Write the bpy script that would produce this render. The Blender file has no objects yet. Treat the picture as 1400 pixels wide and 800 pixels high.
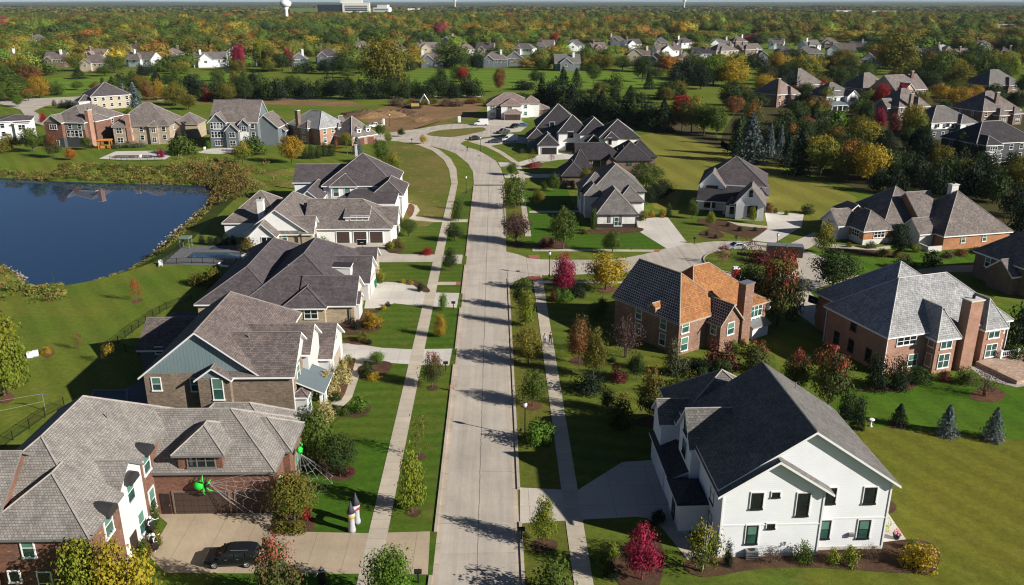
SKY, SUN, EXPO, HAZE = 0.05, 5.0, 0.52, 0.000025
import bpy, bmesh, math, random
import numpy as np
from mathutils import Vector, Matrix
from mathutils.geometry import delaunay_2d_cdt
random.seed(11)
C = bpy.context.scene.collection
R = math.radians
PI = math.pi
# ------------------------------------------------------------------ survey of the site
# the camera stands at (0,0,47); the street runs along +Y; metres
FPX, CAMH = 1140.0, 47.0
TH = math.atan(398 / FPX)
PSI = math.atan(24 * math.cos(TH) / FPX)
FW = (math.sin(PSI) * math.cos(TH), math.cos(PSI) * math.cos(TH), -math.sin(TH))
RT = (math.cos(PSI), -math.sin(PSI), 0.0)
UP = (RT[1] * FW[2] - RT[2] * FW[1], RT[2] * FW[0] - RT[0] * FW[2], RT[0] * FW[1] - RT[1] * FW[0])
def ray(px, py):
    u, v = px - 700, 400 - py
    return [u * RT[i] + v * UP[i] + FPX * FW[i] for i in range(3)]
def G(px, py, z=0.0):
    """ground position (at height z) surveyed from the photograph"""
    d = ray(px, py); t = (z - CAMH) / d[2]
    return (d[0] * t, d[1] * t)
def P(x, y, z=0.0):
    q = (x, y, z - CAMH); c = sum(q[i] * FW[i] for i in range(3))
    return (700 + FPX * sum(q[i] * RT[i] for i in range(3)) / c, 400 - FPX * sum(q[i] * UP[i] for i in range(3)) / c)
def mpp(x, y, z=0.0):
    return ((x * FW[0] + y * FW[1] + (z - CAMH) * FW[2])) / FPX      # metres per pixel there
def hgt(bx, by, ty):
    x, y = G(bx, by); lo, hi = 0.0, 45.0
    for _ in range(40):
        m = (lo + hi) / 2
        if P(x, y, m)[1] > ty: lo = m
        else: hi = m
    return lo
# ------------------------------------------------------------------ materials
def nm(name):
    m = bpy.data.materials.new(name); m.use_nodes = True
    nt = m.node_tree; b = nt.nodes['Principled BSDF']
    b.inputs['Specular IOR Level'].default_value = 0.25
    return m, nt, b
def N(nt, t, **kw):
    n = nt.nodes.new(t)
    for k, v in kw.items():
        if k[0] == 'i' and k[1:].isdigit(): n.inputs[int(k[1:])].default_value = v
        else: setattr(n, k, v)
    return n
def c4(c): return (c[0], c[1], c[2], 1.0)
def math_(nt, op, a, b=None):
    n = N(nt, 'ShaderNodeMath', operation=op)
    for i, v in enumerate((a, b)):
        if v is None: continue
        if isinstance(v, (int, float)): n.inputs[i].default_value = v
        else: nt.links.new(v, n.inputs[i])
    return n.outputs[0]
def mix(nt, fac, a, b, mode='MIX'):
    n = N(nt, 'ShaderNodeMix', data_type='RGBA', blend_type=mode)
    for s, v in ((n.inputs[0], fac), (n.inputs[6], a), (n.inputs[7], b)):
        if isinstance(v, (int, float)): s.default_value = v
        elif isinstance(v, tuple): s.default_value = c4(v)
        else: nt.links.new(v, s)
    return n.outputs[2]
def noise(nt, vec, scale, detail=4, rough=0.55):
    n = N(nt, 'ShaderNodeTexNoise'); n.inputs['Scale'].default_value = scale
    n.inputs['Detail'].default_value = detail; n.inputs['Roughness'].default_value = rough
    if vec is not None: nt.links.new(vec, n.inputs['Vector'])
    return n.outputs[0]
def ramp(nt, v, lo, hi, a=0.0, b=1.0):
    n = N(nt, 'ShaderNodeMapRange'); n.inputs[1].default_value = lo; n.inputs[2].default_value = hi
    n.inputs[3].default_value = a; n.inputs[4].default_value = b
    nt.links.new(v, n.inputs[0]); return n.outputs[0]
def gray(nt, v):
    n = N(nt, 'ShaderNodeCombineColor'); 
    for i in range(3): nt.links.new(v, n.inputs[i])
    return n.outputs[0]
def posn(nt): return N(nt, 'ShaderNodeNewGeometry').outputs['Position']
def plain(name, col, rough=0.6, spec=0.25, metal=0.0, var=0.12, scale=2.0):
    m, nt, b = nm(name)
    v = ramp(nt, noise(nt, posn(nt), scale), 0.25, 0.75, 1 - var, 1 + var)
    nt.links.new(mix(nt, 1.0, col, gray(nt, v), 'MULTIPLY'), b.inputs['Base Color'])
    b.inputs['Roughness'].default_value = rough; b.inputs['Metallic'].default_value = metal
    b.inputs['Specular IOR Level'].default_value = spec
    return m
def lawn(name, a, bcol, c=None, stripe=None, sc=0.07):
    m, nt, b = nm(name); p = posn(nt)
    big = ramp(nt, noise(nt, p, sc, 5, 0.6), 0.36, 0.64)
    col = mix(nt, big, a, bcol)
    if c:
        dry = ramp(nt, noise(nt, p, 0.35, 6, 0.7), 0.55, 0.72)
        col = mix(nt, math_(nt, 'MULTIPLY', dry, 0.75), col, c)
    f = ramp(nt, noise(nt, p, 1.3, 8, 0.75), 0.3, 0.7, 0.72, 1.28)
    col = mix(nt, 1.0, col, gray(nt, f), 'MULTIPLY')
    f2 = ramp(nt, noise(nt, p, 7.0, 6, 0.8), 0.28, 0.72, 0.62, 1.4)
    col = mix(nt, 1.0, col, gray(nt, f2), 'MULTIPLY')
    lit = noise(nt, p, 2.6, 3, 0.7); lv = N(nt, 'ShaderNodeTexVoronoi'); lv.inputs['Scale'].default_value = 1.7; nt.links.new(p, lv.inputs['Vector'])
    fl = math_(nt, 'MULTIPLY', math_(nt, 'LESS_THAN', lv.outputs['Distance'], 0.10), ramp(nt, noise(nt, p, 0.13, 4, 0.7), 0.5, 0.62))
    col = mix(nt, math_(nt, 'MULTIPLY', fl, 0.55), col, (0.30, 0.20, 0.06))
    if stripe:
        ang, w, amp = stripe
        d = N(nt, 'ShaderNodeVectorMath', operation='DOT_PRODUCT')
        nt.links.new(p, d.inputs[0]); d.inputs[1].default_value = (math.cos(R(ang)), math.sin(R(ang)), 0)
        wob = math_(nt, 'MULTIPLY', noise(nt, p, 0.25, 2), 1.2)
        s = math_(nt, 'SINE', math_(nt, 'MULTIPLY', math_(nt, 'ADD', d.outputs['Value'], wob), PI / w))
        s = ramp(nt, s, -0.5, 0.5, 1 - amp, 1 + amp)
        col = mix(nt, 1.0, col, gray(nt, s), 'MULTIPLY')
    nt.links.new(col, b.inputs['Base Color']); b.inputs['Roughness'].default_value = 0.9
    b.inputs['Specular IOR Level'].default_value = 0.08
    bp = N(nt, 'ShaderNodeBump'); bp.inputs['Strength'].default_value = 0.5; bp.inputs['Distance'].default_value = 0.12
    nt.links.new(noise(nt, p, 6.0, 8, 0.8), bp.inputs['Height']); nt.links.new(bp.outputs[0], b.inputs['Normal'])
    return m
def line_mask(nt, coord, period, off, w):
    f = math_(nt, 'FRACT', math_(nt, 'DIVIDE', math_(nt, 'SUBTRACT', coord, off), period))
    return math_(nt, 'LESS_THAN', math_(nt, 'ABSOLUTE', math_(nt, 'SUBTRACT', f, 0.5)), w / period / 2)
def concrete(name, col, jx=None, jy=None, dark=0.45, stain=0.15, tar=0.0):
    m, nt, b = nm(name); p = posn(nt)
    sx = N(nt, 'ShaderNodeSeparateXYZ'); nt.links.new(p, sx.inputs[0])
    v = ramp(nt, noise(nt, p, 0.22, 7, 0.65), 0.3, 0.7, 1 - stain, 1 + stain)
    v2 = ramp(nt, noise(nt, p, 3.5, 8, 0.8), 0.3, 0.7, 0.88, 1.1)
    c = mix(nt, 1.0, mix(nt, 1.0, col, gray(nt, v), 'MULTIPLY'), gray(nt, v2), 'MULTIPLY')
    # slab to slab differences
    if jy:
        fl = math_(nt, 'FLOOR', math_(nt, 'DIVIDE', math_(nt, 'SUBTRACT', sx.outputs[1], jy[1] + jy[0] / 2), jy[0]))
        fx = math_(nt, 'FLOOR', math_(nt, 'DIVIDE', math_(nt, 'SUBTRACT', sx.outputs[0], (jx[1] if jx else 0)), (jx[0] if jx else 5.0)))
        wn = N(nt, 'ShaderNodeTexWhiteNoise', noise_dimensions='2D'); cb = N(nt, 'ShaderNodeCombineXYZ')
        nt.links.new(fx, cb.inputs[0]); nt.links.new(fl, cb.inputs[1]); nt.links.new(cb.outputs[0], wn.inputs['Vector'])
        c = mix(nt, 1.0, c, gray(nt, ramp(nt, wn.outputs['Value'], 0, 1, 0.93, 1.06)), 'MULTIPLY')
    wob = math_(nt, 'MULTIPLY', math_(nt, 'SUBTRACT', noise(nt, p, 0.9, 3), 0.5), 0.22 if tar else 0.02)
    for j, o in ((jx, 0), (jy, 1)):
        if not j: continue
        msk = line_mask(nt, math_(nt, 'ADD', sx.outputs[o], wob), j[0], j[1], j[2])
        if tar and o == 1:   # only some joints are sealed dark
            brk = ramp(nt, noise(nt, p, 0.10, 3), 0.52, 0.68, 0.0, 0.75); msk = math_(nt, 'MULTIPLY', msk, brk)
        c = mix(nt, math_(nt, 'MULTIPLY', msk, 0.8), c, tuple(x * dark for x in col))
    if tar:
        wv = N(nt, 'ShaderNodeMapping'); wv.inputs['Scale'].default_value = (1.1, 0.04, 1)
        nt.links.new(p, wv.inputs[0])
        tr = ramp(nt, noise(nt, wv.outputs[0], 1.0, 4, 0.6), 0.40, 0.66, 1.04, 0.86)
        c = mix(nt, 1.0, c, gray(nt, tr), 'MULTIPLY')
        sp = ramp(nt, noise(nt, p, 1.1, 2, 0.5), 0.74, 0.8, 1.0, 0.72)
        c = mix(nt, 1.0, c, gray(nt, sp), 'MULTIPLY')
    nt.links.new(c, b.inputs['Base Color']); b.inputs['Roughness'].default_value = 0.85
    b.inputs['Specular IOR Level'].default_value = 0.15
    return m
def bricky(name, a, bb, mort, bw, bh, ms, bump=0.4, streak=0.0, third=None, tp=0.6, rough=0.85, offset=0.5):
    m, nt, b = nm(name)
    uv = N(nt, 'ShaderNodeUVMap').outputs[0]
    t = N(nt, 'ShaderNodeTexBrick', offset=offset)
    nt.links.new(uv, t.inputs['Vector'])
    t.inputs['Color1'].default_value = c4(a); t.inputs['Color2'].default_value = c4(bb); t.inputs['Mortar'].default_value = c4(mort)
    t.inputs['Scale'].default_value = 1.0; t.inputs['Mortar Size'].default_value = ms
    t.inputs['Brick Width'].default_value = bw; t.inputs['Row Height'].default_value = bh; t.inputs['Mortar Smooth'].default_value = 0.2
    col = t.outputs['Color']
    p = posn(nt)
    if third:
        mp = N(nt, 'ShaderNodeMapping'); mp.inputs['Scale'].default_value = (1 / (bw * 2.2), 1 / (bh * 1.05), 1)
        nt.links.new(uv, mp.inputs[0])
        v = ramp(nt, noise(nt, mp.outputs[0], 1.0, 2, 0.5), tp, tp + 0.05)
        col = mix(nt, math_(nt, 'MULTIPLY', v, 0.9), col, third)
    col = mix(nt, 1.0, col, gray(nt, ramp(nt, noise(nt, p, 0.5, 6, 0.65), 0.3, 0.7, 0.78, 1.2)), 'MULTIPLY')
    if streak:
        mp = N(nt, 'ShaderNodeMapping'); mp.inputs['Scale'].default_value = (3.2, 0.35, 1)
        nt.links.new(uv, mp.inputs[0])
        col = mix(nt, 1.0, col, gray(nt, ramp(nt, noise(nt, mp.outputs[0], 1.6, 5, 0.75), 0.3, 0.7, 1 - streak, 1 + streak)), 'MULTIPLY')
    nt.links.new(col, b.inputs['Base Color']); b.inputs['Roughness'].default_value = rough
    bp = N(nt, 'ShaderNodeBump'); bp.inputs['Strength'].default_value = bump; bp.inputs['Distance'].default_value = 0.03
    nt.links.new(t.outputs['Fac'], bp.inputs['Height']); bp.invert = True
    nt.links.new(bp.outputs[0], b.inputs['Normal'])
    return m
def siding(name, col, period=0.18, vertical=False, amp=0.16, var=0.05):
    m, nt, b = nm(name)
    uv = N(nt, 'ShaderNodeUVMap').outputs[0]; s = N(nt, 'ShaderNodeSeparateXYZ'); nt.links.new(uv, s.inputs[0])
    f = math_(nt, 'FRACT', math_(nt, 'DIVIDE', s.outputs[0 if vertical else 1], period))
    ln = math_(nt, 'LESS_THAN', f, 0.14)
    c = mix(nt, 1.0, col, gray(nt, ramp(nt, noise(nt, posn(nt), 0.7, 4), 0.3, 0.7, 1 - var, 1 + var)), 'MULTIPLY')
    c = mix(nt, math_(nt, 'MULTIPLY', ln, amp), c, tuple(x * 0.35 for x in col))
    nt.links.new(c, b.inputs['Base Color']); b.inputs['Roughness'].default_value = 0.6
    bp = N(nt, 'ShaderNodeBump'); bp.inputs['Strength'].default_value = 0.5; bp.inputs['Distance'].default_value = 0.02
    nt.links.new(f, bp.inputs['Height']); nt.links.new(bp.outputs[0], b.inputs['Normal'])
    return m
def glassm(name, col):
    m, nt, b = nm(name)
    v = ramp(nt, noise(nt, posn(nt), 0.8, 2), 0.3, 0.7, 0.5, 1.5)
    nt.links.new(mix(nt, 1.0, col, gray(nt, v), 'MULTIPLY'), b.inputs['Base Color'])
    b.inputs['Roughness'].default_value = 0.04; b.inputs['Specular IOR Level'].default_value = 0.7
    return m
M = {}
M['shake_tan'] = bricky('weathered cedar shake', (0.31, 0.285, 0.26), (0.22, 0.202, 0.185), (0.11, 0.10, 0.092), 0.26, 0.23, 0.018, 0.7, 0.22)
M['shake_brown'] = bricky('brown grey shingle', (0.205, 0.165, 0.15), (0.115, 0.095, 0.092), (0.055, 0.046, 0.045), 0.42, 0.24, 0.02, 0.6, 0.15)
M['shake_dark'] = bricky('dark grey shingle', (0.125, 0.105, 0.11), (0.075, 0.064, 0.07), (0.04, 0.035, 0.038), 0.42, 0.24, 0.02, 0.6, 0.15)
M['shake_mid'] = bricky('mid grey brown shingle', (0.24, 0.205, 0.185), (0.14, 0.12, 0.112), (0.06, 0.05, 0.05), 0.4, 0.26, 0.02, 0.6, 0.18)
M['shake_char'] = bricky('charcoal shingle', (0.062, 0.056, 0.062), (0.036, 0.033, 0.038), (0.018, 0.017, 0.02), 0.4, 0.26, 0.02, 0.5, 0.12)
M['shake_grey'] = bricky('grey shingle', (0.20, 0.188, 0.178), (0.125, 0.118, 0.112), (0.07, 0.065, 0.062), 0.34, 0.26, 0.02, 0.6, 0.12)
M['slate'] = bricky('light slate roof', (0.42, 0.42, 0.42), (0.27, 0.275, 0.28), (0.13, 0.13, 0.135), 0.3, 0.28, 0.02, 0.6, 0.3, third=(0.15, 0.15, 0.155), tp=0.66)
M['cedar_new'] = bricky('fresh orange cedar shake', (0.42, 0.195, 0.075), (0.27, 0.115, 0.045), (0.17, 0.07, 0.028), 0.3, 0.26, 0.018, 0.6, 0.25)
M['shake_shade'] = bricky('cedar shake with painted shade and lit edges', (0.08, 0.066, 0.058), (0.05, 0.042, 0.039), (0.62, 0.56, 0.50), 0.42, 0.42, 0.045, 0.6, 0.45)  # left slopes of the cedar roof: shade and sunlit course edges as colour
M['shake_pink'] = bricky('pinkish brown tile roof', (0.30, 0.225, 0.20), (0.21, 0.155, 0.14), (0.10, 0.08, 0.07), 0.4, 0.3, 0.02, 0.5, 0.15)
M['brick_red'] = bricky('red brown brick', (0.23, 0.098, 0.06), (0.13, 0.06, 0.044), (0.18, 0.135, 0.105), 0.34, 0.11, 0.012, 0.4, 0.05, third=(0.46, 0.35, 0.28), tp=0.66)
M['brick_tan'] = bricky('tan grey brick', (0.27, 0.205, 0.15), (0.165, 0.125, 0.095), (0.24, 0.20, 0.16), 0.34, 0.11, 0.012, 0.4, 0.08, third=(0.34, 0.26, 0.19), tp=0.6)
M['brick_pink'] = bricky('pinkish brick', (0.42, 0.225, 0.155), (0.31, 0.155, 0.11), (0.36, 0.26, 0.2), 0.3, 0.1, 0.012, 0.3, 0.05, third=(0.54, 0.38, 0.29), tp=0.68)
M['brick_rust'] = bricky('mixed brown brick', (0.30, 0.165, 0.11), (0.19, 0.105, 0.075), (0.27, 0.2, 0.155), 0.34, 0.11, 0.012, 0.4, 0.06, third=(0.46, 0.34, 0.26), tp=0.63)
M['brick_orange'] = bricky('orange brick', (0.46, 0.20, 0.09), (0.36, 0.14, 0.065), (0.40, 0.26, 0.17), 0.3, 0.1, 0.012, 0.3, 0.05)
M['brick_brown'] = bricky('brown brick', (0.23, 0.155, 0.11), (0.15, 0.10, 0.075), (0.2, 0.16, 0.13), 0.3, 0.1, 0.012, 0.3, 0.05)
M['stone_tan'] = bricky('tan ledge stone', (0.46, 0.37, 0.26), (0.34, 0.27, 0.19), (0.33, 0.28, 0.22), 0.5, 0.14, 0.012, 0.5, 0.05, third=(0.52, 0.45, 0.36), tp=0.62)
M['stone_mix'] = bricky('mixed field stone', (0.55, 0.36, 0.25), (0.34, 0.23, 0.17), (0.46, 0.38, 0.32), 0.36, 0.16, 0.02, 0.5, 0.05, third=(0.62, 0.52, 0.44), tp=0.58)
M['white_lap'] = siding('white lap siding', (0.87, 0.885, 0.91), 0.2, amp=0.22, var=0.03)
M['white_stucco'] = plain('white stucco', (0.84, 0.83, 0.81), 0.8, var=0.05)
M['white_brick'] = bricky('white painted brick', (0.78, 0.77, 0.74), (0.70, 0.69, 0.66), (0.6, 0.59, 0.57), 0.3, 0.1, 0.01, 0.3, 0.04)
M['lap_pale'] = siding('pale grey lap siding', (0.56, 0.56, 0.55), 0.2, amp=0.2, var=0.05)
M['limestone'] = plain('pale limestone', (0.62, 0.60, 0.56), 0.8, var=0.08)
M['batten_teal'] = siding('teal grey board and batten', (0.20, 0.27, 0.28), 0.42, True, 0.55)
M['lap_grey'] = siding('blue grey lap siding', (0.16, 0.185, 0.20), 0.22, amp=0.3)
M['lap_char'] = siding('charcoal lap siding', (0.075, 0.08, 0.085), 0.22, amp=0.3)
M['lap_cream'] = siding('cream lap siding', (0.45, 0.385, 0.29), 0.22, amp=0.2)
M['lap_sage'] = siding('sage grey siding', (0.23, 0.25, 0.22), 0.22, amp=0.3)
M['trim_white'] = plain('white trim paint', (0.82, 0.82, 0.81), 0.5, var=0.03)
M['trim_dark'] = plain('dark bronze trim', (0.045, 0.038, 0.034), 0.5, var=0.1)
M['trim_tan'] = plain('tan trim', (0.40, 0.34, 0.27), 0.6, var=0.05)
M['trim_grey'] = plain('grey gutter trim', (0.17, 0.165, 0.16), 0.5, var=0.05)
M['cap_light'] = plain('ridge cap with painted sun catch', (0.34, 0.31, 0.28), 0.8, var=0.2)  # caps coloured lighter than their roofs, sun catch along ridges painted in
M['cap_brown'] = plain('brown ridge cap', (0.23, 0.195, 0.18), 0.8, var=0.2)
M['cap_dark'] = plain('dark ridge cap', (0.16, 0.145, 0.145), 0.8, var=0.2)
M['cap_pale'] = plain('pale ridge cap', (0.5, 0.48, 0.46), 0.7, var=0.12)
M['metal_dark'] = plain('dark standing seam metal', (0.05, 0.048, 0.05), 0.4, 0.4, 0.3)
M['metal_blue'] = siding('blue grey standing seam metal', (0.14, 0.175, 0.19), 0.4, True, 0.4)
M['glass'] = glassm('window glass teal', (0.03, 0.085, 0.07))
M['glass_dark'] = glassm('window glass dark', (0.012, 0.016, 0.02))
M['blind'] = plain('half drawn green shade', (0.10, 0.21, 0.16), 0.5, var=0.15)
M['sash'] = plain('black window sash', (0.02, 0.02, 0.022), 0.5)
M['garage_brown'] = siding('brown garage door panels', (0.075, 0.05, 0.04), 0.62, amp=0.55)
M['garage_black'] = siding('black garage door panels', (0.022, 0.021, 0.023), 0.62, amp=0.6)
M['garage_red'] = siding('red brown garage door panels', (0.14, 0.055, 0.035), 0.62, amp=0.55)
M['door_dark'] = plain('dark stained door', (0.04, 0.028, 0.024), 0.4)
M['metal_grey'] = plain('galvanised metal', (0.35, 0.36, 0.37), 0.4, 0.5, 0.6)
M['black_metal'] = plain('black painted metal', (0.015, 0.015, 0.016), 0.45, 0.4)
# ------------------------------------------------------------------ mesh helpers
class MB:
    def __init__(s): s.v = []; s.f = []; s.m = []
    def add(s, vs, fs, mi=0):
        o = len(s.v); s.v += [tuple(v) for v in vs]; s.f += [tuple(i + o for i in f) for f in fs]; s.m += [mi] * len(fs); return s
    def box(s, x0, x1, y0, y1, z0, z1, mi=0):
        vs = [(x, y, z) for z in (z0, z1) for x, y in ((x0, y0), (x1, y0), (x1, y1), (x0, y1))]
        return s.add(vs, [(3, 2, 1, 0), (4, 5, 6, 7), (0, 1, 5, 4), (1, 2, 6, 5), (2, 3, 7, 6), (3, 0, 4, 7)], mi)
    def prism(s, poly, z0, z1, mi=0, top=1.0, c=None):
        n = len(poly); cx = sum(p[0] for p in poly) / n; cy = sum(p[1] for p in poly) / n
        if c: cx, cy = c
        vs = [(p[0], p[1], z0) for p in poly] + [(cx + (p[0] - cx) * top, cy + (p[1] - cy) * top, z1) for p in poly]
        return s.add(vs, [tuple(range(n - 1, -1, -1)), tuple(range(n, 2 * n))] + [(i, (i + 1) % n, n + (i + 1) % n, n + i) for i in range(n)], mi)
    def cyl(s, x, y, r, z0, z1, n=10, mi=0, top=1.0):
        return s.prism([(x + r * math.cos(2 * PI * i / n), y + r * math.sin(2 * PI * i / n)) for i in range(n)], z0, z1, mi, top)
    def tube(s, pts, r, n=6, mi=0):
        rr = r if isinstance(r, (list, tuple)) else [r] * len(pts)
        vs = []; fs = []; L = len(pts)
        for k, p in enumerate(pts):
            a = Vector(pts[max(0, k - 1)]); b = Vector(pts[min(L - 1, k + 1)]); d = (b - a)
            d = d.normalized() if d.length > 1e-9 else Vector((0, 0, 1))
            u = d.cross(Vector((0, 0, 1))); u = u.normalized() if u.length > 1e-3 else Vector((1, 0, 0)); w = d.cross(u)
            for i in range(n):
                t = 2 * PI * i / n; vs.append(Vector(p) + (u * math.cos(t) + w * math.sin(t)) * rr[k])
        for k in range(L - 1):
            for i in range(n):
                j = (i + 1) % n; fs.append((k * n + i, k * n + j, (k + 1) * n + j, (k + 1) * n + i))
        fs.append(tuple(range(n - 1, -1, -1))); fs.append(tuple((L - 1) * n + i for i in range(n)))
        return s.add(vs, fs, mi)
    def lathe(s, prof, x=0, y=0, n=14, mi=0):
        vs = [(x + r * math.cos(2 * PI * i / n), y + r * math.sin(2 * PI * i / n), z) for r, z in prof for i in range(n)]
        fs = [(k * n + i, k * n + (i + 1) % n, (k + 1) * n + (i + 1) % n, (k + 1) * n + i) for k in range(len(prof) - 1) for i in range(n)]
        fs.append(tuple(range(n - 1, -1, -1))); fs.append(tuple((len(prof) - 1) * n + i for i in range(n)))
        return s.add(vs, fs, mi)
    def ball(s, c, r, mi=0, n=10, sq=(1, 1, 1)):
        k = max(4, n // 2 + 1); vs = []; fs = []
        for a in range(k + 1):
            t = PI * a / k
            for i in range(n):
                f = 2 * PI * i / n
                vs.append((c[0] + r * sq[0] * math.sin(t) * math.cos(f), c[1] + r * sq[1] * math.sin(t) * math.sin(f), c[2] - r * sq[2] * math.cos(t)))
        for a in range(k):
            for i in range(n):
                j = (i + 1) % n; fs.append((a * n + i, a * n + j, (a + 1) * n + j, (a + 1) * n + i))
        return s.add(vs, fs, mi)
    def mesh(s, name, mats, uv=False, smooth=False, bevel=0.0):
        me = bpy.data.meshes.new(name); me.from_pydata(s.v, [], s.f)
        for m in mats: me.materials.append(M[m] if isinstance(m, str) else m)
        if len(mats) > 1: me.polygons.foreach_set('material_index', s.m)
        if bevel:
            bm = bmesh.new(); bm.from_mesh(me); bmesh.ops.remove_doubles(bm, verts=bm.verts, dist=1e-4)
            es = [e for e in bm.edges if len(e.link_faces) == 2 and e.calc_face_angle(0) > 0.5]
            bmesh.ops.bevel(bm, geom=es, offset=bevel, segments=2, profile=0.6, affect='EDGES', clamp_overlap=True)
            bm.to_mesh(me); bm.free()
        if smooth: me.polygons.foreach_set('use_smooth', [True] * len(me.polygons))
        me.update()
        if uv:
            ul = me.uv_layers.new(name='UVMap'); Z = Vector((0, 0, 1))
            for p in me.polygons:
                n = p.normal
                if abs(n.z) > 0.99: t, b = Vector((1, 0, 0)), Vector((0, 1, 0))
                else:
                    t = Z.cross(n).normalized(); b = n.cross(t)
                for li in p.loop_indices:
                    co = me.vertices[me.loops[li].vertex_index].co
                    ul.data[li].uv = (co.dot(t) + 31.3, co.dot(b) + 17.7)
        return me
    def build(s, name, mats, parent=None, uv=False, smooth=False, bevel=0.0):
        if isinstance(mats, str) or not isinstance(mats, (list, tuple)): mats = [mats]
        return link(name, s.mesh(name, mats, uv, smooth, bevel), parent)
def link(name, me, parent=None, loc=(0, 0, 0), rz=0.0):
    o = bpy.data.objects.new(name, me); C.objects.link(o)
    if parent is not None: o.parent = parent
    o.location = loc; o.rotation_euler = (0, 0, rz)
    return o
def tag(o, label, cat, group=None):
    o['label'] = label; o['category'] = cat
    if group: o['group'] = group
    return o
def thing(name, label, cat, loc=(0, 0, 0), rz=0.0, group=None):
    return tag(link(name, None, None, loc, rz), label, cat, group)
def struct(o, kind='structure'): o['kind'] = kind; return o
def rename(o, nme): o.name = nme; return o
def copy_tree(o, parent=None, deep=True):
    c = o.copy(); C.objects.link(c); c.parent = parent
    if deep:
        for ch in list(o.children): copy_tree(ch, c)
    return c
def smooth_poly(pts, k=4):
    out = []; n = len(pts)
    for i in range(n):
        p0, p1, p2, p3 = (Vector(pts[(i + j - 1) % n]) for j in range(4))
        for q in range(k):
            t = q / k
            out.append(tuple(0.5 * ((2 * p1) + (p2 - p0) * t + (2 * p0 - 5 * p1 + 4 * p2 - p3) * t * t + (3 * p1 - p0 - 3 * p2 + p3) * t ** 3)))
    return out
def area(pts): return sum(pts[i][0] * pts[(i + 1) % len(pts)][1] - pts[(i + 1) % len(pts)][0] * pts[i][1] for i in range(len(pts)))
def sheet(name, pts, z, mat, world=False, sm=0, z0=None):
    """a flat patch of ground cover from surveyed corner points"""
    w = [tuple(p) for p in pts] if world else [G(*p) for p in pts]
    if sm: w = smooth_poly([Vector((a, b, 0)) for a, b in w], sm); w = [(p[0], p[1]) for p in w]
    if area(w) < 0: w.reverse()
    ov, oe, of, _, _, _ = delaunay_2d_cdt([Vector(q) for q in w], [(i, (i + 1) % len(w)) for i in range(len(w))], [], 1, 1e-5)
    me = bpy.data.meshes.new(name); me.from_pydata([(q.x, q.y, z) for q in ov], [], [tuple(f) for f in of]); me.update(); me.materials.append(mat)
    return struct(link(name, me))
def strip(pts, off0, off1):
    """polygon between two offsets of a polyline (world coords)"""
    L = []; Rr = []
    for k, p in enumerate(pts):
        a = pts[max(0, k - 1)]; b = pts[min(len(pts) - 1, k + 1)]
        d = Vector((b[0] - a[0], b[1] - a[1])).normalized(); n = Vector((-d.y, d.x))
        L.append((p[0] + n.x * off0, p[1] + n.y * off0)); Rr.append((p[0] + n.x * off1, p[1] + n.y * off1))
    return L + Rr[::-1]
# ------------------------------------------------------------------ ground, water, roads
M['g_base'] = lawn('rough olive turf', (0.125, 0.135, 0.024), (0.085, 0.115, 0.02), (0.19, 0.145, 0.055))
M['g_front'] = lawn('green front turf', (0.062, 0.122, 0.012), (0.100, 0.135, 0.018), (0.15, 0.13, 0.04), (90, 1.2, 0.08))
M['g_park'] = lawn('parkway turf', (0.100, 0.130, 0.018), (0.150, 0.140, 0.030), (0.20, 0.14, 0.06))
M['g_lush'] = lawn('deep watered turf', (0.050, 0.118, 0.010), (0.066, 0.132, 0.012), None, (100, 1.4, 0.06))
M['g_vivid'] = lawn('vivid watered turf', (0.062, 0.138, 0.010), (0.085, 0.150, 0.014), (0.115, 0.14, 0.022), (12, 2.2, 0.08))
M['g_olive'] = lawn('olive mown turf', (0.155, 0.150, 0.020), (0.115, 0.140, 0.018), (0.19, 0.15, 0.035), (25, 1.8, 0.075), 0.05)
M['g_side'] = lawn('side yard turf', (0.130, 0.150, 0.022), (0.085, 0.130, 0.018), (0.17, 0.15, 0.04), (75, 1.5, 0.09))
M['g_field'] = lawn('yellow olive open turf', (0.215, 0.195, 0.038), (0.165, 0.175, 0.030), (0.27, 0.20, 0.06), (8, 4.5, 0.08), 0.04)
M['g_back'] = lawn('striped back yard turf', (0.155, 0.170, 0.026), (0.090, 0.150, 0.016), (0.16, 0.15, 0.04), (35, 2.0, 0.065), 0.045)
M['g_vacant'] = lawn('patchy vacant lot turf', (0.185, 0.155, 0.045), (0.115, 0.130, 0.022), (0.38, 0.26, 0.14), None, 0.045)
M['g_fair'] = lawn('golf fairway turf', (0.135, 0.225, 0.024), (0.115, 0.185, 0.020), (0.2, 0.22, 0.05), (60, 9, 0.1), 0.012)
M['dirt'] = lawn('bare orange soil', (0.27, 0.165, 0.085), (0.19, 0.12, 0.06), (0.33, 0.22, 0.12))
M['topsoil'] = lawn('dark piled topsoil', (0.10, 0.065, 0.045), (0.16, 0.10, 0.06), None, None, 0.2)
M['mulch'] = lawn('brown bark mulch', (0.115, 0.066, 0.04), (0.075, 0.045, 0.03), None, None, 0.5)
M['mulch_red'] = lawn('reddish bark mulch', (0.17, 0.085, 0.05), (0.12, 0.06, 0.038), None, None, 0.5)
M['road'] = concrete('street concrete', (0.50, 0.445, 0.38), (7.7, -1.85 - 3.85 + 0.0, 0.09), (4.6, 1.2, 0.10), 0.35, 0.12, 1.0)
M['gutter'] = concrete('gutter concrete', (0.50, 0.42, 0.33), None, (3.0, 0.3, 0.06), 0.4, 0.2)
M['kerb'] = concrete('kerb concrete', (0.48, 0.41, 0.33), None, (3.0, 0.3, 0.05), 0.4, 0.15)
M['walk'] = concrete('sidewalk concrete', (0.52, 0.455, 0.36), None, (1.5, 0.4, 0.035), 0.45, 0.15)
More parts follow.
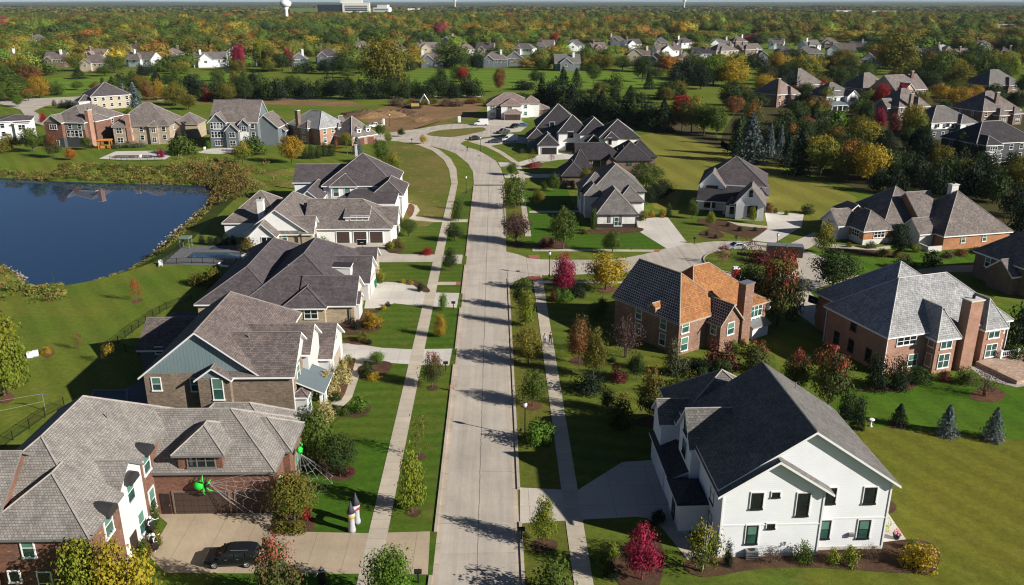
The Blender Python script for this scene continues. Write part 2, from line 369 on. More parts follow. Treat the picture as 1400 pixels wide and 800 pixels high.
M['drive'] = concrete('driveway concrete', (0.54, 0.485, 0.41), (4.2, 1.0, 0.05), (3.6, 0.4, 0.05), 0.5, 0.10)
M['drive_tan'] = concrete('tan driveway concrete', (0.43, 0.345, 0.245), (3.1, 0.2, 0.05), (20.0, 3.0, 0.05), 0.55, 0.14)
M['drive_new'] = concrete('pale new concrete', (0.60, 0.56, 0.50), (4.2, 1.0, 0.05), (3.6, 0.4, 0.05), 0.6, 0.07)
M['pave'] = concrete('patio pavers', (0.42, 0.39, 0.36), (0.9, 0, 0.03), (0.9, 0, 0.03), 0.6, 0.1)
M['pave_shade'] = concrete('terrace pavers darkened for shade', (0.15, 0.15, 0.155), (0.9, 0, 0.03), (0.9, 0, 0.03), 0.6, 0.1)  # pool terraces, the shade lying on them is put into the paver colour
M['tactile'] = plain('red tactile paving', (0.38, 0.13, 0.10), 0.8)
pond_px = [(-420, 236), (-200, 238), (0, 243), (60, 247), (150, 250.5), (230, 252.5), (270, 254), (288, 258), (291, 266), (283, 282), (262, 301), (235, 325), (205, 350), (182, 365), (160, 376), (120, 389), (85, 396), (50, 397), (37, 390), (26, 378), (0, 364), (-120, 340), (-300, 310), (-480, 280)]
WZ = -3.4
pond = smooth_poly([Vector(G(a, b, WZ) + (0,)) for a, b in pond_px], 4)
pond = [(p[0], p[1]) for p in pond]
if area(pond) < 0: pond.reverse()
def inset(poly, d):
    out = []; n = len(poly)
    for i in range(n):
        a = poly[i - 1]; b = poly[(i + 1) % n]; t = Vector((b[0] - a[0], b[1] - a[1])).normalized()
        out.append((poly[i][0] - t.y * d, poly[i][1] + t.x * d))
    return out
rim = inset(pond, -9.0); shore = inset(pond, -0.8); bed = inset(pond, 4.0)
cx, cy_ = sum(p[0] for p in pond) / len(pond), sum(p[1] for p in pond) / len(pond)
rad = [30000, 6000, 1500]
vin = []; zin = []; edges = []
for rr in rad[:1]:
    vin += [Vector((-rr, -rr)), Vector((rr, -rr)), Vector((rr, rr)), Vector((-rr, rr))]; zin += [0.0] * 4
for ring, z in ((rim, 0.0), (shore, WZ + 0.25), (bed, WZ - 1.5)):
    o = len(vin); vin += [Vector(p) for p in ring]; zin += [z] * len(ring)
    edges += [(o + i, o + (i + 1) % len(ring)) for i in range(len(ring))]
for gx in range(-400, 401, 50):
    for gy in range(0, 801, 50):
        dd = min(abs(gx - p[0]) + abs(gy - p[1]) for p in pond)
        if dd > 60 and not (-330 < gx < -50 and 110 < gy < 280): vin.append(Vector((gx, gy))); zin.append(0.0)
ov, oe, of, orig, _, _ = delaunay_2d_cdt(vin, edges, [], 0, 1e-4)
zz = [zin[o[0]] if o else 0.0 for o in orig]
gm = bpy.data.meshes.new('ground'); gm.from_pydata([(v.x, v.y, z) for v, z in zip(ov, zz)], [], of)
gm.materials.append(M['g_back']); struct(link('ground', gm))
wm, nt, b = nm('pond water')
b.inputs['Base Color'].default_value = (0.012, 0.040, 0.092, 1); b.inputs['Roughness'].default_value = 0.02; b.inputs['IOR'].default_value = 1.5
b.inputs['Specular IOR Level'].default_value = 0.5
bp = N(nt, 'ShaderNodeBump'); bp.inputs['Strength'].default_value = 0.02; bp.inputs['Distance'].default_value = 0.03
nt.links.new(noise(nt, posn(nt), 0.8, 4), bp.inputs['Height']); nt.links.new(bp.outputs[0], b.inputs['Normal'])
sheet('pond', inset(pond, -0.6), WZ, wm, True)
ZL = 0.006
sheet('lawn', [(-24, 50), (-5.7, 50), (-5.7, 222), (-24, 172)], 2 * ZL, M['g_front'], True)
sheet('lawn', [(-10.3, 64.8), (-5.75, 64.8), (-5.75, 50), (-24.5, 50), (-24.5, 84), (-12.1, 84), (-12.1, 93), (-10.3, 93)], 3 * ZL, M['g_lush'], True)
sheet('lawn', [(2.0, 50), (6.4, 50), (6.4, 146), (2.0, 146)], 2 * ZL, M['g_park'], True)
sheet('lawn', [(8.1, 50), (24, 50), (42, 118), (30, 148), (8.1, 143)], 2 * ZL, M['g_side'], True)
sheet('lawn', [(2.0, 170), (7, 170), (7, 225), (2.0, 225)], 2 * ZL, M['g_park'], True)
sheet('lawn', [(715, 262), (775, 258), (800, 318), (873, 317), (914, 340), (735, 342), (727, 330)], 2 * ZL, M['g_lush'])
sheet('lawn', [(523, 200), (562, 198), (590, 207), (606, 220), (612, 237), (611, 255), (600, 302), (545, 302), (520, 240)], 3 * ZL, M['g_vacant'], sm=3)
sheet('lawn', [(860, 860), (905, 772), (960, 740), (1205, 742), (1180, 600), (1160, 577), (1290, 588), (1400, 600), (1560, 615), (1560, 860)], ZL, M['g_olive'])
sheet('lawn', [(1138, 532), (1250, 515), (1400, 522), (1560, 535), (1560, 618), (1400, 602), (1290, 591), (1165, 580), (1140, 560)], 2 * ZL, M['g_vivid'], sm=2)
sheet('lawn', [(1108, 348), (1165, 341), (1250, 341), (1345, 341), (1355, 361), (1280, 363), (1240, 370), (1180, 378), (1130, 362)], 2 * ZL, M['g_vivid'])
sheet('lawn', [(1140, 388), (1178, 388), (1165, 408), (1120, 410), (1108, 400)], 2 * ZL, M['g_lush'])
sheet('lawn', [(868, 186), (905, 180), (960, 195), (1060, 225), (1172, 270), (1166, 290), (1110, 306), (1030, 285), (945, 295), (895, 285), (868, 240)], 2 * ZL, M['g_field'])
sheet('lawn', [(935, 262), (1000, 300), (1052, 312), (1025, 328), (990, 329), (942, 331), (914, 298)], 3 * ZL, M['g_side'])
sheet('fairway', [(30, 131), (70, 107), (240, 101), (352, 100), (350, 110), (270, 117), (200, 123), (110, 127)], ZL, M['g_fair'])
sheet('fairway', [(478, 123), (500, 98), (620, 96.5), (770, 95.5), (905, 102), (914, 112), (900, 124), (760, 119), (640, 122)], ZL, M['g_fair'])
sheet('dirt_lot', [(492, 161), (520, 148), (570, 139), (640, 137), (660, 149), (605, 165), (562, 178), (530, 178), (508, 170)], 2 * ZL, M['dirt'], sm=3)
sheet('dirt_lot', [(540, 184), (585, 176), (640, 166), (668, 160), (650, 156), (600, 166)], 2 * ZL, M['g_vacant'])
sheet('dirt_lot', [(100, 141), (220, 139), (300, 141), (500, 146), (480, 139), (300, 134), (120, 136)], 2 * ZL, M['dirt'])
# street
ZR = 0.03
main_l = [(-5.7, 20), (-5.7, 222)]
sheet('street', [(-5.7, 20), (2.0, 20), (2.05, 222), (-5.75, 222)], ZR, M['road'], True)
top_px = [(648, 252.6), (647, 236), (640, 223.7), (623, 210), (605, 203.5), (588, 199.7), (571, 197), (563, 194), (545, 190.5), (520, 188.5), (500, 187), (500, 183.5), (523, 182.6), (559, 178), (576.6, 175.7), (602, 171), (623, 169.5), (645, 170), (668, 172), (684, 169), (692, 176), (690, 182), (680, 186), (660, 188), (645, 190), (633, 194), (629.7, 197), (638, 201), (653.7, 205.7), (667.4, 213.4), (677.7, 220), (684.6, 230.6), (689.7, 246), (690.2, 252.6)]
sheet('street', top_px, ZR + 0.004, M['road'])
sheet('street_island', [(584, 184.5), (600, 178.5), (640, 175.5), (660, 174.5), (664, 178), (655, 181), (630, 186), (612, 187.5)], ZR + 0.06, M['g_vacant'], sm=3)
side_px = [(691, 344), (708, 348), (722, 353), (740, 355), (810, 355.6), (850, 353.6), (880, 348), (900, 343), (926, 335), (945, 332), (975, 345), (960, 372), (900, 371), (856, 372.5), (790, 375.6), (740, 377), (722, 378), (706, 384), (696, 393)]
sheet('street', side_px, ZR + 0.004, M['road'])
ck = (48.5, 151.0)
circ = lambda r, n=48, c=ck: [(c[0] + r * math.cos(2 * PI * i / n), c[1] + r * math.sin(2 * PI * i / n)) for i in range(n)]
sheet('street', circ(15.2), ZR + 0.008, M['road'], True)
sheet('street', [(1075, 335), (1097, 345), (1112, 352), (1130, 366), (1140, 386), (1106, 399), (1085, 408), (1060, 380)], ZR + 0.012, M['road'])
kb = MB(); n = 48
for i in range(n):
    a, b2 = 2 * PI * i / n, 2 * PI * (i + 1) / n
    kb.prism([(ck[0] + r * math.cos(t), ck[1] + r * math.sin(t)) for r, t in ((8.6, a), (8.9, a), (8.9, b2), (8.6, b2))], 0, 0.2)
struct(kb.build('island_kerb', 'kerb'))
sheet('street_island', circ(8.6), 0.14, M['g_side'], True)
sheet('street', [(0, 137.5), (60, 134), (110, 132), (110, 139), (62, 145), (46, 152), (60, 160), (64, 173), (40, 166), (28, 150), (0, 142)], ZR, M['road'])
sheet('street', [(215, 137.6), (400, 135.6), (660, 132.5), (660, 130.6), (400, 133.4), (215, 135.2)], ZR, M['drive'])
# kerbs along the street, dropped at the driveways
def kerb(x, w, spans):
    for y0, y1 in spans:
        k = MB(); k.box(x, x + w, y0, y1, -0.05, 0.14); struct(k.build('kerb', 'kerb'))
gl = [60.2, 66.6, 104.6, 110.3, 127.0, 134.2, 150.3, 156.5]
kerb(-6.0, 0.3, [(20, gl[0]), (gl[1], gl[2]), (gl[3], gl[4]), (gl[5], gl[6]), (gl[7], 222)])
kerb(2.0, 0.3, [(20, 67.9), (73.6, 142), (172, 222)])
sheet('gutter', [(-5.69, 20), (-5.2, 20), (-5.2, 222), (-5.69, 222)], ZR + 0.004, M['gutter'], True)
sheet('gutter', [(1.5, 20), (1.99, 20), (1.99, 141), (1.5, 141)], ZR + 0.004, M['gutter'], True)
sheet('gutter', [(1.5, 173), (1.99, 173), (1.99, 222), (1.5, 222)], ZR + 0.004, M['gutter'], True)
# sidewalks
sheet('sidewalk', [(-12.1, 20), (-10.3, 20), (-10.35, 225), (-12.1, 225)], 0.045, M['walk'], True)
sheet('sidewalk', [(617, 251), (614, 232), (607, 219), (592, 206.5), (572, 198.5), (545, 193.5), (505, 191.5), (505, 189.5), (546, 190.5), (578, 196.4), (600, 204.5), (616, 216.5), (624, 231), (626, 251)], 0.049, M['walk'])
sheet('sidewalk', [(6.4, 20), (8.05, 20), (8.3, 145.5), (6.6, 145.5)], 0.045, M['walk'], True)
sheet('sidewalk', [(6.2, 170.5), (7.5, 170.5), (7.3, 228), (6.1, 228)], 0.045, M['walk'], True)
sheet('sidewalk', [(711, 251), (709, 236), (701, 222.5), (682, 209.5), (664, 200.5), (645, 195.5), (648, 193.6), (670, 199), (688, 208), (708, 221.5), (717, 236), (718, 251)], 0.049, M['walk'])
sheet('sidewalk', [(728, 340.5), (800, 341), (902, 341.8), (900, 344.8), (800, 344), (728, 344)], 0.049, M['walk'])
sheet('sidewalk', [(742, 384), (800, 384.5), (852, 385), (850, 388), (742, 387.5)], 0.049, M['walk'])
for pts in ([(722, 349.5), (737, 349), (738, 354), (723, 353.5)], [(738, 377), (722, 378.5), (728, 384), (742, 382)], [(624, 385.6), (630, 385.6), (629, 390), (623, 390)], [(896, 341), (903, 341), (901, 345), (893, 345)]):
    sheet('tactile_paving', pts, 0.055, M['tactile'])
# driveways and paths
D = lambda pts, m='drive', sm=0, z=0.041: sheet('driveway', pts, z, M[m], sm=sm)
D([(212, 702), (374, 702), (370, 716), (380, 727), (432, 728), (500, 729.5), (588, 727), (585, 786), (488, 785), (226, 784), (203, 760), (229, 716)], 'drive_tan')
D([(458, 470), (483, 470), (523, 476), (561, 478), (618.5, 477), (614, 500), (575, 499.5), (525, 496), (498, 494), (455, 492)], 'drive_new')
D([(505, 384), (561.5, 388), (579.5, 400), (628, 401), (624.5, 421), (575, 419), (539, 415), (514, 422), (498, 422)], 'drive_new')
D([(452, 332), (528, 332), (531, 345), (546, 348), (633, 348.5), (631, 361), (590, 358.5), (507, 359), (498, 353), (474, 348)])
D([(711, 667), (789, 671), (851, 632), (916, 628), (945, 690), (925, 715), (870, 707), (796, 711), (711, 716)])
D([(869, 300), (912, 296), (940, 333), (912, 340.5), (874, 317)], 'drive_new')
D([(1045, 289), (1099, 293), (1096, 310), (1059, 332.5), (1027, 329), (1050, 313)], 'drive_new')
D([(1074, 336), (1114, 317), (1122, 331), (1096, 345)])
D([(1140, 389), (1165, 377), (1215, 374), (1250, 370), (1285, 364), (1340, 362), (1342, 373), (1285, 372), (1250, 381), (1215, 390), (1176, 390)], 'drive_tan')
D([(1092, 399), (1106, 397.5), (1122, 416), (1145, 427), (1140, 462), (1115, 447), (1084, 424), (1088, 405)])
D([(681, 222), (705, 223), (730, 216), (738, 210.5), (800, 208), (800, 216), (762, 219), (738, 223), (712, 227), (684, 228)], 'drive_new')
D([(689, 238.5), (772, 238), (772, 243), (690, 243.5)], 'drive_new')
D([(640, 194), (668, 189), (700, 185.5), (735, 190), (735, 198), (700, 195), (667, 200)], 'drive')
D([(642, 171), (662, 166), (680, 163), (712, 164), (722, 172), (712, 180), (690, 182), (684, 172)], 'drive')
D([(500, 186), (520, 182), (560, 190), (545, 191.5), (505, 191)], 'drive')
PT = lambda pts, m='walk', z=0.043, sm=0: sheet('path', pts, z, M[m], sm=sm)
PT([(484, 493), (498, 493.5), (481, 545), (465, 560), (452, 552), (470, 535)])
PT([(595, 385.6), (625, 385.6), (624, 390), (594, 390)])
PT([(556, 277), (570, 281), (574, 288), (568, 296), (600, 299), (640, 300), (639, 304), (598, 304), (558, 301), (566, 290), (562, 284)])
PT([(723, 288.5), (800, 288), (800, 290.5), (724, 291.5)])
PT([(978, 300), (1005, 304.5), (1050, 309.5), (1050, 313), (1005, 308), (980, 304)])
PT([(1118, 332), (1160, 336), (1185, 340.5), (1216, 336), (1218, 340), (1185, 345.5), (1158, 341), (1116, 337)])
PT([(880, 706), (930, 706), (965, 770), (945, 772), (905, 722)])
PT([(1200, 752), (1214, 702), (1240, 740), (1236, 752)], 'drive_new')
PT([(430, 452), (500, 443), (520, 424), (500, 424), (470, 440)], 'mulch')
PT([(70, 620), (150, 540), (195, 520), (215, 545), (210, 640), (120, 640)], 'pave_shade', 0.02)
PT([(210, 470), (240, 440), (275, 425), (285, 440), (230, 480)], 'pave_shade', 0.02)
PT([(215, 362), (250, 338), (330, 335), (345, 345), (340, 365), (250, 362)], 'pave_shade', 0.02)
PT([(135, 217), (158, 207), (222, 206), (236, 212), (226, 218), (170, 219)], 'drive_new', 0.02)
PT([(265, 209), (290, 203), (330, 201), (335, 207), (300, 211)], 'drive_new', 0.02)
PT([(1325, 502), (1360, 497), (1420, 495), (1440, 520), (1390, 530), (1345, 518)], 'brick_pink' if False else 'pave', 0.03)
BED = lambda pts, m='mulch', z=0.05, sm=3: sheet('mulch_bed', pts, z, M[m], sm=sm)
BED([(455, 540), (470, 505), (480, 492), (486, 492), (478, 520), (468, 545)], 'mulch_red')
BED([(372, 716), (380, 704), (404, 700), (425, 702), (431, 715), (425, 727), (384, 727)], 'mulch')
BED([(470, 570), (455, 580), (470, 566), (500, 552), (507, 560), (494, 571)], 'mulch')
BED([(412, 618), (436, 612), (450, 632), (484, 640), (483, 652), (466, 658), (440, 650)], 'mulch')
BED([(490, 502), (520, 494), (536, 498), (528, 512), (500, 520), (492, 515)], 'mulch')
BED([(470, 446), (500, 436), (520, 441), (518, 452), (480, 458), (468, 455)], 'mulch')
BED([(470, 462), (500, 463), (509, 471), (480, 471)], 'mulch_red')
BED([(540, 385), (570, 384), (588, 397), (580, 400), (562, 388)], 'mulch')
BED([(526, 336), (540, 326), (552, 334), (549, 344), (532, 346)], 'mulch')
BED([(556, 290), (560, 279), (567, 284), (562, 297)], 'mulch_red')
BED([(790, 318), (815, 313), (872, 311), (876, 317), (830, 321)], 'mulch')
BED([(862, 340), (864, 342), (862, 342)], 'mulch')
BED([(955, 300), (985, 300), (1020, 312), (1048, 312), (1028, 326), (1000, 320), (960, 308)], 'mulch')
BED([(957, 318), (975, 313), (990, 322), (980, 327), (960, 325)], 'mulch')
BED([(1130, 340), (1160, 345), (1190, 350), (1240, 352), (1238, 347), (1190, 342)], 'mulch')
BED([(835, 775), (850, 750), (878, 735), (905, 745), (905, 790), (890, 812), (860, 815)], 'mulch')
BED([(935, 770), (985, 752), (1040, 760), (1120, 752), (1205, 742), (1255, 738), (1283, 752), (1280, 778), (1255, 785), (1120, 777), (1040, 778), (960, 790)], 'mulch')
BED([(1170, 535), (1200, 527), (1250, 520), (1248, 532), (1200, 536)], 'mulch')
BED([(1325, 540), (1350, 530), (1374, 538), (1365, 550), (1335, 548)], 'mulch_red')
BED([(1215, 581), (1228, 576), (1241, 579), (1236, 586), (1220, 586)], 'mulch_red')
BED([(1278, 590), (1300, 584), (1310, 590), (1300, 598), (1284, 596)], 'mulch_red')
BED([(1340, 598), (1362, 592), (1374, 599), (1362, 606), (1344, 604)], 'mulch_red')
BED([(1205, 690), (1216, 684), (1226, 694), (1218, 702)], 'mulch')
BED([(1128, 393), (1140, 390), (1150, 395), (1136, 399)], 'mulch')
BED([(726, 745), (742, 735), (762, 742), (758, 752), (735, 755)], 'mulch')
BED([(553, 702), (566, 694), (576, 700), (568, 708)], 'mulch')
BED([(566, 624), (575, 619), (584, 625), (574, 630)], 'mulch')
BED([(583, 531), (593, 526), (600, 530), (592, 535)], 'mulch')
BED([(712, 555), (730, 549), (742, 556), (728, 562)], 'mulch_red')
BED([(778, 494), (792, 488), (806, 494), (792, 500)], 'mulch')
BED([(800, 516), (814, 510), (824, 517), (810, 522)], 'mulch')
BED([(866, 577), (890, 569), (906, 578), (886, 586)], 'mulch')
BED([(816, 398), (832, 391), (848, 396), (832, 401)], 'mulch_red')
BED([(695, 336), (706, 329), (718, 334), (706, 339)], 'mulch')
BED([(0, 548), (12, 536), (20, 545), (8, 553)], 'mulch_red')
BED([(55, 482), (68, 475), (75, 482), (65, 490)], 'mulch_red')
BED([(180, 413), (190, 408), (196, 411), (186, 415)], 'mulch_red')
BED([(735, 340), (745, 324), (770, 330), (775, 340)], 'mulch')
BED([(720, 226), (736, 221), (742, 226), (730, 232)], 'mulch_red')
# ------------------------------------------------------------------ houses
WIN = {}
class House:
    def __init__(s, label, x, y, rz=0.0, roof='shake_brown', wall='brick_tan', gable=None, trim='trim_white', cap='cap_brown', group=None, world=False, name='house', glass='glass', sash='trim_white'):
        s.root = thing(name, label, 'house', (x, y, 0), R(rz), group)
        s.x, s.y, s.rz, s.world = x, y, R(rz), world
        s.rt = [roof]; s.wt = [wall]; s.roof = MB(); s.wall = MB(); s.trim = MB(); s.cap = MB()
        s.gable = gable; s.trim_m = trim; s.cap_m = cap; s.k = 0; s.glass = glass; s.sash = sash; s.ch = []
    def mi(s, lst, m):
        if m is None: return 0
        if m not in lst: lst.append(m)
        return lst.index(m)
    def L(s, x, y): return (x - s.x, y - s.y) if s.world else (x, y)
    def wing(s, x0, x1, y0, y1, e, p, ax='x', ends='hh', base=0.0, o=0.42, wall=None, gable=None, roof=None, t=0.24, caps=True, low=None, left=None):
        (x0, y0), (x1, y1) = s.L(x0, y0), s.L(x1, y1); s.k += 1; dz = 0.004 * s.k
        wi = s.mi(s.wt, wall); gi = s.mi(s.wt, gable or s.gable or wall); ri = s.mi(s.rt, roof); e += dz
        eps = 0.003 * (s.k % 7); x0 += eps; x1 -= eps; y0 += eps; y1 -= eps
        top = e - 0.06
        if low:     # a different cladding on the lower storey: (height, material)
            s.wall.box(x0 - 0.02, x1 + 0.02, y0 - 0.02, y1 + 0.02, base, low[0], s.mi(s.wt, low[1])); s.wall.box(x0, x1, y0, y1, low[0], top, wi)
        else: s.wall.box(x0, x1, y0, y1, base, top, wi)
        if ax == 'x': T = lambda u, v, z: (u, v, z); u0, u1, v0, v1 = x0, x1, y0, y1
        else: T = lambda u, v, z: (v, u, z); u0, u1, v0, v1 = y0, y1, x0, x1
        hs = (v1 - v0) / 2; vm = (v0 + v1) / 2; a = hs + o; ze = e - p * o; zr = e + p * hs
        r0 = u0 - o + (a if ends[0] == 'h' else 0); r1 = u1 + o - (a if ends[1] == 'h' else 0)
        if r0 > r1 - 0.05: m = (r0 + r1) / 2; r0, r1 = m - 0.03, m + 0.03
        pts = [(u0 - o, vm - a, ze), (u1 + o, vm - a, ze), (u1 + o, vm + a, ze), (u0 - o, vm + a, ze), (r0, vm, zr), (r1, vm, zr)]
        tops = [(0, 1, 5, 4), (2, 3, 4, 5)]; rim_ = [(0, 1), (2, 3)]
        if ends[0] == 'h': tops.append((3, 0, 4)); rim_.append((3, 0))
        else: rim_ += [(3, 4), (4, 0)]
        if ends[1] == 'h': tops.append((1, 2, 5)); rim_.append((1, 2))
        else: rim_ += [(1, 5), (5, 2)]
        flip = ax != 'x'
        W = [T(*q) for q in pts]; Wd = [T(q[0], q[1], q[2] - t) for q in pts]
        fl = lambda f: f[::-1] if flip else f
        for f in tops:
            q = [Vector(W[i]) for i in f]; nn = (q[1] - q[0]).cross(q[2] - q[0]) * (-1 if flip else 1)
            s.roof.add(W, [fl(f)], s.mi(s.rt, left) if left and nn.normalized().x < -0.35 else ri)
        s.trim.add(W + Wd, [fl((b + 6, b2 + 6)[::-1] + (b, b2)[::1]) if False else fl((b, b + 6, b2 + 6, b2)) for b, b2 in rim_] + [fl(tuple(i + 6 for i in f[::-1])) for f in tops])
        # gable triangles of wall
        for k, u in ((0, u0), (1, u1)):
            if ends[k] == 'g':
                d = 0.25 if k == 0 else -0.25
                tri = [T(u, v0, top), T(u, v1, top), T(u, vm, zr - 0.07), T(u + d, v0, top), T(u + d, v1, top), T(u + d, vm, zr - 0.07)]
                fs = [(0, 2, 1), (3, 4, 5), (0, 3, 5, 2), (1, 2, 5, 4)]
                if (k == 1) != flip: fs = [f[::-1] for f in fs]
                s.wall.add(tri, fs, gi)
        if caps:
            segs = [(4, 5)] + ([(0, 4), (3, 4)] if ends[0] == 'h' else []) + ([(1, 5), (2, 5)] if ends[1] == 'h' else [])
            for i, j in segs:
                A, B = Vector(W[i]), Vector(W[j])
                if (B - A).length < 0.3: continue
                up = Vector((0, 0, 0.045)); s.cap.tube([A + up * 0.4, B + up * 0.4], 0.085, 5)
        return s
    def shed(s, x0, x1, y0, y1, zlow, zhigh, low='y0', base=0.0, wall=None, roof=None, o=0.3, t=0.2, walls=True):
        (x0, y0), (x1, y1) = s.L(x0, y0), s.L(x1, y1); s.k += 1; wi = s.mi(s.wt, wall); ri = s.mi(s.rt, roof)
        zl = zlow + 0.004 * s.k; zh = zhigh + 0.004 * s.k
        h = {'y0': (zl, zl, zh, zh), 'y1': (zh, zh, zl, zl), 'x0': (zl, zh, zh, zl), 'x1': (zh, zl, zl, zh)}[low]
        q = [(x0, y0), (x1, y0), (x1, y1), (x0, y1)]
        if walls:
            s.wall.add([(a, b, base) for a, b in q] + [(a, b, z - 0.08) for (a, b), z in zip(q, h)], [(3, 2, 1, 0), (4, 5, 6, 7), (0, 1, 5, 4), (1, 2, 6, 5), (2, 3, 7, 6), (3, 0, 4, 7)], wi)
        g = (zh - zl) / ((y1 - y0) if low[0] == 'y' else (x1 - x0))
        Q = [(x0 - o, y0 - o), (x1 + o, y0 - o), (x1 + o, y1 + o), (x0 - o, y1 + o)]
        if low == 'y0': H = [zl - g * o, zl - g * o, zh + g * o, zh + g * o]
        elif low == 'y1': H = [zh + g * o, zh + g * o, zl - g * o, zl - g * o]
        elif low == 'x0': H = [zl - g * o, zh + g * o, zh + g * o, zl - g * o]
        else: H = [zh + g * o, zl - g * o, zl - g * o, zh + g * o]
        s.roof.add([(a, b, z) for (a, b), z in zip(Q, H)], [(0, 1, 2, 3)], ri)
        s.trim.add([(a, b, z - 0.003) for (a, b), z in zip(Q, H)] + [(a, b, z - t) for (a, b), z in zip(Q, H)], [(7, 6, 5, 4), (0, 1, 5, 4), (1, 2, 6, 5), (2, 3, 7, 6), (3, 0, 4, 7)][0:1] + [(0, 4, 5, 1), (1, 5, 6, 2), (2, 6, 7, 3), (3, 7, 4, 0)])
        return s
    def plane(s, px, py, axis, c):
        """where the sight line through a photo point meets a wall plane (local coords)"""
        d = ray(px, py); ca, sa = math.cos(s.rz), math.sin(s.rz)
        o = (-s.x, -s.y)
        ol = (o[0] * ca + o[1] * sa, -o[0] * sa + o[1] * ca); dl = (d[0] * ca + d[1] * sa, -d[0] * sa + d[1] * ca)
        if s.world: c = c - (s.x if axis == 'x' else s.y)
        i = 0 if axis == 'x' else 1; tt = (c - ol[i]) / dl[i]
        return (ol[0] + dl[0] * tt, ol[1] + dl[1] * tt, CAMH + d[2] * tt)
    def win(s, axis, c, px, py, w, h, side=-1, style='dh', frame=None, glass=None, z=None):
        x, y, zz_ = s.plane(px, py, axis, c); return s.winl(x, y, zz_ if z is None else z, axis, side, w, h, style, frame, glass)
    def winw(s, x, y, z, axis, side, w, h, style='dh', frame=None, glass=None):
        x, y = s.L(x, y); return s.winl(x, y, z, axis, side, w, h, style, frame, glass)
    def winl(s, x, y, z, axis, side, w, h, style='dh', frame=None, glass=None):
        frame = frame or s.sash; glass = glass or s.glass
        key = (round(w, 2), round(h, 2), style, frame, glass)
        if key not in WIN:
            b = 0.1 if w > 0.7 else 0.07; f = MB(); hw, hh = w / 2, h / 2
            f.box(-hw - b, -hw, -0.07, 0.05, -hh - b, hh + b); f.box(hw, hw + b, -0.07, 0.05, -hh - b, hh + b)
            f.box(-hw + 0.001, hw - 0.001, -0.069, 0.05, hh, hh + b - 0.002); f.box(-hw - b - 0.05, hw + b + 0.05, -0.12, 0.05, -hh - b - 0.07, -hh)
            n = 2 if (style == 'pair' or w > 1.5) else 1
            if style == 'trip' or w > 2.3: n = 3
            for k in range(1, n): f.box(-hw + w * k / n - 0.05, -hw + w * k / n + 0.05, -0.06, 0.04, -hh + 0.001, hh - 0.001)
            if style in ('dh', 'pair', 'trip') and h > 1.0: f.box(-hw + 0.002, hw - 0.002, -0.05, 0.03, -0.035, 0.035)
            if style == 'grid':
                for k in range(1, 4): f.box(-hw + 0.002, hw - 0.002, -0.045, 0.03, -hh + h * k / 4 - 0.02, -hh + h * k / 4 + 0.02)
                for k in range(1, 2 * n): f.box(-hw + w * k / (2 * n) - 0.02, -hw + w * k / (2 * n) + 0.02, -0.046, 0.03, -hh + 0.003, hh - 0.003)
            g = MB(); g.box(-hw, hw, -0.025, 0.045, -hh, hh)
            bl = None
            if glass == 'glass' and style == 'dh' and h > 1.0: bl = MB(); bl.box(-hw + 0.02, hw - 0.02, -0.033, 0.0, 0.02, hh - 0.01)
            cs_ = None
            if frame == 'sash':
                e_ = b + 0.11; cs_ = MB(); cs_.box(-hw - e_, -hw - b - 0.001, -0.05, 0.05, -hh - e_, hh + e_); cs_.box(hw + b + 0.001, hw + e_, -0.05, 0.05, -hh - e_, hh + e_); cs_.box(-hw - b, hw + b, -0.049, 0.05, hh + b + 0.001, hh + e_ - 0.002); cs_.box(-hw - b, hw + b, -0.049, 0.05, -hh - e_ + 0.002, -hh - b - 0.075)
            WIN[key] = (f.mesh('window', [frame]), g.mesh('pane', [glass]), bl.mesh('shade', ['blind']) if bl else None, cs_.mesh('casing', ['trim_white']) if cs_ else None)
        fm, gm_, bm_, cm_ = WIN[key]
        rot = {('y', -1): 0, ('x', 1): PI / 2, ('y', 1): PI, ('x', -1): -PI / 2}[(axis, side)]
        o = link('window', fm, s.root, (x, y, z), rot); link('pane', gm_, o)
        if bm_: link('shade', bm_, o)
        if cm_: link('casing', cm_, o)
        return o
    def garage(s, x, y, w, h, axis='y', side=-1, mat='garage_brown', frame=None, px=None):
        if px: x, y, _ = s.plane(px[0], px[1], axis, px[2])
        else: x, y = s.L(x, y)
        rot = {('y', -1): 0, ('x', 1): PI / 2, ('y', 1): PI, ('x', -1): -PI / 2}[(axis, side)]
        d = MB(); d.box(-w / 2, w / 2, -0.03, 0.05, 0.02, h)
        n = max(2, int(w / 0.7))
        for r_ in range(4):
            for k in range(n):
                a = -w / 2 + w * k / n; z = h * r_ / 4
                d.box(a + 0.07, a + w / n - 0.07, -0.05, -0.02, z + 0.1, z + h / 4 - 0.06)
        o = d.build('garage_door', mat, s.root, True); o.location = (x, y, 0); o.rotation_euler = (0, 0, rot)
        f = MB(); b = 0.16
        f.box(-w / 2 - b, -w / 2, -0.08, 0.05, 0, h + b); f.box(w / 2, w / 2 + b, -0.08, 0.05, 0, h + b); f.box(-w / 2, w / 2, -0.079, 0.05, h, h + b - 0.002)
        f.build('frame', frame or s.trim_m, o)
        return o
    def door(s, x, y, w=1.0, h=2.2, axis='y', side=-1, mat='door_dark'):
        x, y = s.L(x, y); rot = {('y', -1): 0, ('x', 1): PI / 2, ('y', 1): PI, ('x', -1): -PI / 2}[(axis, side)]
        d = MB(); d.box(-w / 2, w / 2, -0.04, 0.04, 0.05, h); o = d.build('door', mat, s.root, True); o.location = (x, y, 0); o.rotation_euler = (0, 0, rot)
        k = MB(); k.ball((w * 0.38, -0.08, 1.05), 0.06, n=6); k.build('handle', 'metal_grey', o)
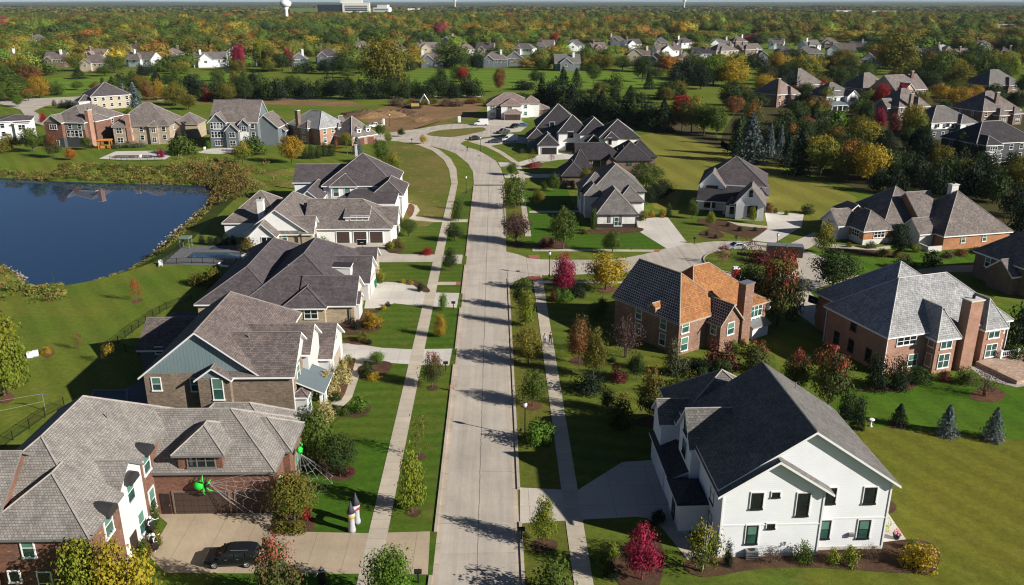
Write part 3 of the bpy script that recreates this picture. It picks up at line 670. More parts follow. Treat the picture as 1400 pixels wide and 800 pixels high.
    def chimney(s, x, y, w, d, z0, z1, mat='brick_red', cap='limestone', flue=True):
        x, y = s.L(x, y); c = MB(); c.box(x - w / 2, x + w / 2, y - d / 2, y + d / 2, z0, z1)
        o = c.build('chimney', mat, s.root, True)
        k = MB(); k.box(x - w / 2 - 0.1, x + w / 2 + 0.1, y - d / 2 - 0.1, y + d / 2 + 0.1, z1, z1 + 0.18); k.build('chimney_cap', cap, o)
        if flue: f = MB(); f.cyl(x, y, 0.2, z1 + 0.18, z1 + 0.65, 8); f.build('flue', 'black_metal', o)
    def post(s, x, y, z0, z1, r=0.14, mat='trim_white', name='column'):
        x, y = s.L(x, y); c = MB(); c.box(x - r, x + r, y - r, y + r, z0, z1); c.box(x - r * 1.5, x + r * 1.5, y - r * 1.5, y + r * 1.5, z0, z0 + 0.25); c.box(x - r * 1.4, x + r * 1.4, y - r * 1.4, y + r * 1.4, z1 - 0.18, z1 - 0.002)
        c.build(name, mat, s.root)
    def pipe(s, x, y, z1, mat='trim_white'):
        x, y = s.L(x, y); c = MB(); c.box(x - 0.05, x + 0.05, y - 0.05, y + 0.05, 0.1, z1); c.build('downspout', mat, s.root)
    def vents(s, pts):
        for x, y, z in pts:
            x, y = s.L(x, y); c = MB(); c.cyl(x, y, 0.07, z - 0.3, z + 0.35, 6); c.build('vent_pipe', 'metal_grey', s.root)
    def finish(s):
        s.wall.build('wall', s.wt, s.root, True); r_ = s.roof.build('roof', s.rt, s.root, True)
        s.trim.build('fascia', s.trim_m, r_)
        if s.cap.v: s.cap.build('ridge_cap', s.cap_m, r_)
        return s.root

# ---- red brick house, near left
h = House('red-brown brick house with weathered cedar roof and brown garage door behind the black car', -33, 70, 0, 'shake_tan', 'brick_red', trim='trim_grey', cap='cap_light', world=True, sash='trim_white')
h.wing(-39, -21.5, 70, 80, 5.1, 0.74, 'x', 'gh')
h.wing(-30, -20.8, 73.8, 79.0, 5.1, 0.76, 'x', 'hh')
h.wing(-32.6, -22.4, 75.2, 81.8, 5.1, 0.78, 'x', 'hh')
h.wing(-30.3, -26.1, 69.92, 75, 7.0, 0.74, 'y', 'hh', base=4.6)
h.wing(-44.4, -32.8, 57.6, 76.8, 7.9, 0.75, 'y', 'hh')
h.wing(-40.6, -32.1, 55.8, 61.4, 7.9, 0.66, 'y', 'hg', gable='brick_red')
h.wing(-66, -39.4, 55.2, 66.8, 7.9, 0.74, 'x', 'gg')
h.wing(-40, -32.3, 61.6, 66.6, 7.7, 0.7, 'x', 'hg', wall='limestone', gable='limestone', o=0.3)
h.wing(-32.6, -31.2, 56.6, 59.4, 2.7, 0.3, 'x', 'hh', wall='limestone', roof='metal_dark', o=0.3)
for hx, hy, wx in ((-32.75, 68.9, -32.78), (-32.25, 64.1, -32.28), (-32.05, 59.2, -32.08)):   # eyebrow hoods over the wall windows
    k = MB(); n = 9; rr = 0.9
    prof = [(hy + rr * math.cos(PI * i / n), 7.4 + 0.8 * math.sin(PI * i / n)) for i in range(n + 1)]
    x0, x1 = hx - 1.1 - h.x, hx + 0.6 - h.x
    vs = [(x, a - h.y, b + (0.3 if x == x0 else 0)) for x in (x0, x1) for a, b in prof] + [(x, hy - h.y + (a - hy) * 0.86, 7.4 + (b - 7.4) * 0.86 - 0.02) for x in (x1,) for a, b in prof]
    m = n + 1
    k.add(vs, [(i, i + 1, m + i + 1, m + i) for i in range(n)] + [(m + i, m + i + 1, 2 * m + i + 1, 2 * m + i) for i in range(n)] + [tuple(2 * m + i for i in range(m))], 0)
    k.build('eyebrow_hood', 'metal_dark', h.root, True)
    h.winw(wx, hy, 6.4, 'x', 1, 1.3, 2.0, 'dh', 'trim_white')
    if hy > 60: h.winw(wx, hy + (1.0 if hy < 66 else 0), 2.4, 'x', 1, 1.1, 2.2)
h.door(-32.26, 63.2, 1.3, 2.6, 'x', 1)
h.garage(0, 0, 5.2, 2.45, mat='garage_brown', frame='brick_red', px=(278, 700, 69.98))
h.garage(0, 0, 3.0, 2.45, mat='garage_brown', frame='brick_red', px=(347, 700, 69.98))
h.door(-32.05, 69.99, 0.9, 2.3)
h.win('y', 69.9, 275, 630, 2.5, 1.3, style='trip', frame='trim_grey', glass='glass_dark')
h.win('y', 55.78, 38, 749, 0.9, 1.6); h.win('y', 55.18, 20, 788, 0.8, 0.9, glass='glass_dark'); h.win('y', 55.78, 63, 797, 1.0, 2.0, glass='glass_dark')
h.winw(-20.78, 76.4, 1.8, 'x', 1, 1.6, 2.2, 'dh', 'trim_tan'); h.winw(-21.48, 72, 1.7, 'x', 1, 1.2, 1.9)
h.vents([(-30, 77.5, 7.0), (-36.2, 70, 10.7)])
h.finish(); HA = h

# ---- tan brick house with teal gable
h = House('tan brick house with a big teal board gable and brown shingle roof', -33, 95, 0, 'shake_brown', 'brick_tan', 'batten_teal', world=True, cap='cap_brown')
h.wing(-41.1, -27.8, 89.2, 109.5, 6.2, 0.79, 'y', 'gh', o=0.5)
h.wing(-33, -23.9, 89.0, 98.0, 6.2, 0.74, 'x', 'gg', gable='lap_pale', o=0.45)
h.wing(-33, -23.2, 94.6, 101.2, 6.5, 0.72, 'x', 'gg', gable='lap_pale', wall='lap_pale')
h.wing(-30, -21.7, 100, 108.8, 3.5, 0.66, 'x', 'gg', gable='lap_pale', wall='lap_pale')
h.wing(-47.5, -40, 103.3, 112, 3.5, 0.6, 'x', 'gg', wall='lap_grey')
h.wing(-34.6, -30.9, 88.25, 90.6, 6.0, 0.72, 'y', 'gg', o=0.35)
h.shed(-23.9, -20.9, 90.8, 96.2, 2.9, 4.3, 'x1', roof='metal_blue', walls=False)
h.wing(-24.2, -22.5, 89.4, 91.6, 3.0, 0.4, 'x', 'hh', wall='lap_pale', o=0.25)
for yy in (91.2, 93.5, 95.8): h.post(-21.2, yy, 0, 2.85, 0.16)
W_ = lambda px, py, w, hh_, **k: h.win('y', 89.18, px, py, w, hh_, **k)
W_(214, 525, 0.95, 1.55); W_(267, 526, 0.95, 1.55); W_(328, 522, 0.55, 1.2); W_(388.5, 525, 0.95, 1.55); W_(352, 558, 0.9, 1.5); W_(393, 563, 0.9, 1.5); W_(331, 553, 0.7, 0.4)
h.win('y', 88.24, 298, 532, 1.1, 2.6)
h.winw(-23.88, 92, 5.0, 'x', 1, 1.3, 1.7); h.winw(-23.88, 95.5, 5.2, 'x', 1, 1.0, 1.6); h.winw(-23.88, 97, 2.0, 'x', 1, 1.0, 1.9); h.door(-23.86, 93.6, 1.1, 2.3, 'x', 1)
h.garage(-21.68, 104.4, 5.0, 2.4, 'x', 1, 'trim_tan'); h.winw(-21.68, 104.4, 4.6, 'x', 1, 1.2, 1.2, 'dh')
h.winw(-22.48, 90.5, 1.6, 'x', 1, 1.2, 1.6, 'dh'); h.win('y', 103.28, 217, 479, 0.8, 0.9)
h.pipe(-23.85, 89.12, 6.0); h.pipe(-30.7, 89.1, 5.6, 'trim_tan'); h.vents([(-29.6, 88.9 + 4, 9.2)])
h.finish(); HB = h

# ---- low house with wide dark hip roof
h = House('low tan stone house with a wide plum grey hip roof and white box dormer', -32, 132, 0, 'shake_dark', 'stone_tan', world=True, cap='cap_dark')
h.wing(-39.2, -22.6, 120.9, 147, 3.3, 0.66, 'y', 'hh')
h.wing(-46, -33.5, 121.4, 151, 3.35, 0.60, 'y', 'hh')
h.wing(-32.4, -26.2, 119.55, 128, 3.3, 0.66, 'y', 'hh')
h.wing(-30, -21.9, 120.6, 129.6, 3.3, 0.67, 'x', 'gg', gable='lap_pale')
h.wing(-30, -21.2, 131, 140, 3.4, 0.67, 'x', 'gg', gable='lap_pale', wall='lap_pale')
h.wing(-27, -21.4, 122.2, 125.5, 2.9, 0.7, 'x', 'gg', gable='lap_pale', wall='lap_pale', o=0.3)
h.wing(-28, -21.6, 141.2, 147.6, 3.2, 0.67, 'x', 'hg', gable='lap_pale')
k = h.k
h.shed(-27.6, -23.9, 130.4, 132.9, 6.0, 6.15, 'x1', base=3.6, wall='lap_pale', roof='trim_dark', o=0.15)
h.chimney(*G(340, 361, 3.0), 1.7, 1.2, 0, 4.6, 'white_stucco')
h.win('y', 119.53, 425, 429, 1.9, 1.5, style='pair', glass='glass_dark')
for yy in (126.8, 123.0): h.winw(-21.88, yy, 1.7, 'x', 1, 1.1, 1.7)
h.garage(-21.18, 135.5, 5.0, 2.4, 'x', 1, 'trim_white', 'trim_tan'); h.winw(-21.18, 135.5, 4.6, 'x', 1, 1.1, 1.1, 'dh')
h.pipe(-22.5, 120.45, 3.1, 'trim_dark'); h.vents([(-33, 127, 7.3), (-31, 133, 8.3)])
h.finish(); HC = h

# ---- white house with three car garage
h = House('white house with three brown garage doors and grey brown shingle roof', -32, 175, 0, 'shake_mid', 'white_stucco', world=True, cap='cap_light', trim='trim_white')
h.wing(-39, -21.6, 166.2, 179.2, 3.4, 0.68, 'x', 'gh')
h.wing(-27, -20.9, 169.0, 177, 3.4, 0.66, 'x', 'gg')
h.shed(-31.0, -26.3, 167.6, 171, 5.3, 6.6, 'y0', base=3.6, o=0.35)
h.wing(-48.4, -43.4, 159.2, 168, 3.7, 0.95, 'y', 'gg', low=(1.0, 'stone_tan'))
h.wing(-50, -37.6, 162.2, 185, 3.6, 0.74, 'y', 'gh')
h.wing(-44, -36.7, 161.9, 168.2, 3.5, 0.8, 'x', 'gg', wall='stone_tan', gable='white_stucco')
h.wing(-40, -36.0, 170.5, 175.5, 4.6, 0.9, 'x', 'gg')
h.wing(-57, -45, 171, 187, 3.4, 0.62, 'x', 'hh')
h.wing(-38.7, -32.8, 193.9, 200, 6.3, 0.72, 'y', 'hh', roof='shake_dark')
h.wing(-40.6, -23.8, 194.4, 211, 6.3, 0.72, 'x', 'hh', roof='shake_dark')
h.wing(-28, -21.3, 186.4, 199, 5.7, 0.72, 'y', 'hh', roof='shake_dark')
h.wing(-33, -22, 178.8, 195, 5.2, 0.1, 'x', 'gg', o=0.05, caps=False, roof='shake_dark')
h.wing(-48.6, -36, 199.6, 211, 6.0, 0.55, 'x', 'gg', roof='shake_dark')
h.wing(-45.2, -40.2, 187, 202, 4.4, 0.85, 'y', 'gh', roof='shake_dark')
h.chimney(*G(358, 296, 4.5), 1.3, 1.2, 3, 8.0, 'white_stucco'); h.chimney(*G(487, 209, 11), 0.5, 0.5, 10, 12.9, 'limestone', flue=False)
for px in (469.7, 493, 515): h.garage(0, 0, 2.6, 2.4, mat='garage_brown', frame='trim_white', px=(px, 333, 166.18))
h.win('y', 167.58, 491.5, 298, 3.6, 0.75, style='trip', glass='glass_dark')
h.win('y', 159.18, 365, 332, 1.9, 2.2, style='pair', glass='glass_dark'); h.win('y', 161.88, 389, 325, 0.9, 1.3)
for px, py, yy in ((459.4, 262.6, 193.88), (475, 262.8, 193.88), (505, 260.5, 194.38), (520, 260.5, 194.38)): h.win('y', yy, px, py, 1.2, 2.0)
for yy in (163.2, 166.5): h.winw(-36.68, yy, 2.0, 'x', 1, 0.8, 1.5)
h.winw(-21.28, 190, 4.2, 'x', 1, 1.1, 1.6); h.winw(-21.28, 194, 4.2, 'x', 1, 1.1, 1.6); h.door(-36.68, 165, 1.2, 2.3, 'x', 1)
h.vents([(-36, 203.2, 12.0), (-41, 206, 8.6), (-40.3, 206, 8.6)]); h.post(-38.9, 161.4, 0, 3.2, 0.12, 'trim_dark'); h.pipe(-21.5, 186.3, 5.4, 'trim_dark'); h.pipe(-38.7, 193.8, 6.0)
h.finish(); HD = h

# ---- white house, near right
h = House('white lap-sided two storey house with black windows and grey shingle roof, nearest on the right', 27.1, 72, 1.0, 'shake_grey', 'white_lap', cap='cap_light', sash='sash')
x0 = -7.55
h.wing(x0, 7.6, -8.9, 4.8, 7.25, 0.68, 'y', 'gg', o=0.55)
h.wing(x0 - 0.1, 1.35, -9.6, -2, 7.05, 0.66, 'y', 'gg', o=0.62, caps=False)
h.wing(-8.5, 2, -1.6, 3.2, 6.8, 1.15, 'x', 'gg', o=0.3)
h.wing(-8.3, 2, 4.6, 12.0, 6.3, 0.75, 'y', 'hh', o=0.4)
h.wing(-10.0, -7, 5.0, 8.6, 5.9, 0.95, 'x', 'gg', o=0.3)
h.wing(-10.3, -7.6, -5.6, -1.4, 3.1, 0.35, 'x', 'hh', o=0.35, roof='shake_char', caps=False)
h.shed(-10.2, -7.4, -1.0, 8.0, 3.0, 4.2, 'x0', roof='shake_char')
def ww(px, py, w, hh_, **k):
    front = px < 1114
    h.win('y', -9.62 if front else -8.92, px, py, w * 0.85, hh_ * 0.93, frame='sash', **k)
ww(1035, 685, 1.0, 1.55, glass='glass_dark'); ww(1061, 676.5, 0.65, 0.4, style='fix', glass='glass_dark'); ww(1098, 690, 1.05, 2.3, glass='glass_dark'); ww(1134.6, 678, 1.05, 1.55, glass='glass_dark'); ww(1189.6, 677.5, 1.05, 1.6, glass='glass_dark')
ww(1028, 731, 1.0, 1.9); ww(1054, 719.5, 0.65, 0.4, style='fix', glass='glass_dark'); ww(1126.8, 724, 1.05, 1.9); ww(1181, 723.5, 1.05, 1.9)
for yy, zz_ in ((0.8, 7.6), (0.8, 5.2)): h.winw(-8.52, yy, zz_, 'x', -1, 1.2, 1.4, 'dh')
h.winw(-7.6, -6.5, 4.6, 'x', -1, 1.0, 1.6); h.winw(-7.6, -6.5, 1.6, 'x', -1, 1.0, 1.8); h.garage(-10.22, 4.0, 5.0, 2.3, 'x', -1, 'trim_white'); h.door(-10.32, -3.4, 1.1, 2.2, 'x', -1)
b = MB(); b.box(x0 - 0.14, 1.38, -9.64, -9.5, 3.3, 3.42); b.box(1.38, 7.64, -8.94, -8.8, 3.3, 3.42); b.build('belt_board', 'trim_white', h.root)
for xx, yy in ((x0 - 0.12, -9.64), (1.25, -9.64), (7.5, -8.94)):
    b = MB(); b.box(xx - 0.02, xx + 0.13, yy - 0.02, yy + 0.12, 0.05, 6.9); b.build('corner_board', 'trim_white', h.root)
b = MB(); b.box(x0 - 0.13, 1.37, -9.65, -9.0, 0.0, 0.4); b.box(1.37, 7.63, -8.95, -8.6, 0, 0.4); b.build('foundation', 'limestone', h.root)
h.pipe(1.55, -9.05, 6.8); h.vents([(2.6, 2.5, 11.0)])
o = MB(); o.box(4.3, 4.75, -9.15, -8.9, 1.5, 1.85); o.build('utility_meter', 'metal_grey', h.root)
h.finish(); HW = h

# ---- brick house with a fresh cedar roof, left slopes coloured for shade
h = House('brown brick house with a bright orange new cedar roof, its shaded left slopes darker', 25.3, 107.0, 34, 'cedar_new', 'brick_rust', cap='trim_tan', trim='trim_tan')
h.wing(0, 9.8, 0, 13.2, 5.4, 0.95, 'y', 'hg', left='shake_shade')
h.wing(3.5, 17.4, 0.9, 11.5, 5.4, 0.88, 'x', 'hh')
h.wing(5.8, 9.9, -2.4, 5.5, 4.6, 1.1, 'y', 'gh', left='shake_shade')
h.wing(13.2, 17.4, -0.9, 4, 5.2, 0.5, 'y', 'hh')
h.shed(13.4, 16.9, -2.0, -0.8, 2.0, 2.6, 'y0', wall='white_stucco', roof='metal_grey')
h.wing(-0.35, 0.9, 4.4, 5.6, 6.1, 0.7, 'x', 'gg', base=4.6, o=0.18)
h.chimney(10.9, -2.1, 1.8, 1.3, 0, 9.3, 'brick_rust', 'metal_grey', False)
h.winw(1.2, -0.02, 4.2, 'y', -1, 1.3, 1.7, 'dh'); h.winw(1.2, -0.02, 1.6, 'y', -1, 1.3, 1.9, 'dh')
h.winw(7.9, -2.42, 3.2, 'y', -1, 1.3, 1.7, 'dh'); h.winw(5.78, -1.2, 3.2, 'x', -1, 0.9, 1.5)
h.winw(15.1, -0.92, 4.0, 'y', -1, 2.5, 2.0, 'trip', 'trim_white'); h.winw(15.1, -0.92, 1.9, 'y', -1, 1.8, 1.6, 'pair', 'trim_white'); h.winw(13.0, 0.88, 4.0, 'y', -1, 1.0, 1.8)
for yy in (3, 8): h.winw(-0.02, yy, 4.0, 'x', -1, 1.1, 1.7); h.winw(-0.02, yy, 1.6, 'x', -1, 1.1, 1.7)
b = MB(); b.ball((17.9, -0.6, 4.0), 0.75, sq=(0.35, 1, 1)); b.build('satellite_dish', 'trim_white', h.root)
h.finish(); HO = h

# ---- pinkish brick house with pale slate roof
h = House('pink brick house with a pale slate roof and a tall brick chimney, at right', 51.3, 100.2, 17, 'slate', 'brick_pink', cap='cap_pale', trim='trim_white')
h.wing(0, 20.4, 0, 12.2, 5.9, 0.85, 'x', 'hh')
h.wing(2.5, 17.5, 3.0, 17.5, 5.9, 0.80, 'y', 'hh')
h.wing(15.4, 18.8, -0.9, 6, 5.7, 1.75, 'y', 'hh')
h.wing(6.5, 9.8, -1.7, 6, 5.7, 1.85, 'y', 'hh')
h.wing(14, 20.2, 3, 9, 5.95, 0.9, 'y', 'hh')
h.chimney(11.6, -1.5, 2.1, 1.5, 0, 9.9, 'brick_pink', 'limestone')
h.winw(3.1, -0.02, 4.6, 'y', -1, 3.0, 1.1, 'trip', 'trim_white', 'glass_dark'); h.winw(4.6, -0.02, 1.6, 'y', -1, 1.4, 1.6)
for zz_ in (1.7, 4.5): h.winw(8.15, -1.72, zz_, 'y', -1, 1.7, 1.9, 'pair', 'trim_white'); h.winw(17.1, -0.92, zz_, 'y', -1, 1.8, 1.8, 'pair', 'trim_white'); h.winw(14, -0.02, zz_, 'y', -1, 0.8, 1.6, 'dh', 'trim_white', 'glass_dark'); h.winw(6.58, -0.8, zz_, 'x', -1, 0.9, 1.7, 'dh', 'trim_white', 'glass_dark'); h.winw(19.4, -0.02, zz_, 'y', -1, 0.8, 1.6)
for yy in (3, 6.5, 9.5): h.winw(-0.02, yy, 1.7, 'x', -1, 0.9, 1.7, 'dh', 'trim_dark', 'glass_dark')
h.winw(-0.02, 6.5, 4.6, 'x', -1, 0.9, 1.2, 'dh', 'trim_dark', 'glass_dark')
h.pipe(-0.1, -0.1, 5.7); h.pipe(20.45, -0.1, 5.7); h.pipe(-0.1, 12.1, 5.7)
h.finish(); HS = h

# ---- long brick house behind it
h = House('long orange brick ranch house with charcoal brown hip roofs and arched window wing', 89.2, 158.6, 12.5, 'shake_mid', 'brick_orange', cap='cap_light', trim='trim_white')
h.wing(0, 15.6, 0, 14.6, 3.3, 0.88, 'y', 'hh', low=(0.9, 'brick_orange'))
h.wing(-8, 6, 8, 22, 4.0, 0.85, 'x', 'hh')
h.wing(-1.0, 4.2, 6.5, 16, 5.4, 0.86, 'x', 'gg')
h.wing(-13.2, -6.2, 7.0, 16, 3.3, 0.85, 'y', 'hh', low=(1.1, 'limestone'))
h.wing(-15.8, -9, 11.8, 17.8, 3.3, 0.85, 'x', 'gh', wall='limestone', gable='limestone')
h.wing(-3.5, -0.3, 2.6, 8, 3.2, 0.85, 'x', 'gg', wall='limestone')
h.wing(-10, -6.6, 17, 22, 4.6, 0.8, 'y', 'gh')
h.chimney(7.6, 8.4, 1.6, 1.2, 8, 11.2, 'limestone')
for xx in (4.6, 9.6): h.winw(xx, -0.03, 2.0, 'y', -1, 0.8, 1.4)
h.winw(-9.6, 6.97, 2.1, 'y', -1, 2.4, 1.3, 'trip', 'trim_white', 'glass_dark')
h.winw(-15.82, 14.8, 2.4, 'x', -1, 1.8, 2.2, 'grid', 'trim_white', 'glass_dark'); h.winw(-13.22, 9.6, 2.0, 'x', -1, 2.2, 1.3, 'trip', 'trim_white', 'glass_dark'); h.winw(-0.03, 4.0, 1.7, 'x', -1, 1.6, 1.5, 'pair', 'trim_white', 'glass_dark')
b = MB(); b.box(-3.8, -0.6, -0.6, -0.3, 0, 1.1); b.box(-3.8, -3.5, -0.3, 2.6, 0, 1.1); b.build('garden_wall', 'limestone', h.root)
h.finish(); HK = h

# ---- white gabled house, centre right
h = House('white gabled house with covered front porch standing beside the open olive field', 54.6, 184.3, -18, 'shake_dark', 'white_lap', cap='cap_dark')
h.wing(0, 6.1, 0, 9, 4.2, 1.2, 'y', 'gh', roof='shake_mid')
h.wing(-9, 6.0, 11.5, 27, 5.9, 0.68, 'x', 'hh')
h.wing(-9.1, -3.4, 9.6, 18, 5.8, 1.05, 'y', 'gh', roof='shake_mid')
h.shed(-9.0, 0.4, 4.4, 11.8, 3.0, 5.6, 'y0', roof='shake_char', walls=False)
h.wing(-2.3, 0.4, 1.3, 7, 3.0, 0.8, 'y', 'hh', o=0.2)
h.wing(4.0, 6.6, 8, 20, 4.4, 0.8, 'y', 'hh', wall='lap_char')
h.wing(-8.8, -0.2, 7.4, 11.6, 2.95, 0.05, 'x', 'gg', o=0.0, caps=False)
for xx in (-8.8, -5.8, -2.8): h.post(xx, 4.6, 0, 2.85, 0.16)
h.winw(3.6, -0.03, 2.1, 'y', -1, 2.0, 2.4, 'pair', 'sash', 'glass_dark'); h.winw(3.0, -0.03, 6.2, 'y', -1, 0.7, 1.3, 'fix', 'sash', 'glass_dark'); h.winw(-0.9, 1.27, 2.0, 'y', -1, 0.8, 2.0, 'dh', 'sash', 'glass_dark')
h.winw(-6.2, 9.57, 4.5, 'y', -1, 2.6, 1.9, 'grid', 'sash', 'glass_dark'); h.winw(-6.3, 7.37, 1.6, 'y', -1, 2.4, 1.7, 'pair', 'sash', 'glass_dark'); h.door(-2.2, 7.38, 1.2, 2.3)
h.finish(); HE = h

# ---- white house with grey roofs by the bright lawn
h = House('white brick house with layered mid grey hip roofs beside the bright lawn', 27, 190, 0, 'shake_grey', 'white_brick', world=True, trim='trim_dark', cap='cap_light', sash='trim_dark')
h.wing(22.2, 30.8, 177.3, 190, 3.5, 0.98, 'y', 'hh', low=(0.9, 'trim_dark'))
h.wing(22, 34.3, 188.2, 204, 6.0, 0.78, 'y', 'hh')
h.wing(19.8, 27, 190, 198, 5.9, 0.8, 'x', 'hh')
h.wing(20.4, 24.6, 186.4, 194, 5.6, 0.9, 'y', 'hh')
h.wing(28, 33.5, 185.5, 194, 4.4, 0.95, 'y', 'hh')
h.win('y', 177.28, 845, 303, 1.6, 1.8, style='pair', frame='trim_white'); h.winw(34.32, 192, 4.4, 'x', 1, 1.2, 1.6)
for s_ in (-1, 1):
    b = MB(); b.box(26.1 - h.x + s_ * 1.25 - 0.3, 26.1 - h.x + s_ * 1.25 + 0.3, 177.2 - h.y, 177.29 - h.y, 1.2, 3.0); b.build('shutter', 'trim_grey', h.root)
h.garage(30.82, 182.5, 5.0, 2.3, 'x', 1, 'garage_black'); h.pipe(30.9, 177.2, 3.3, 'trim_dark'); h.pipe(22.1, 177.2, 3.3, 'trim_dark')
for yy in (192, 195.5): h.winw(19.78, yy, 4.2, 'x', -1, 1.0, 1.6)
h.finish(); HG = h

# ---- brown brick house with charcoal roof
h = House('brown brick house with charcoal roofs behind the white brick house', 32, 240, 0, 'shake_char', 'brick_brown', world=True, trim='trim_dark', cap='cap_dark', sash='trim_dark')
h.wing(33, 43.3, 230.5, 244, 5.6, 0.78, 'y', 'hh')
h.wing(22.8, 36, 232.0, 242, 5.6, 0.72, 'x', 'gh')
h.wing(17.8, 24.0, 220, 231, 3.4, 0.85, 'y', 'hh')
h.wing(21, 26, 226, 236, 4.4, 0.8, 'x', 'hh')
h.wing(38, 46.0, 238, 248, 5.2, 0.78, 'x', 'hh')
h.wing(30.8, 33.4, 229.6, 236, 5.4, 0.9, 'y', 'gh')
h.win('y', 231.98, 815.5, 223, 2.0, 1.7, style='pair', frame='sash', glass='glass_dark'); h.win('y', 230.48, 860.5, 221.5, 1.1, 1.7); h.win('y', 230.48, 879, 221.5, 1.0, 1.6, glass='glass_dark')
h.win('y', 219.98, 779, 250, 1.3, 1.0, glass='glass_dark'); h.vents([(34, 231.6, 8.2), (36, 234, 8.6)])
h.garage(17.78, 225.5, 4.8, 2.4, 'x', -1, 'garage_black')
h.finish(); HH = h

# ---- white and charcoal house beyond
h = House('white walled house with charcoal hip roofs and two dark garages, beyond the brown brick house', 30, 282, 0, 'shake_char', 'white_stucco', world=True, trim='trim_dark', cap='cap_pale', sash='sash')
h.wing(14.0, 20.4, 270.6, 282, 3.5, 0.85, 'y', 'hh')
h.wing(21.0, 31.0, 278.0, 291, 6.3, 0.72, 'x', 'hh')
h.wing(33.4, 46.0, 267.0, 281, 6.2, 0.74, 'y', 'hh')
h.wing(28, 38, 276, 290, 6.2, 0.85, 'y', 'hh')
h.wing(29.6, 34, 268.6, 275, 4.2, 0.9, 'y', 'hh')
h.wing(14.5, 30, 290, 308, 6.2, 0.75, 'x', 'hh', wall='lap_grey')
h.wing(11, 17, 283, 294, 3.6, 0.85, 'y', 'hh', wall='lap_grey')
h.wing(35, 39, 265.6, 271, 6.1, 0.8, 'y', 'hh')
h.garage(0, 0, 5.0, 2.3, mat='garage_black', px=(750.5, 211, 270.58), frame='trim_white'); h.garage(26.2, 277.98, 5.2, 2.4, mat='garage_black', frame='trim_dark')
for px, py, yy, w in ((780, 184, 277.98, 1.6), (834, 193, 265.58, 0.9), (755, 171, 289.98, 1.4), (817, 199, 268.58, 0.7)): h.win('y', yy, px, py, w, 1.8, glass='glass_dark')
h.finish(); HI = h

# ---- pale house at the end of the loop
h = House('cream white house with pinkish brown tile roof at the end of the street loop', 7, 362, 0, 'shake_pink', 'white_stucco', world=True, trim='trim_tan', cap='cap_light')
h.wing(-3.0, 14.5, 362, 376, 6.3, 0.5, 'x', 'hh'); h.wing(2.5, 10.8, 355.6, 366, 6.0, 0.5, 'y', 'hh'); h.wing(4.0, 10.9, 353.4, 358, 3.2, 0.5, 'x', 'hh')
h.wing(-3.4, 1.2, 359, 366, 6.0, 0.6, 'y', 'hh'); h.wing(12, 19, 364, 374, 6.0, 0.5, 'x', 'hh'); h.wing(16, 23.5, 366, 373, 3.2, 0.5, 'x', 'hh', wall='stone_tan'); h.wing(0.4, 3.0, 357.6, 362, 4.6, 0.5, 'y', 'hh', wall='lap_char', roof='shake_char')
h.garage(6.2, 353.38, 4.6, 2.3, mat='garage_brown'); h.garage(9.6, 353.38, 1.9, 2.3, mat='garage_brown')
for x_, z_ in ((-1.1, 4.6), (-1.1, 1.8)): h.winw(x_, 358.98, z_, 'y', -1, 1.8, 1.5, 'pair')
h.winw(6.2, 355.58, 4.7, 'y', -1, 1.6, 1.2, 'pair'); h.winw(14.52, 363, 4.7, 'x', 1, 1.4, 1.4); h.winw(13.0, 361.98, 4.7, 'y', -1, 1.2, 1.4); h.winw(13.0, 361.98, 1.8, 'y', -1, 1.2, 1.4)
h.finish(); HJ = h
# ------------------------------------------------------------------ houses further away
def gen(label, px, py, rz, w, d, e, p=0.75, roof='shake_mid', wall='brick_tan', seed=0, gable=None, front=None, side=None, chim=None, trim='trim_white', cap='cap_light', garage=None, far=False, glass='glass_dark', group=None, low=None, centre=False):
    rnd = random.Random(seed * 7 + 3); x, y = G(px, py)
    if centre: x -= w / 2 * math.cos(R(rz)); y -= w / 2 * math.sin(R(rz))
    h = House(label, x, y, rz, roof, wall, gable, trim, cap, glass=glass, group=group)
    h.wing(0, w, 0, d, e, p, 'x' if w >= d else 'y', 'gg' if gable and rnd.random() < 0.4 else 'hh', low=low)
    if front is None: front = [(rnd.uniform(0.05, 0.2) * w, rnd.uniform(0.36, 0.5) * w, 2.2, e, 'g' if rnd.random() < 0.6 else 'h')]
    for fx, fw, fd, fe, k in front:
        h.wing(fx, fx + fw, -fd, d * 0.5, fe, p * 1.1, 'y', k + 'h', low=low)
        if far: h.winl(fx + fw / 2, -fd - 0.03, fe - 1.7, 'y', -1, min(2.0, fw * 0.4), 1.5, 'pair')
        else:
            for z in ((fe - 1.6,) if fe < 4.5 else (fe - 1.7, 1.6)): h.winl(fx + fw / 2, -fd - 0.03, z, 'y', -1, min(2.6, fw * 0.45), 1.6, 'pair')
    if side:
        for sx0, sx1, sy0, sy1, se, k in side: h.wing(sx0, sx1, sy0, sy1, se, p, 'x' if sx1 - sx0 > sy1 - sy0 else 'y', k)
    occ = [(fx - 0.8, fx + fw + 0.8) for fx, fw, fd, fe, k in front]
    n = max(2, int(w / 3.2))
    for i in range(n):
        xx = w * (i + 0.5) / n
        if any(a < xx < b for a, b in occ): continue
        for z in ((e - 1.6,) if e < 4.5 or far else (e - 1.6, e - 4.4)):
            if z > 0.8: h.winl(xx, -0.03, z, 'y', -1, 1.2, 1.5, 'dh')
    if not far:
        for i in range(2):
            for z in ((e - 1.6,) if e < 4.5 else (e - 1.6, e - 4.4)):
                h.winl(-0.03, d * (0.3 + 0.4 * i), z, 'x', -1, 1.0, 1.5, 'dh'); h.winl(w + 0.03, d * (0.3 + 0.4 * i), z, 'x', 1, 1.0, 1.5, 'dh')
    if chim: h.chimney(chim[0], chim[1], 1.5, 1.1, chim[2], chim[3], chim[4] if len(chim) > 4 else 'brick_red', flue=not far)
    if garage: h.garage(*garage)
    return h
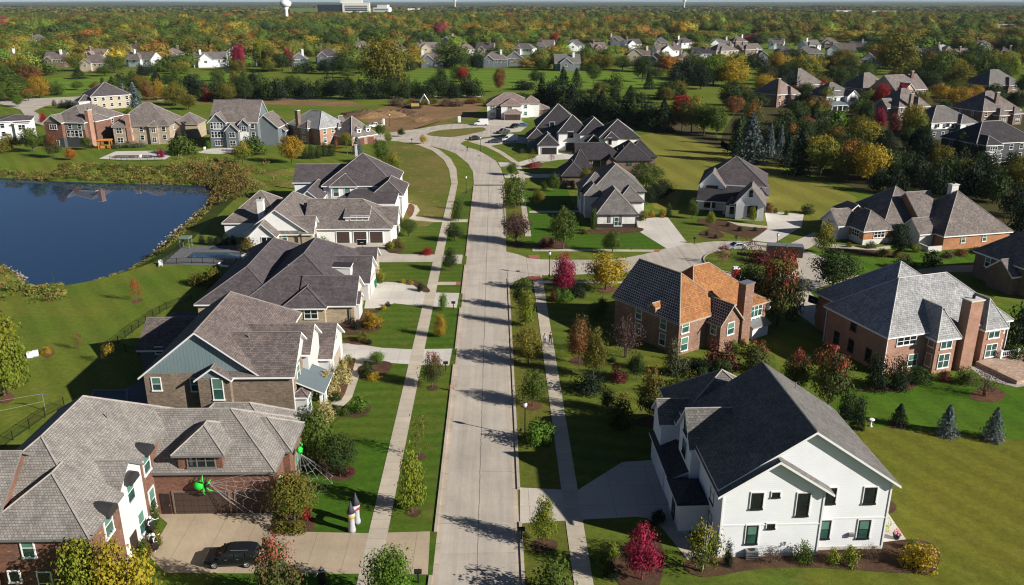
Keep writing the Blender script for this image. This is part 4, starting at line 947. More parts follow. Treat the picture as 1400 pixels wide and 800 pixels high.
# the row beyond the pond
h = gen('white rendered house with a low dark roof at the far left edge behind the pond', 0, 196, 22, 10.5, 12, 7.6, 0.25, 'shake_dark', 'white_stucco', 1, front=[(5.5, 4.5, 1.2, 7.0, 'h')], trim='trim_white', cap='cap_dark'); h.finish()
h = gen('three level house with pink brick chimney and sage upper storey beyond the pond', 68, 200, -11, 14.5, 22, 8.6, 0.62, 'shake_mid', 'brick_red', 2, gable='lap_sage', front=[(0.6, 6.5, 1.5, 8.6, 'g')], side=[(10, 15.2, 5, 13, 8.4, 'hh')], low=(3.1, 'lap_char'))
h.chimney(14.9, 2.5, 1.3, 2.2, 0, 12.2, 'brick_pink'); b = MB(); b.box(0.7, 14.52, -0.05, 0.3, 5.9, 8.3); b.build('upper_cladding', 'lap_sage', h.root, True)
for i in range(4): h.winl(8.2 + 1.5 * i, -0.06, 4.6, 'y', -1, 1.2, 2.0, 'dh', 'trim_white', 'glass_dark')
h.finish()
h = gen('wide tan brick house with grey hip roof behind a small swimming pool', 158, 197.5, 2, 19, 17, 6.7, 0.78, 'shake_mid', 'stone_tan', 3, front=[(0.4, 4.0, 1.2, 6.6, 'h'), (12.4, 2.8, 0.7, 6.7, 'h')], side=[(17, 25, 12, 22, 5.5, 'hh'), (18, 21, 6, 11, 6.2, 'gg')], chim=(5.6, -0.6, 0, 10.2, 'brick_pink'), trim='trim_tan'); h.finish()
h = gen('tall blue grey house with white trimmed gables and walkout basement', 291, 200.5, -2, 16, 14, 8.6, 0.9, 'shake_mid', 'lap_grey', 4, gable='lap_grey', front=[(0.2, 5.6, 2.0, 8.7, 'g'), (6.0, 4.2, 3.0, 6.2, 'g'), (10.2, 3.2, 1.5, 8.0, 'g')], side=[(13, 22, 3, 14, 6.4, 'gg'), (18, 23, 8, 16, 4.6, 'gg')], chim=(1.0, 9, 8, 14.5, 'white_stucco'))
for k in range(4): h.winl(1.2 + 1.1 * k, -2.04, 7.4, 'y', -1, 0.8, 1.9, 'dh'); h.winl(1.2 + 1.1 * k, -2.04, 4.4, 'y', -1, 0.8, 1.9, 'dh')
b = MB(); b.box(10.3, 13.3, -1.56, -1.3, 0.1, 5.2); b.build('lower_cladding', 'white_stucco', h.root); h.finish()
h = House('brick house with grey slate roof, two white dormers and red-brown garage door', -60.3, 290.0, 48, 'shake_mid', 'brick_pink', cap='cap_pale')
h.wing(0, 11.5, 0, 17.8, 6.1, 0.8, 'y', 'hh', roof='slate'); h.wing(6, 17.0, -9.5, 3, 3.3, 0.95, 'x', 'hh'); h.wing(-1.3, 3, 5, 10, 5.9, 0.8, 'x', 'hh'); h.wing(9, 14, 2, 9, 5.2, 0.9, 'x', 'hg')
for xx in (9.2, 13.2): h.wing(xx, xx + 1.9, -8.6, -4, 5.4, 0.6, 'y', 'hh', base=3.3, wall='trim_white', o=0.2); h.winl(xx + 0.95, -8.63, 4.7, 'y', -1, 0.9, 0.9, 'dh', 'trim_white', 'glass_dark')
h.wing(7.2, 9.4, -1.2, 2, 5.9, 0.8, 'y', 'hh', wall='trim_white'); h.winl(8.3, -1.24, 4.6, 'y', -1, 1.1, 1.4)
h.garage(14.2, -9.52, 3.0, 2.3, mat='garage_red', frame='trim_tan'); h.garage(10, -9.52, 3.0, 2.3, mat='garage_red', frame='trim_tan')
for z in (4.6, 1.7): h.winl(2.0, -0.03, z, 'y', -1, 1.2, 1.6); h.winl(5.4, -0.03, z, 'y', -1, 1.0, 1.6); h.winl(-1.33, 7.5, z, 'x', -1, 1.6, 1.6, 'pair'); h.winl(-0.03, 14, z, 'x', -1, 1.2, 1.6)
h.chimney(-0.4, 11.5, 1.2, 1.6, 0, 11, 'brick_brown'); h.finish()
h = gen('beige house with dark plum roof and a white garage front beside blue spruces', 127, 150.5, 36, 17, 17, 6.2, 0.62, 'shake_dark', 'lap_cream', 6, front=[], side=[(15, 20, 3, 9, 3.2, 'hh')], cap='cap_pale')
h.wing(-5, 2, 1, 9, 4.2, 0.62, 'x', 'hh', wall='white_stucco'); h.finish()
# the neighbourhood to the upper right
h = gen('pink brick house with tall chimney and reddish hip roofs among the evergreens', 1061, 147, 30, 15, 15, 6.2, 0.85, 'shake_pink', 'brick_pink', 11, front=[(7.2, 6, 1.6, 6.2, 'h')], side=[(4, 11, 4, 12, 6.3, 'hh')], chim=(0.3, 0.2, 0, 13, 'brick_brown')); h.finish()
h = gen('house with a large plain grey hip roof behind the pink brick house', 1088, 128, 26, 20, 18, 4.6, 0.85, 'shake_mid', 'brick_brown', 12, front=[(1, 6, 1.5, 3.6, 'h')]); h.finish()
h = gen('white and blue house with a curved porch roof and small attic dormer', 1128, 151, 20, 17, 15, 6.3, 0.7, 'shake_grey', 'white_lap', 13, gable='white_lap', front=[(10, 6.4, 2.2, 6.3, 'g')], side=[(6, 9, 2.5, 6, 8.8, 'hh')]); h.shed(0, 10.2, -4.2, -0.1, 2.6, 4.0, 'y0', roof='metal_blue', walls=False)
for xx in (0.3, 3.3, 6.3, 9.6): h.post(xx, -3.9, 0, 2.5, 0.15)
h.finish()
h = gen('brick house with mid grey roof hidden behind red maples', 1178, 135, 24, 20, 16, 5.2, 0.85, 'shake_mid', 'brick_brown', 14, front=[(9, 7, 2, 5.2, 'g')]); h.finish()
h = gen('large brown brick house with cream gable and grey roof in the upper right', 1222, 140, 22, 21, 16, 6.0, 0.8, 'shake_mid', 'brick_brown', 15, gable='lap_cream', front=[(3, 7, 2.5, 6.0, 'g')], chim=(16, 6, 5, 14, 'brick_red')); h.finish()
h = gen('tan brick house with steep grey gable roofs and a broad wall chimney', 1226, 166, 20, 16, 14, 6.2, 0.9, 'shake_mid', 'brick_tan', 16, gable='brick_tan', front=[(8, 6.5, 2, 6.2, 'h')], side=[(-3, 5, 3, 10, 5.6, 'gh')], chim=(5.4, -0.6, 0, 11, 'brick_tan')); h.finish()
h = gen('brown house with white upper storey and light grey hip roof above the dark wood', 1270, 191, 14, 18.5, 15, 6.2, 0.62, 'shake_grey', 'lap_char', 17, front=[(10.6, 7.5, 2.2, 5.8, 'h')], cap='cap_pale'); b = MB(); b.box(0.05, 10.5, -0.04, 0.3, 3.6, 6.0); b.box(10.7, 18.0, -2.24, -2.0, 3.2, 5.6); b.build('upper_cladding', 'white_stucco', h.root, True)
for xx in (2.4, 6.8): h.winl(xx, -0.07, 5.0, 'y', -1, 1.8, 1.0, 'pair', 'sash')
h.finish()
h = gen('brick house with clustered grey hip roofs and small cream gables near the right edge', 1340, 172, 16, 19, 16, 6.0, 0.82, 'shake_mid', 'brick_brown', 18, front=[(5.5, 4.5, 3.2, 4.6, 'h'), (14, 4.5, 2, 4.8, 'h')], chim=(9, 3, 5, 12.5, 'brick_brown')); h.finish()
h = gen('house with broad grey hip roof at the top right beyond the others', 1350, 128, 18, 24, 18, 4.4, 0.8, 'shake_grey', 'brick_brown', 19, front=[(12, 8, 2, 4.4, 'h')]); h.finish()
h = gen('dark brown house with white balcony rails at the right edge', 1330, 224, 12, 22, 15, 6.4, 0.7, 'shake_char', 'lap_char', 20, front=[(1.0, 5.4, 3.0, 6.4, 'h')], cap='cap_pale')
b = MB()
for z in (3.2, 4.2): b.box(0.9, 6.5, -3.16, -3.04, z, z + 0.1)
for k in range(14): b.box(1.0 + k * 0.4, 1.06 + k * 0.4, -3.14, -3.06, 3.3, 4.2)
b.box(0.9, 12, -4.0, -3.9, 0.6, 1.2); b.build('balcony_rail', 'trim_white', h.root); h.finish()
h = House('dark grey shingled house cut by the right edge above the slate roofed house', *G(1430, 418), 14, 'shake_mid', 'brick_brown', cap='cap_dark', trim='trim_white')
h.wing(0, 16, 4, 16, 5.2, 0.9, 'x', 'hh'); h.wing(3, 9, 0, 9, 5.2, 0.85, 'y', 'gh'); h.wing(-1.6, 3, 6, 11, 3.6, 0.8, 'x', 'gg'); h.winl(-0.03, 13, 3.6, 'x', -1, 1.0, 1.6); h.winl(6, -0.04, 3.6, 'y', -1, 1.4, 1.6); h.finish()
# the far estate behind the golf course : (px, base row, width px, roof, wall, label)
FAR = [
 (75, 92, 30, 'shake_brown', 'brick_brown', 'brown roofed dark brick house at the far left of the golf course'),
 (128, 97.5, 42, 'shake_brown', 'lap_cream', 'cream walled house with broad brown hip roof facing the left fairway'),
 (128, 86, 36, 'shake_pink', 'lap_cream', 'brown roofed house tucked behind the broad brown hip roof'),
 (190, 91.5, 46, 'shake_mid', 'white_lap', 'bright white gabled house with grey roof facing the left fairway'),
 (50, 61, 22, 'shake_grey', 'white_stucco', 'long low pale house deep in the woods at far left'),
 (181, 76, 22, 'shake_dark', 'white_stucco', 'white house with dark roof hidden behind the bright white gabled house'),
 (288, 92, 46, 'shake_grey', 'white_lap', 'grey hip roofed white house left of the crimson maple'),
 (322, 80, 24, 'shake_mid', 'white_lap', 'small white gabled house behind the crimson maple'),
 (350, 90, 24, 'shake_mid', 'lap_grey', 'pale grey house right of the crimson maple'),
 (409, 91, 22, 'shake_mid', 'lap_grey', 'grey sided house next to the dark red tree'),
 (448, 87, 34, 'shake_dark', 'lap_grey', 'dark roofed grey house with white chimney left of the big olive tree'),
 (548, 76, 20, 'shake_dark', 'white_lap', 'dark roofed white house right behind the big olive tree'),
 (588, 92.5, 38, 'shake_mid', 'lap_grey', 'blue grey gabled house with white deck facing the middle fairway'),
 (586, 74, 30, 'shake_mid', 'lap_cream', 'grey roofed cream house behind the blue grey gabled house'),
 (638, 76, 24, 'shake_pink', 'white_lap', 'pinkish roofed white house left of the red maple'),
 (676, 92, 38, 'shake_mid', 'lap_grey', 'grey house with brown roof beyond the pine row'),
 (714, 75, 32, 'shake_grey', 'white_lap', 'pale house with light grey roof at the near end of the dense roofs'),
 (745, 71, 24, 'shake_mid', 'lap_cream', 'cream house with twin gables in the dense roofs'),
 (776, 97, 38, 'shake_grey', 'lap_grey', 'blue grey house with wide light roof and white porch on the fairway'),
 (786, 70, 28, 'shake_grey', 'white_lap', 'white gabled house behind the blue grey fairway house'),
 (820, 74, 24, 'shake_brown', 'brick_red', 'brown roofed brick house beside a small red tree'),
 (874, 85, 44, 'shake_brown', 'lap_cream', 'brown grey house with pale gable and dark windows in the dense roofs'),
 (866, 68, 26, 'shake_dark', 'white_lap', 'dark roofed white gabled house behind the brown grey house'),
 (915, 78, 40, 'shake_brown', 'white_stucco', 'broad brown roofed house with one white gable'),
 (937, 66, 28, 'shake_dark', 'white_lap', 'dark roofed house with slanted white chimney wall'),
 (938, 91, 26, 'shake_pink', 'lap_cream', 'maroon roofed house close behind the dark evergreens'),
 (960, 83, 26, 'shake_char', 'white_lap', 'charcoal roofed house with a bright white gable'),
 (985, 68, 38, 'shake_grey', 'white_lap', 'long pale grey roofed house far back in the dense roofs'),
 (994, 78, 40, 'shake_mid', 'lap_cream', 'wide light brown roofed house in the middle of the dense roofs'),
 (1028, 76, 40, 'shake_brown', 'brick_brown', 'wide brown roofed house right of the light brown roof'),
 (1042, 89, 24, 'shake_dark', 'lap_grey', 'slate grey house with steep white trimmed gable'),
 (1060, 67, 22, 'shake_grey', 'white_lap', 'small white house above the steep grey gable'),
 (1106, 82, 40, 'shake_grey', 'lap_cream', 'long tan house with pale roof behind yellow trees'),
 (1112, 70, 26, 'shake_grey', 'white_stucco', 'pale grey roofed house behind the long tan house'),
 (1148, 77, 42, 'shake_brown', 'white_lap', 'dark brown roofed house with three small white gables'),
 (1186, 92, 24, 'shake_grey', 'white_lap', 'white gable ended house left of the great olive tree'),
 (1261, 86, 30, 'shake_grey', 'white_lap', 'light grey roofed white house right of the great olive tree'),
 (1293, 78, 30, 'slate', 'brick_brown', 'house with a nearly white roof among dark trees'),
 (1344, 70, 26, 'shake_brown', 'white_lap', 'brown roofed house deep in the woods at far right'),
 (28, 90, 26, 'shake_dark', 'brick_brown', 'dark roofed brown house at the extreme left of the far row'), (238, 84, 26, 'shake_mid', 'lap_grey', 'grey house between the two white houses of the left fairway'), (497, 72, 24, 'shake_mid', 'lap_cream', 'cream house half hidden left of the giant olive tree'), (612, 62, 22, 'shake_grey', 'lap_grey', 'small grey house deep behind the blue grey gabled house'), (662, 76, 26, 'shake_dark', 'lap_cream', 'cream house with dark roof right of the red maple'), (703, 90, 26, 'shake_brown', 'lap_grey', 'brown roofed grey house left of the wide light roof on the fairway'), (842, 62, 24, 'shake_brown', 'lap_grey', 'grey house with brown roof at the back of the dense roofs'), (896, 91, 26, 'shake_mid', 'lap_grey', 'grey house near the evergreens in the front line of dense roofs'), (903, 66, 22, 'shake_grey', 'lap_cream', 'small cream house behind the broad brown roof with one white gable'), (1012, 64, 24, 'shake_brown', 'brick_brown', 'brown house at the back of the dense roofs towards the right'), (1074, 80, 26, 'shake_dark', 'lap_grey', 'grey house with dark roof left of the long tan house'), (1134, 66, 24, 'shake_mid', 'lap_cream', 'cream house behind the dark roof with three white gables'), (1172, 72, 24, 'shake_dark', 'lap_grey', 'dark roofed grey house left of the great olive tree, farther back'), (1322, 86, 28, 'shake_mid', 'lap_grey', 'grey house among green trees right of the nearly white roof'), (1378, 84, 28, 'shake_dark', 'brick_brown', 'brown house among trees at the right edge of the far row')]
for i, (px, py, w, rf, wl, lb) in enumerate(FAR):
    x, y = G(px, py); wm_ = w * mpp(x, y) * 0.92; rz = random.uniform(-25, 30)
    wm_ = min(max(wm_, 12), 26)
    h = gen(lb, px, py, rz, wm_, 12 + random.random() * 3, 5.8, 0.72, rf, wl, 30 + i, gable=wl, chim=(wm_ * random.choice((0.2, 0.75)), 5, 5, 12.5, 'white_stucco' if i % 3 == 0 else 'brick_brown'), far=True, centre=True); h.finish()
# office block, water towers
x, y = G(470, 17.5); wd = 70 * mpp(x, y)
t = thing('office_building', 'long pale office block with dark glass wing on the horizon', 'building', (x, y, 0), R(4))
b = MB(); b.box(-wd * 0.02, wd / 2, 0, 60, 0, 40); b.box(-wd * 0.06, wd * 0.36, 10, 50, 40, 54); b.build('wall', 'limestone', t)
b = MB(); b.box(-wd / 2, -wd * 0.021, 5, 60, 0, 34); b.box(wd * 0.03, wd * 0.46, -1, -0.02, 8, 30); b.build('glass_wing', 'glass_dark', t)
for k in range(3): b = MB(); b.box(wd * 0.03, wd * 0.46, -1.6, -1.01, 14 + k * 6.4, 16 + k * 6.4); b.build('window_band', 'limestone', t)
b = MB(); b.box(-wd / 2 - 1, wd / 2 + 1, -2, 61, 40.2, 41.6) if False else b.box(-wd * 0.03, wd / 2 + 1, -1, 61, 40.01, 42); b.build('roof_edge', 'trim_white', t)
x, y = G(521, 16.5)
t = thing('office_building', 'white stepped building right of the long office block', 'building', (x, y, 0), R(-12))
b = MB(); b.box(-38, 38, 0, 40, 0, 20); b.box(-20, 30, 5, 35, 20.01, 32); b.build('wall', 'white_stucco', t); b = MB(); b.box(-34, 34, -0.4, -0.02, 8, 12); b.build('window', 'glass_dark', t)
for px, py, w, hh_, lb in ((566, 16, 60, 14, 'low white roofed shed on the horizon right of the office blocks'), (1208, 21, 90, 14, 'white flat warehouse among the far woods, right of centre'), (1250, 40, 52, 12, 'long white roofed building beside the orange far tree'), (1378, 46, 46, 12, 'white commercial building near the right edge of the far woods'), (1152, 19, 70, 12, 'pale low warehouse in the blue far woods')):
    x, y = G(px, py); t = thing('warehouse', lb, 'building', (x, y, 0), R(random.uniform(-10, 15)))
    b = MB(); b.box(-w / 2, w / 2, 0, 30, 0, hh_); b.build('wall', 'white_stucco', t); b = MB(); b.box(-w / 2 - 1, w / 2 + 1, -1, 31, hh_ + 0.01, hh_ + 1.2); b.build('roof', 'cap_pale', t); b = MB(); b.box(-w / 2 + 3, w / 2 - 3, -0.3, -0.02, 3, 6); b.build('window', 'glass_dark', t)
for px, d, hh_, r_, lb in ((391.5, 1900, 50, 12.5, 'white bulb water tower standing over the woods at left'), (622, 6000, 62, 11, 'tiny white water tower on the horizon left of centre'), (937, 5200, 60, 10, 'tiny white water tower on the horizon right of centre')):
    a = math.atan((px - 676) / FPX * math.cos(TH) / 1.0); x, y = d * (px - 676) / (FPX / math.cos(TH)) , d
    t = thing('water_tower', lb, 'tower', (x, y, 0))
    b = MB(); b.lathe([(6, 0), (4.5, 4), (3.8, 10), (3.8, hh_ - 20), (6.5, hh_ - 15)], n=16); b.build('stem', 'trim_white', t, smooth=True)
    b = MB(); b.lathe([(6.5, hh_ - 15), (r_ * 0.8, hh_ - 12.5), (r_, hh_ - 8), (r_ * 0.95, hh_ - 4.5), (r_ * 0.6, hh_ - 1), (0.5, hh_)], n=18); b.build('tank', 'trim_white', t, smooth=True)
# ------------------------------------------------------------------ trees and shrubs
def leafmat(name, rough=0.7):
    m, nt, b = nm(name); out = nt.nodes['Material Output']
    at = N(nt, 'ShaderNodeAttribute', attribute_name='leaf'); sp = N(nt, 'ShaderNodeSeparateColor'); nt.links.new(at.outputs['Color'], sp.inputs[0])
    oi = N(nt, 'ShaderNodeObjectInfo'); t2 = N(nt, 'ShaderNodeAttribute', attribute_name='tint', attribute_type='OBJECT')
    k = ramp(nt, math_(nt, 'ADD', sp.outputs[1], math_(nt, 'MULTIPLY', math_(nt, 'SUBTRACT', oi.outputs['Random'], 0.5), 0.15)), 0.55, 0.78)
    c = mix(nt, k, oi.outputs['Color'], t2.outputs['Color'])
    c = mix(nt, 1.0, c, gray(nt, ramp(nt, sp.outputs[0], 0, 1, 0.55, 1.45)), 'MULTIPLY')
    nt.links.new(c, b.inputs['Base Color']); b.inputs['Roughness'].default_value = rough; b.inputs['Specular IOR Level'].default_value = 0.15
    tr = N(nt, 'ShaderNodeBsdfTranslucent'); nt.links.new(mix(nt, 1.0, c, (1.0, 1.05, 0.6), 'MULTIPLY'), tr.inputs[0])
    ms = N(nt, 'ShaderNodeMixShader'); ms.inputs[0].default_value = 0.22
    nt.links.new(b.outputs[0], ms.inputs[1]); nt.links.new(tr.outputs[0], ms.inputs[2]); nt.links.new(ms.outputs[0], out.inputs[0])
    return m
M['leaf'] = leafmat('foliage')
M['bark'] = plain('grey brown bark', (0.13, 0.10, 0.08), 0.9, var=0.25, scale=6)
M['bark_pale'] = plain('pale birch bark', (0.52, 0.48, 0.42), 0.8, var=0.25, scale=6)
def quads(name, ctr, nrm, size, attr, mat, rng, asp=0.75):
    n = len(ctr); nrm = nrm / np.maximum(np.linalg.norm(nrm, axis=1, keepdims=True), 1e-6)
    rv = rng.normal(size=(n, 3)); u = np.cross(nrm, rv); u /= np.maximum(np.linalg.norm(u, axis=1, keepdims=True), 1e-6); v = np.cross(nrm, u)
    su = (size * 0.5)[:, None]; sv = su * asp
    V = np.stack([ctr - u * su, ctr - v * sv, ctr + u * su, ctr + v * sv], 1).reshape(-1, 3)
    me = bpy.data.meshes.new(name); me.vertices.add(4 * n); me.vertices.foreach_set('co', V.astype(np.float32).ravel())
    me.loops.add(4 * n); me.loops.foreach_set('vertex_index', np.arange(4 * n, dtype=np.int32))
    me.polygons.add(n); me.polygons.foreach_set('loop_start', np.arange(0, 4 * n, 4, dtype=np.int32)); me.polygons.foreach_set('loop_total', np.full(n, 4, dtype=np.int32))
    a = me.attributes.new('leaf', 'FLOAT_COLOR', 'FACE')
    A = np.ones((n, 4), np.float32); A[:, :3] = attr; a.data.foreach_set('color', A.ravel())
    me.materials.append(mat); me.update(); me.validate(); return me
def env_of(kind, t):
    if kind == 'oval': return 0.5 * np.sin(np.pi * np.clip(t * 0.92 + 0.08, 0, 1) ** 0.72) ** 0.75
    if kind == 'column': return 0.5 * np.sin(np.pi * np.clip(t * 0.9 + 0.1, 0, 1) ** 0.6) ** 0.6
    if kind == 'round': return 0.5 * np.sqrt(np.clip(1 - (2 * t - 0.95) ** 2, 0.02, 1))
    if kind == 'broad': return 0.5 * np.clip(np.sin(np.pi * np.clip(t * 0.82 + 0.18, 0, 1)), 0, 1) ** 0.5
    if kind == 'flame': return 0.5 * np.clip((1 - t) * 1.25, 0, 1) ** 0.75 * np.clip(t * 6 + 0.35, 0, 1)
    if kind == 'arb': return 0.5 * np.clip((1 - t) * 2.2, 0.02, 1) ** 0.6 * np.clip(t * 5 + 0.75, 0, 1)
    if kind == 'ball': return 0.5 * np.sqrt(np.clip(1 - (t * 1.25 - 0.28) ** 2, 0.02, 1))
    return 0.5 * np.ones_like(t)
def crown(name, kind, n, ncl, seed, leaf, zb, cr=0.3, fill=0.85, puff=0.0):
    rng = np.random.default_rng(seed)
    tt = rng.random(4000); e = env_of(kind, tt); keep = rng.random(4000) < (e / 0.5) ** 1.3; tt = tt[keep][:ncl]
    if len(tt) < ncl: ncl = len(tt)
    ang = rng.random(ncl) * 2 * np.pi; rad = env_of(kind, tt) * np.sqrt(rng.random(ncl)) * fill
    cz = zb + tt * (1 - zb); cc = np.stack([rad * np.cos(ang), rad * np.sin(ang), cz], 1)
    rr = cr * np.maximum(env_of(kind, tt), 0.10) * rng.uniform(0.7, 1.35, ncl)
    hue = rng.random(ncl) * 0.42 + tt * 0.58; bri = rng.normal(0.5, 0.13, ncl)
    w = rr ** 1.6; w /= w.sum(); idx = rng.choice(ncl, n, p=w)
    d = rng.normal(size=(n, 3)); d /= np.linalg.norm(d, axis=1, keepdims=True)
    hs = np.array([1, 1, min(1.6, (1 - zb) * 1.1)])
    p = cc[idx] + d * (rr[idx] * rng.random(n) ** 0.4)[:, None] * hs
    p[:, 2] = np.clip(p[:, 2], zb * 0.92, 1.02)
    out = p - np.array([0, 0, zb + (1 - zb) * 0.45]); out /= np.maximum(np.linalg.norm(out, axis=1, keepdims=True), 1e-6)
    nr = d * (0.7 + puff * 0.4) + out * (0.5 + puff) + rng.normal(size=(n, 3)) * (0.45 - 0.25 * puff) + np.array([0, 0, 0.2])
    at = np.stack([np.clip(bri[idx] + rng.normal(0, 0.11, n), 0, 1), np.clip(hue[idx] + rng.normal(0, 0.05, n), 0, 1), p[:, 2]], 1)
    return quads(name, p, nr, leaf * rng.uniform(0.6, 1.4, n), at, M['leaf'], rng)
def conifer(name, n, tiers, seed, leaf, zb=0.05, droop=0.10, pw=0.9, nb=11):
    rng = np.random.default_rng(seed); C_ = []; Nn = []; A = []
    per = max(3, n // (tiers * nb))
    for k in range(tiers):
        t = (k + rng.uniform(-0.25, 0.25)) / tiers; t = min(max(t, 0), 0.985); R0 = 0.5 * (1 - t) ** pw
        for j in range(nb):
            a = 2 * np.pi * (j + rng.uniform(-0.4, 0.4)) / nb + k * 0.8; L_ = R0 * rng.uniform(0.75, 1.12); hb = rng.random(); bb = rng.normal(0.5, 0.15)
            s = rng.random(per) ** 0.55; z = zb + t * (1 - zb) - droop * s * (1 - t) + 0.05 * s * s * (1 - t)
            off = rng.normal(0, 0.03 * (1 - t) + 0.006, (per, 3))
            C_.append(np.stack([L_ * s * np.cos(a), L_ * s * np.sin(a), z], 1) + off)
            Nn.append(np.array([np.cos(a) * 0.5, np.sin(a) * 0.5, 0.75]) + rng.normal(0, 0.4, (per, 3)))
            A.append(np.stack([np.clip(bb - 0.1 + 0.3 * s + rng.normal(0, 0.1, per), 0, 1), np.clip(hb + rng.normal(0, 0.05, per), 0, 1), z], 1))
    C_ = np.concatenate(C_); Nn = np.concatenate(Nn); A = np.concatenate(A); C_[:, 2] = np.maximum(C_[:, 2], 0.015)
    return quads(name, C_, Nn, leaf * rng.uniform(0.6, 1.4, len(C_)), A, M['leaf'], rng, 0.5)
def trunk(name, kind, zb, seed, mat, stems=1, thick=0.022, top=0.78):
    rnd = random.Random(seed); b = MB()
    for s in range(stems):
        ox = 0.0 if stems == 1 else rnd.uniform(-0.05, 0.05); oy = 0.0 if stems == 1 else rnd.uniform(-0.05, 0.05)
        lx, ly = (rnd.uniform(-0.03, 0.03), rnd.uniform(-0.03, 0.03)) if stems == 1 else (rnd.uniform(-0.2, 0.2), rnd.uniform(-0.2, 0.2))
        b.tube([(ox, oy, -0.01), (ox + lx * 0.3, oy + ly * 0.3, top * 0.4), (ox + lx, oy + ly, top)], [thick * 1.25, thick * 0.85, thick * 0.2], 6)
        for k in range(6 if stems == 1 else 3):
            z = zb * 0.9 + (top - zb) * (k + 0.4) / 7; a = rnd.uniform(0, 2 * PI); l = env_of(kind, np.array([min(0.99, max(0.02, (z + 0.12 - zb) / (1 - zb)))]))[0] * 0.75
            f = z / top
            b.tube([(ox + lx * f, oy + ly * f, z), (ox + lx * f + l * 0.5 * math.cos(a), oy + ly * f + l * 0.5 * math.sin(a), z + 0.07), (ox + lx * f + l * math.cos(a), oy + ly * f + l * math.sin(a), z + 0.16)], [thick * 0.45, thick * 0.3, thick * 0.1], 4)
    return b.mesh(name, [mat], smooth=True)
V = {}
def var(key, cs, t): V.setdefault(key, []).append((cs, t))
for s in range(3):
    var('oval', crown('crown', 'oval', 4600, 60, 10 + s, 0.039, 0.2, 0.42), trunk('trunk', 'oval', 0.2, s, 'bark'))
    var('column', crown('crown', 'column', 2600, 46, 20 + s, 0.050, 0.13, 0.5), trunk('trunk', 'column', 0.13, s, 'bark', thick=0.02))
    var('round', crown('crown', 'round', 5200, 70, 30 + s, 0.040, 0.2, 0.42, 0.9), trunk('trunk', 'round', 0.2, s, 'bark'))
    var('broad', crown('crown', 'broad', 5600, 100, 40 + s, 0.040, 0.14, 0.34, 0.95), trunk('trunk', 'broad', 0.16, s, 'bark', thick=0.028))
    var('spruce', conifer('crown', 2600, 17, 50 + s, 0.075), trunk('trunk', 'flame', 0.05, s, 'bark', thick=0.016, top=0.9))
    var('pine', crown('crown', 'flame', 2200, 60, 60 + s, 0.058, 0.1, 0.5, 1.0), trunk('trunk', 'flame', 0.1, s, 'bark', thick=0.02))
    var('loose', crown('crown', 'ball', 1800, 34, 70 + s, 0.072, 0.04, 0.55, 0.95), trunk('trunk', 'ball', 0.05, s, 'bark', 4, 0.012))
for s in range(2):
    var('arb', crown('crown', 'arb', 2800, 90, 80 + s, 0.055, 0.0, 0.55), trunk('trunk', 'arb', 0.0, s, 'bark'))
    var('ball', crown('crown', 'ball', 1100, 44, 90 + s, 0.085, 0.0, 0.5), trunk('trunk', 'ball', 0.02, s, 'bark', 3, 0.012))
    var('sparse', crown('crown', 'oval', 520, 40, 100 + s, 0.050, 0.18, 0.5, 1.0), trunk('trunk', 'oval', 0.18, s, 'bark', 1, 0.016, 0.9))
    var('birch', crown('crown', 'oval', 1500, 60, 110 + s, 0.050, 0.12, 0.42, 0.95), trunk('trunk', 'oval', 0.15, s, 'bark_pale', 4, 0.014, 0.85))
    var('bare', crown('crown', 'round', 1500, 90, 120 + s, 0.034, 0.12, 0.42, 1.0), trunk('trunk', 'round', 0.14, s, 'bark', 7, 0.010, 0.95))
COL = {
 'green': ((0.070, 0.108, 0.018), (0.092, 0.130, 0.022)), 'dark': ((0.036, 0.060, 0.016), (0.050, 0.076, 0.018)), 'deep': ((0.018, 0.032, 0.016), (0.026, 0.044, 0.018)),
 'bright': ((0.085, 0.165, 0.018), (0.120, 0.190, 0.024)), 'lime': ((0.170, 0.210, 0.022), (0.240, 0.240, 0.026)), 'yellow': ((0.36, 0.255, 0.022), (0.42, 0.30, 0.03)),
 'gold': ((0.30, 0.19, 0.022), (0.38, 0.22, 0.022)), 'olive': ((0.125, 0.120, 0.020), (0.180, 0.150, 0.024)), 'orange': ((0.34, 0.125, 0.022), (0.30, 0.16, 0.028)),
 'bronze': ((0.20, 0.085, 0.035), (0.125, 0.095, 0.030)), 'red': ((0.30, 0.025, 0.025), (0.36, 0.045, 0.035)), 'crimson': ((0.24, 0.018, 0.050), (0.33, 0.030, 0.070)),
 'maroon': ((0.12, 0.030, 0.030), (0.16, 0.045, 0.038)), 'purple': ((0.10, 0.058, 0.055), (0.14, 0.075, 0.062)), 'pink': ((0.34, 0.13, 0.11), (0.26, 0.10, 0.08)),
 'redgreen': ((0.070, 0.085, 0.025), (0.30, 0.060, 0.040)), 'orangegreen': ((0.085, 0.100, 0.024), (0.34, 0.130, 0.030)), 'yellowgreen': ((0.120, 0.150, 0.024), (0.33, 0.250, 0.028)),
 'straw': ((0.30, 0.245, 0.02), (0.38, 0.27, 0.022)), 'ochre': ((0.185, 0.125, 0.026), (0.150, 0.125, 0.026)), 'blue': ((0.085, 0.115, 0.115), (0.130, 0.165, 0.165)), 'brown': ((0.13, 0.085, 0.055), (0.18, 0.12, 0.075)), 'sage': ((0.10, 0.115, 0.060), (0.13, 0.135, 0.070)), 'cream': ((0.42, 0.36, 0.16), (0.36, 0.24, 0.06))}
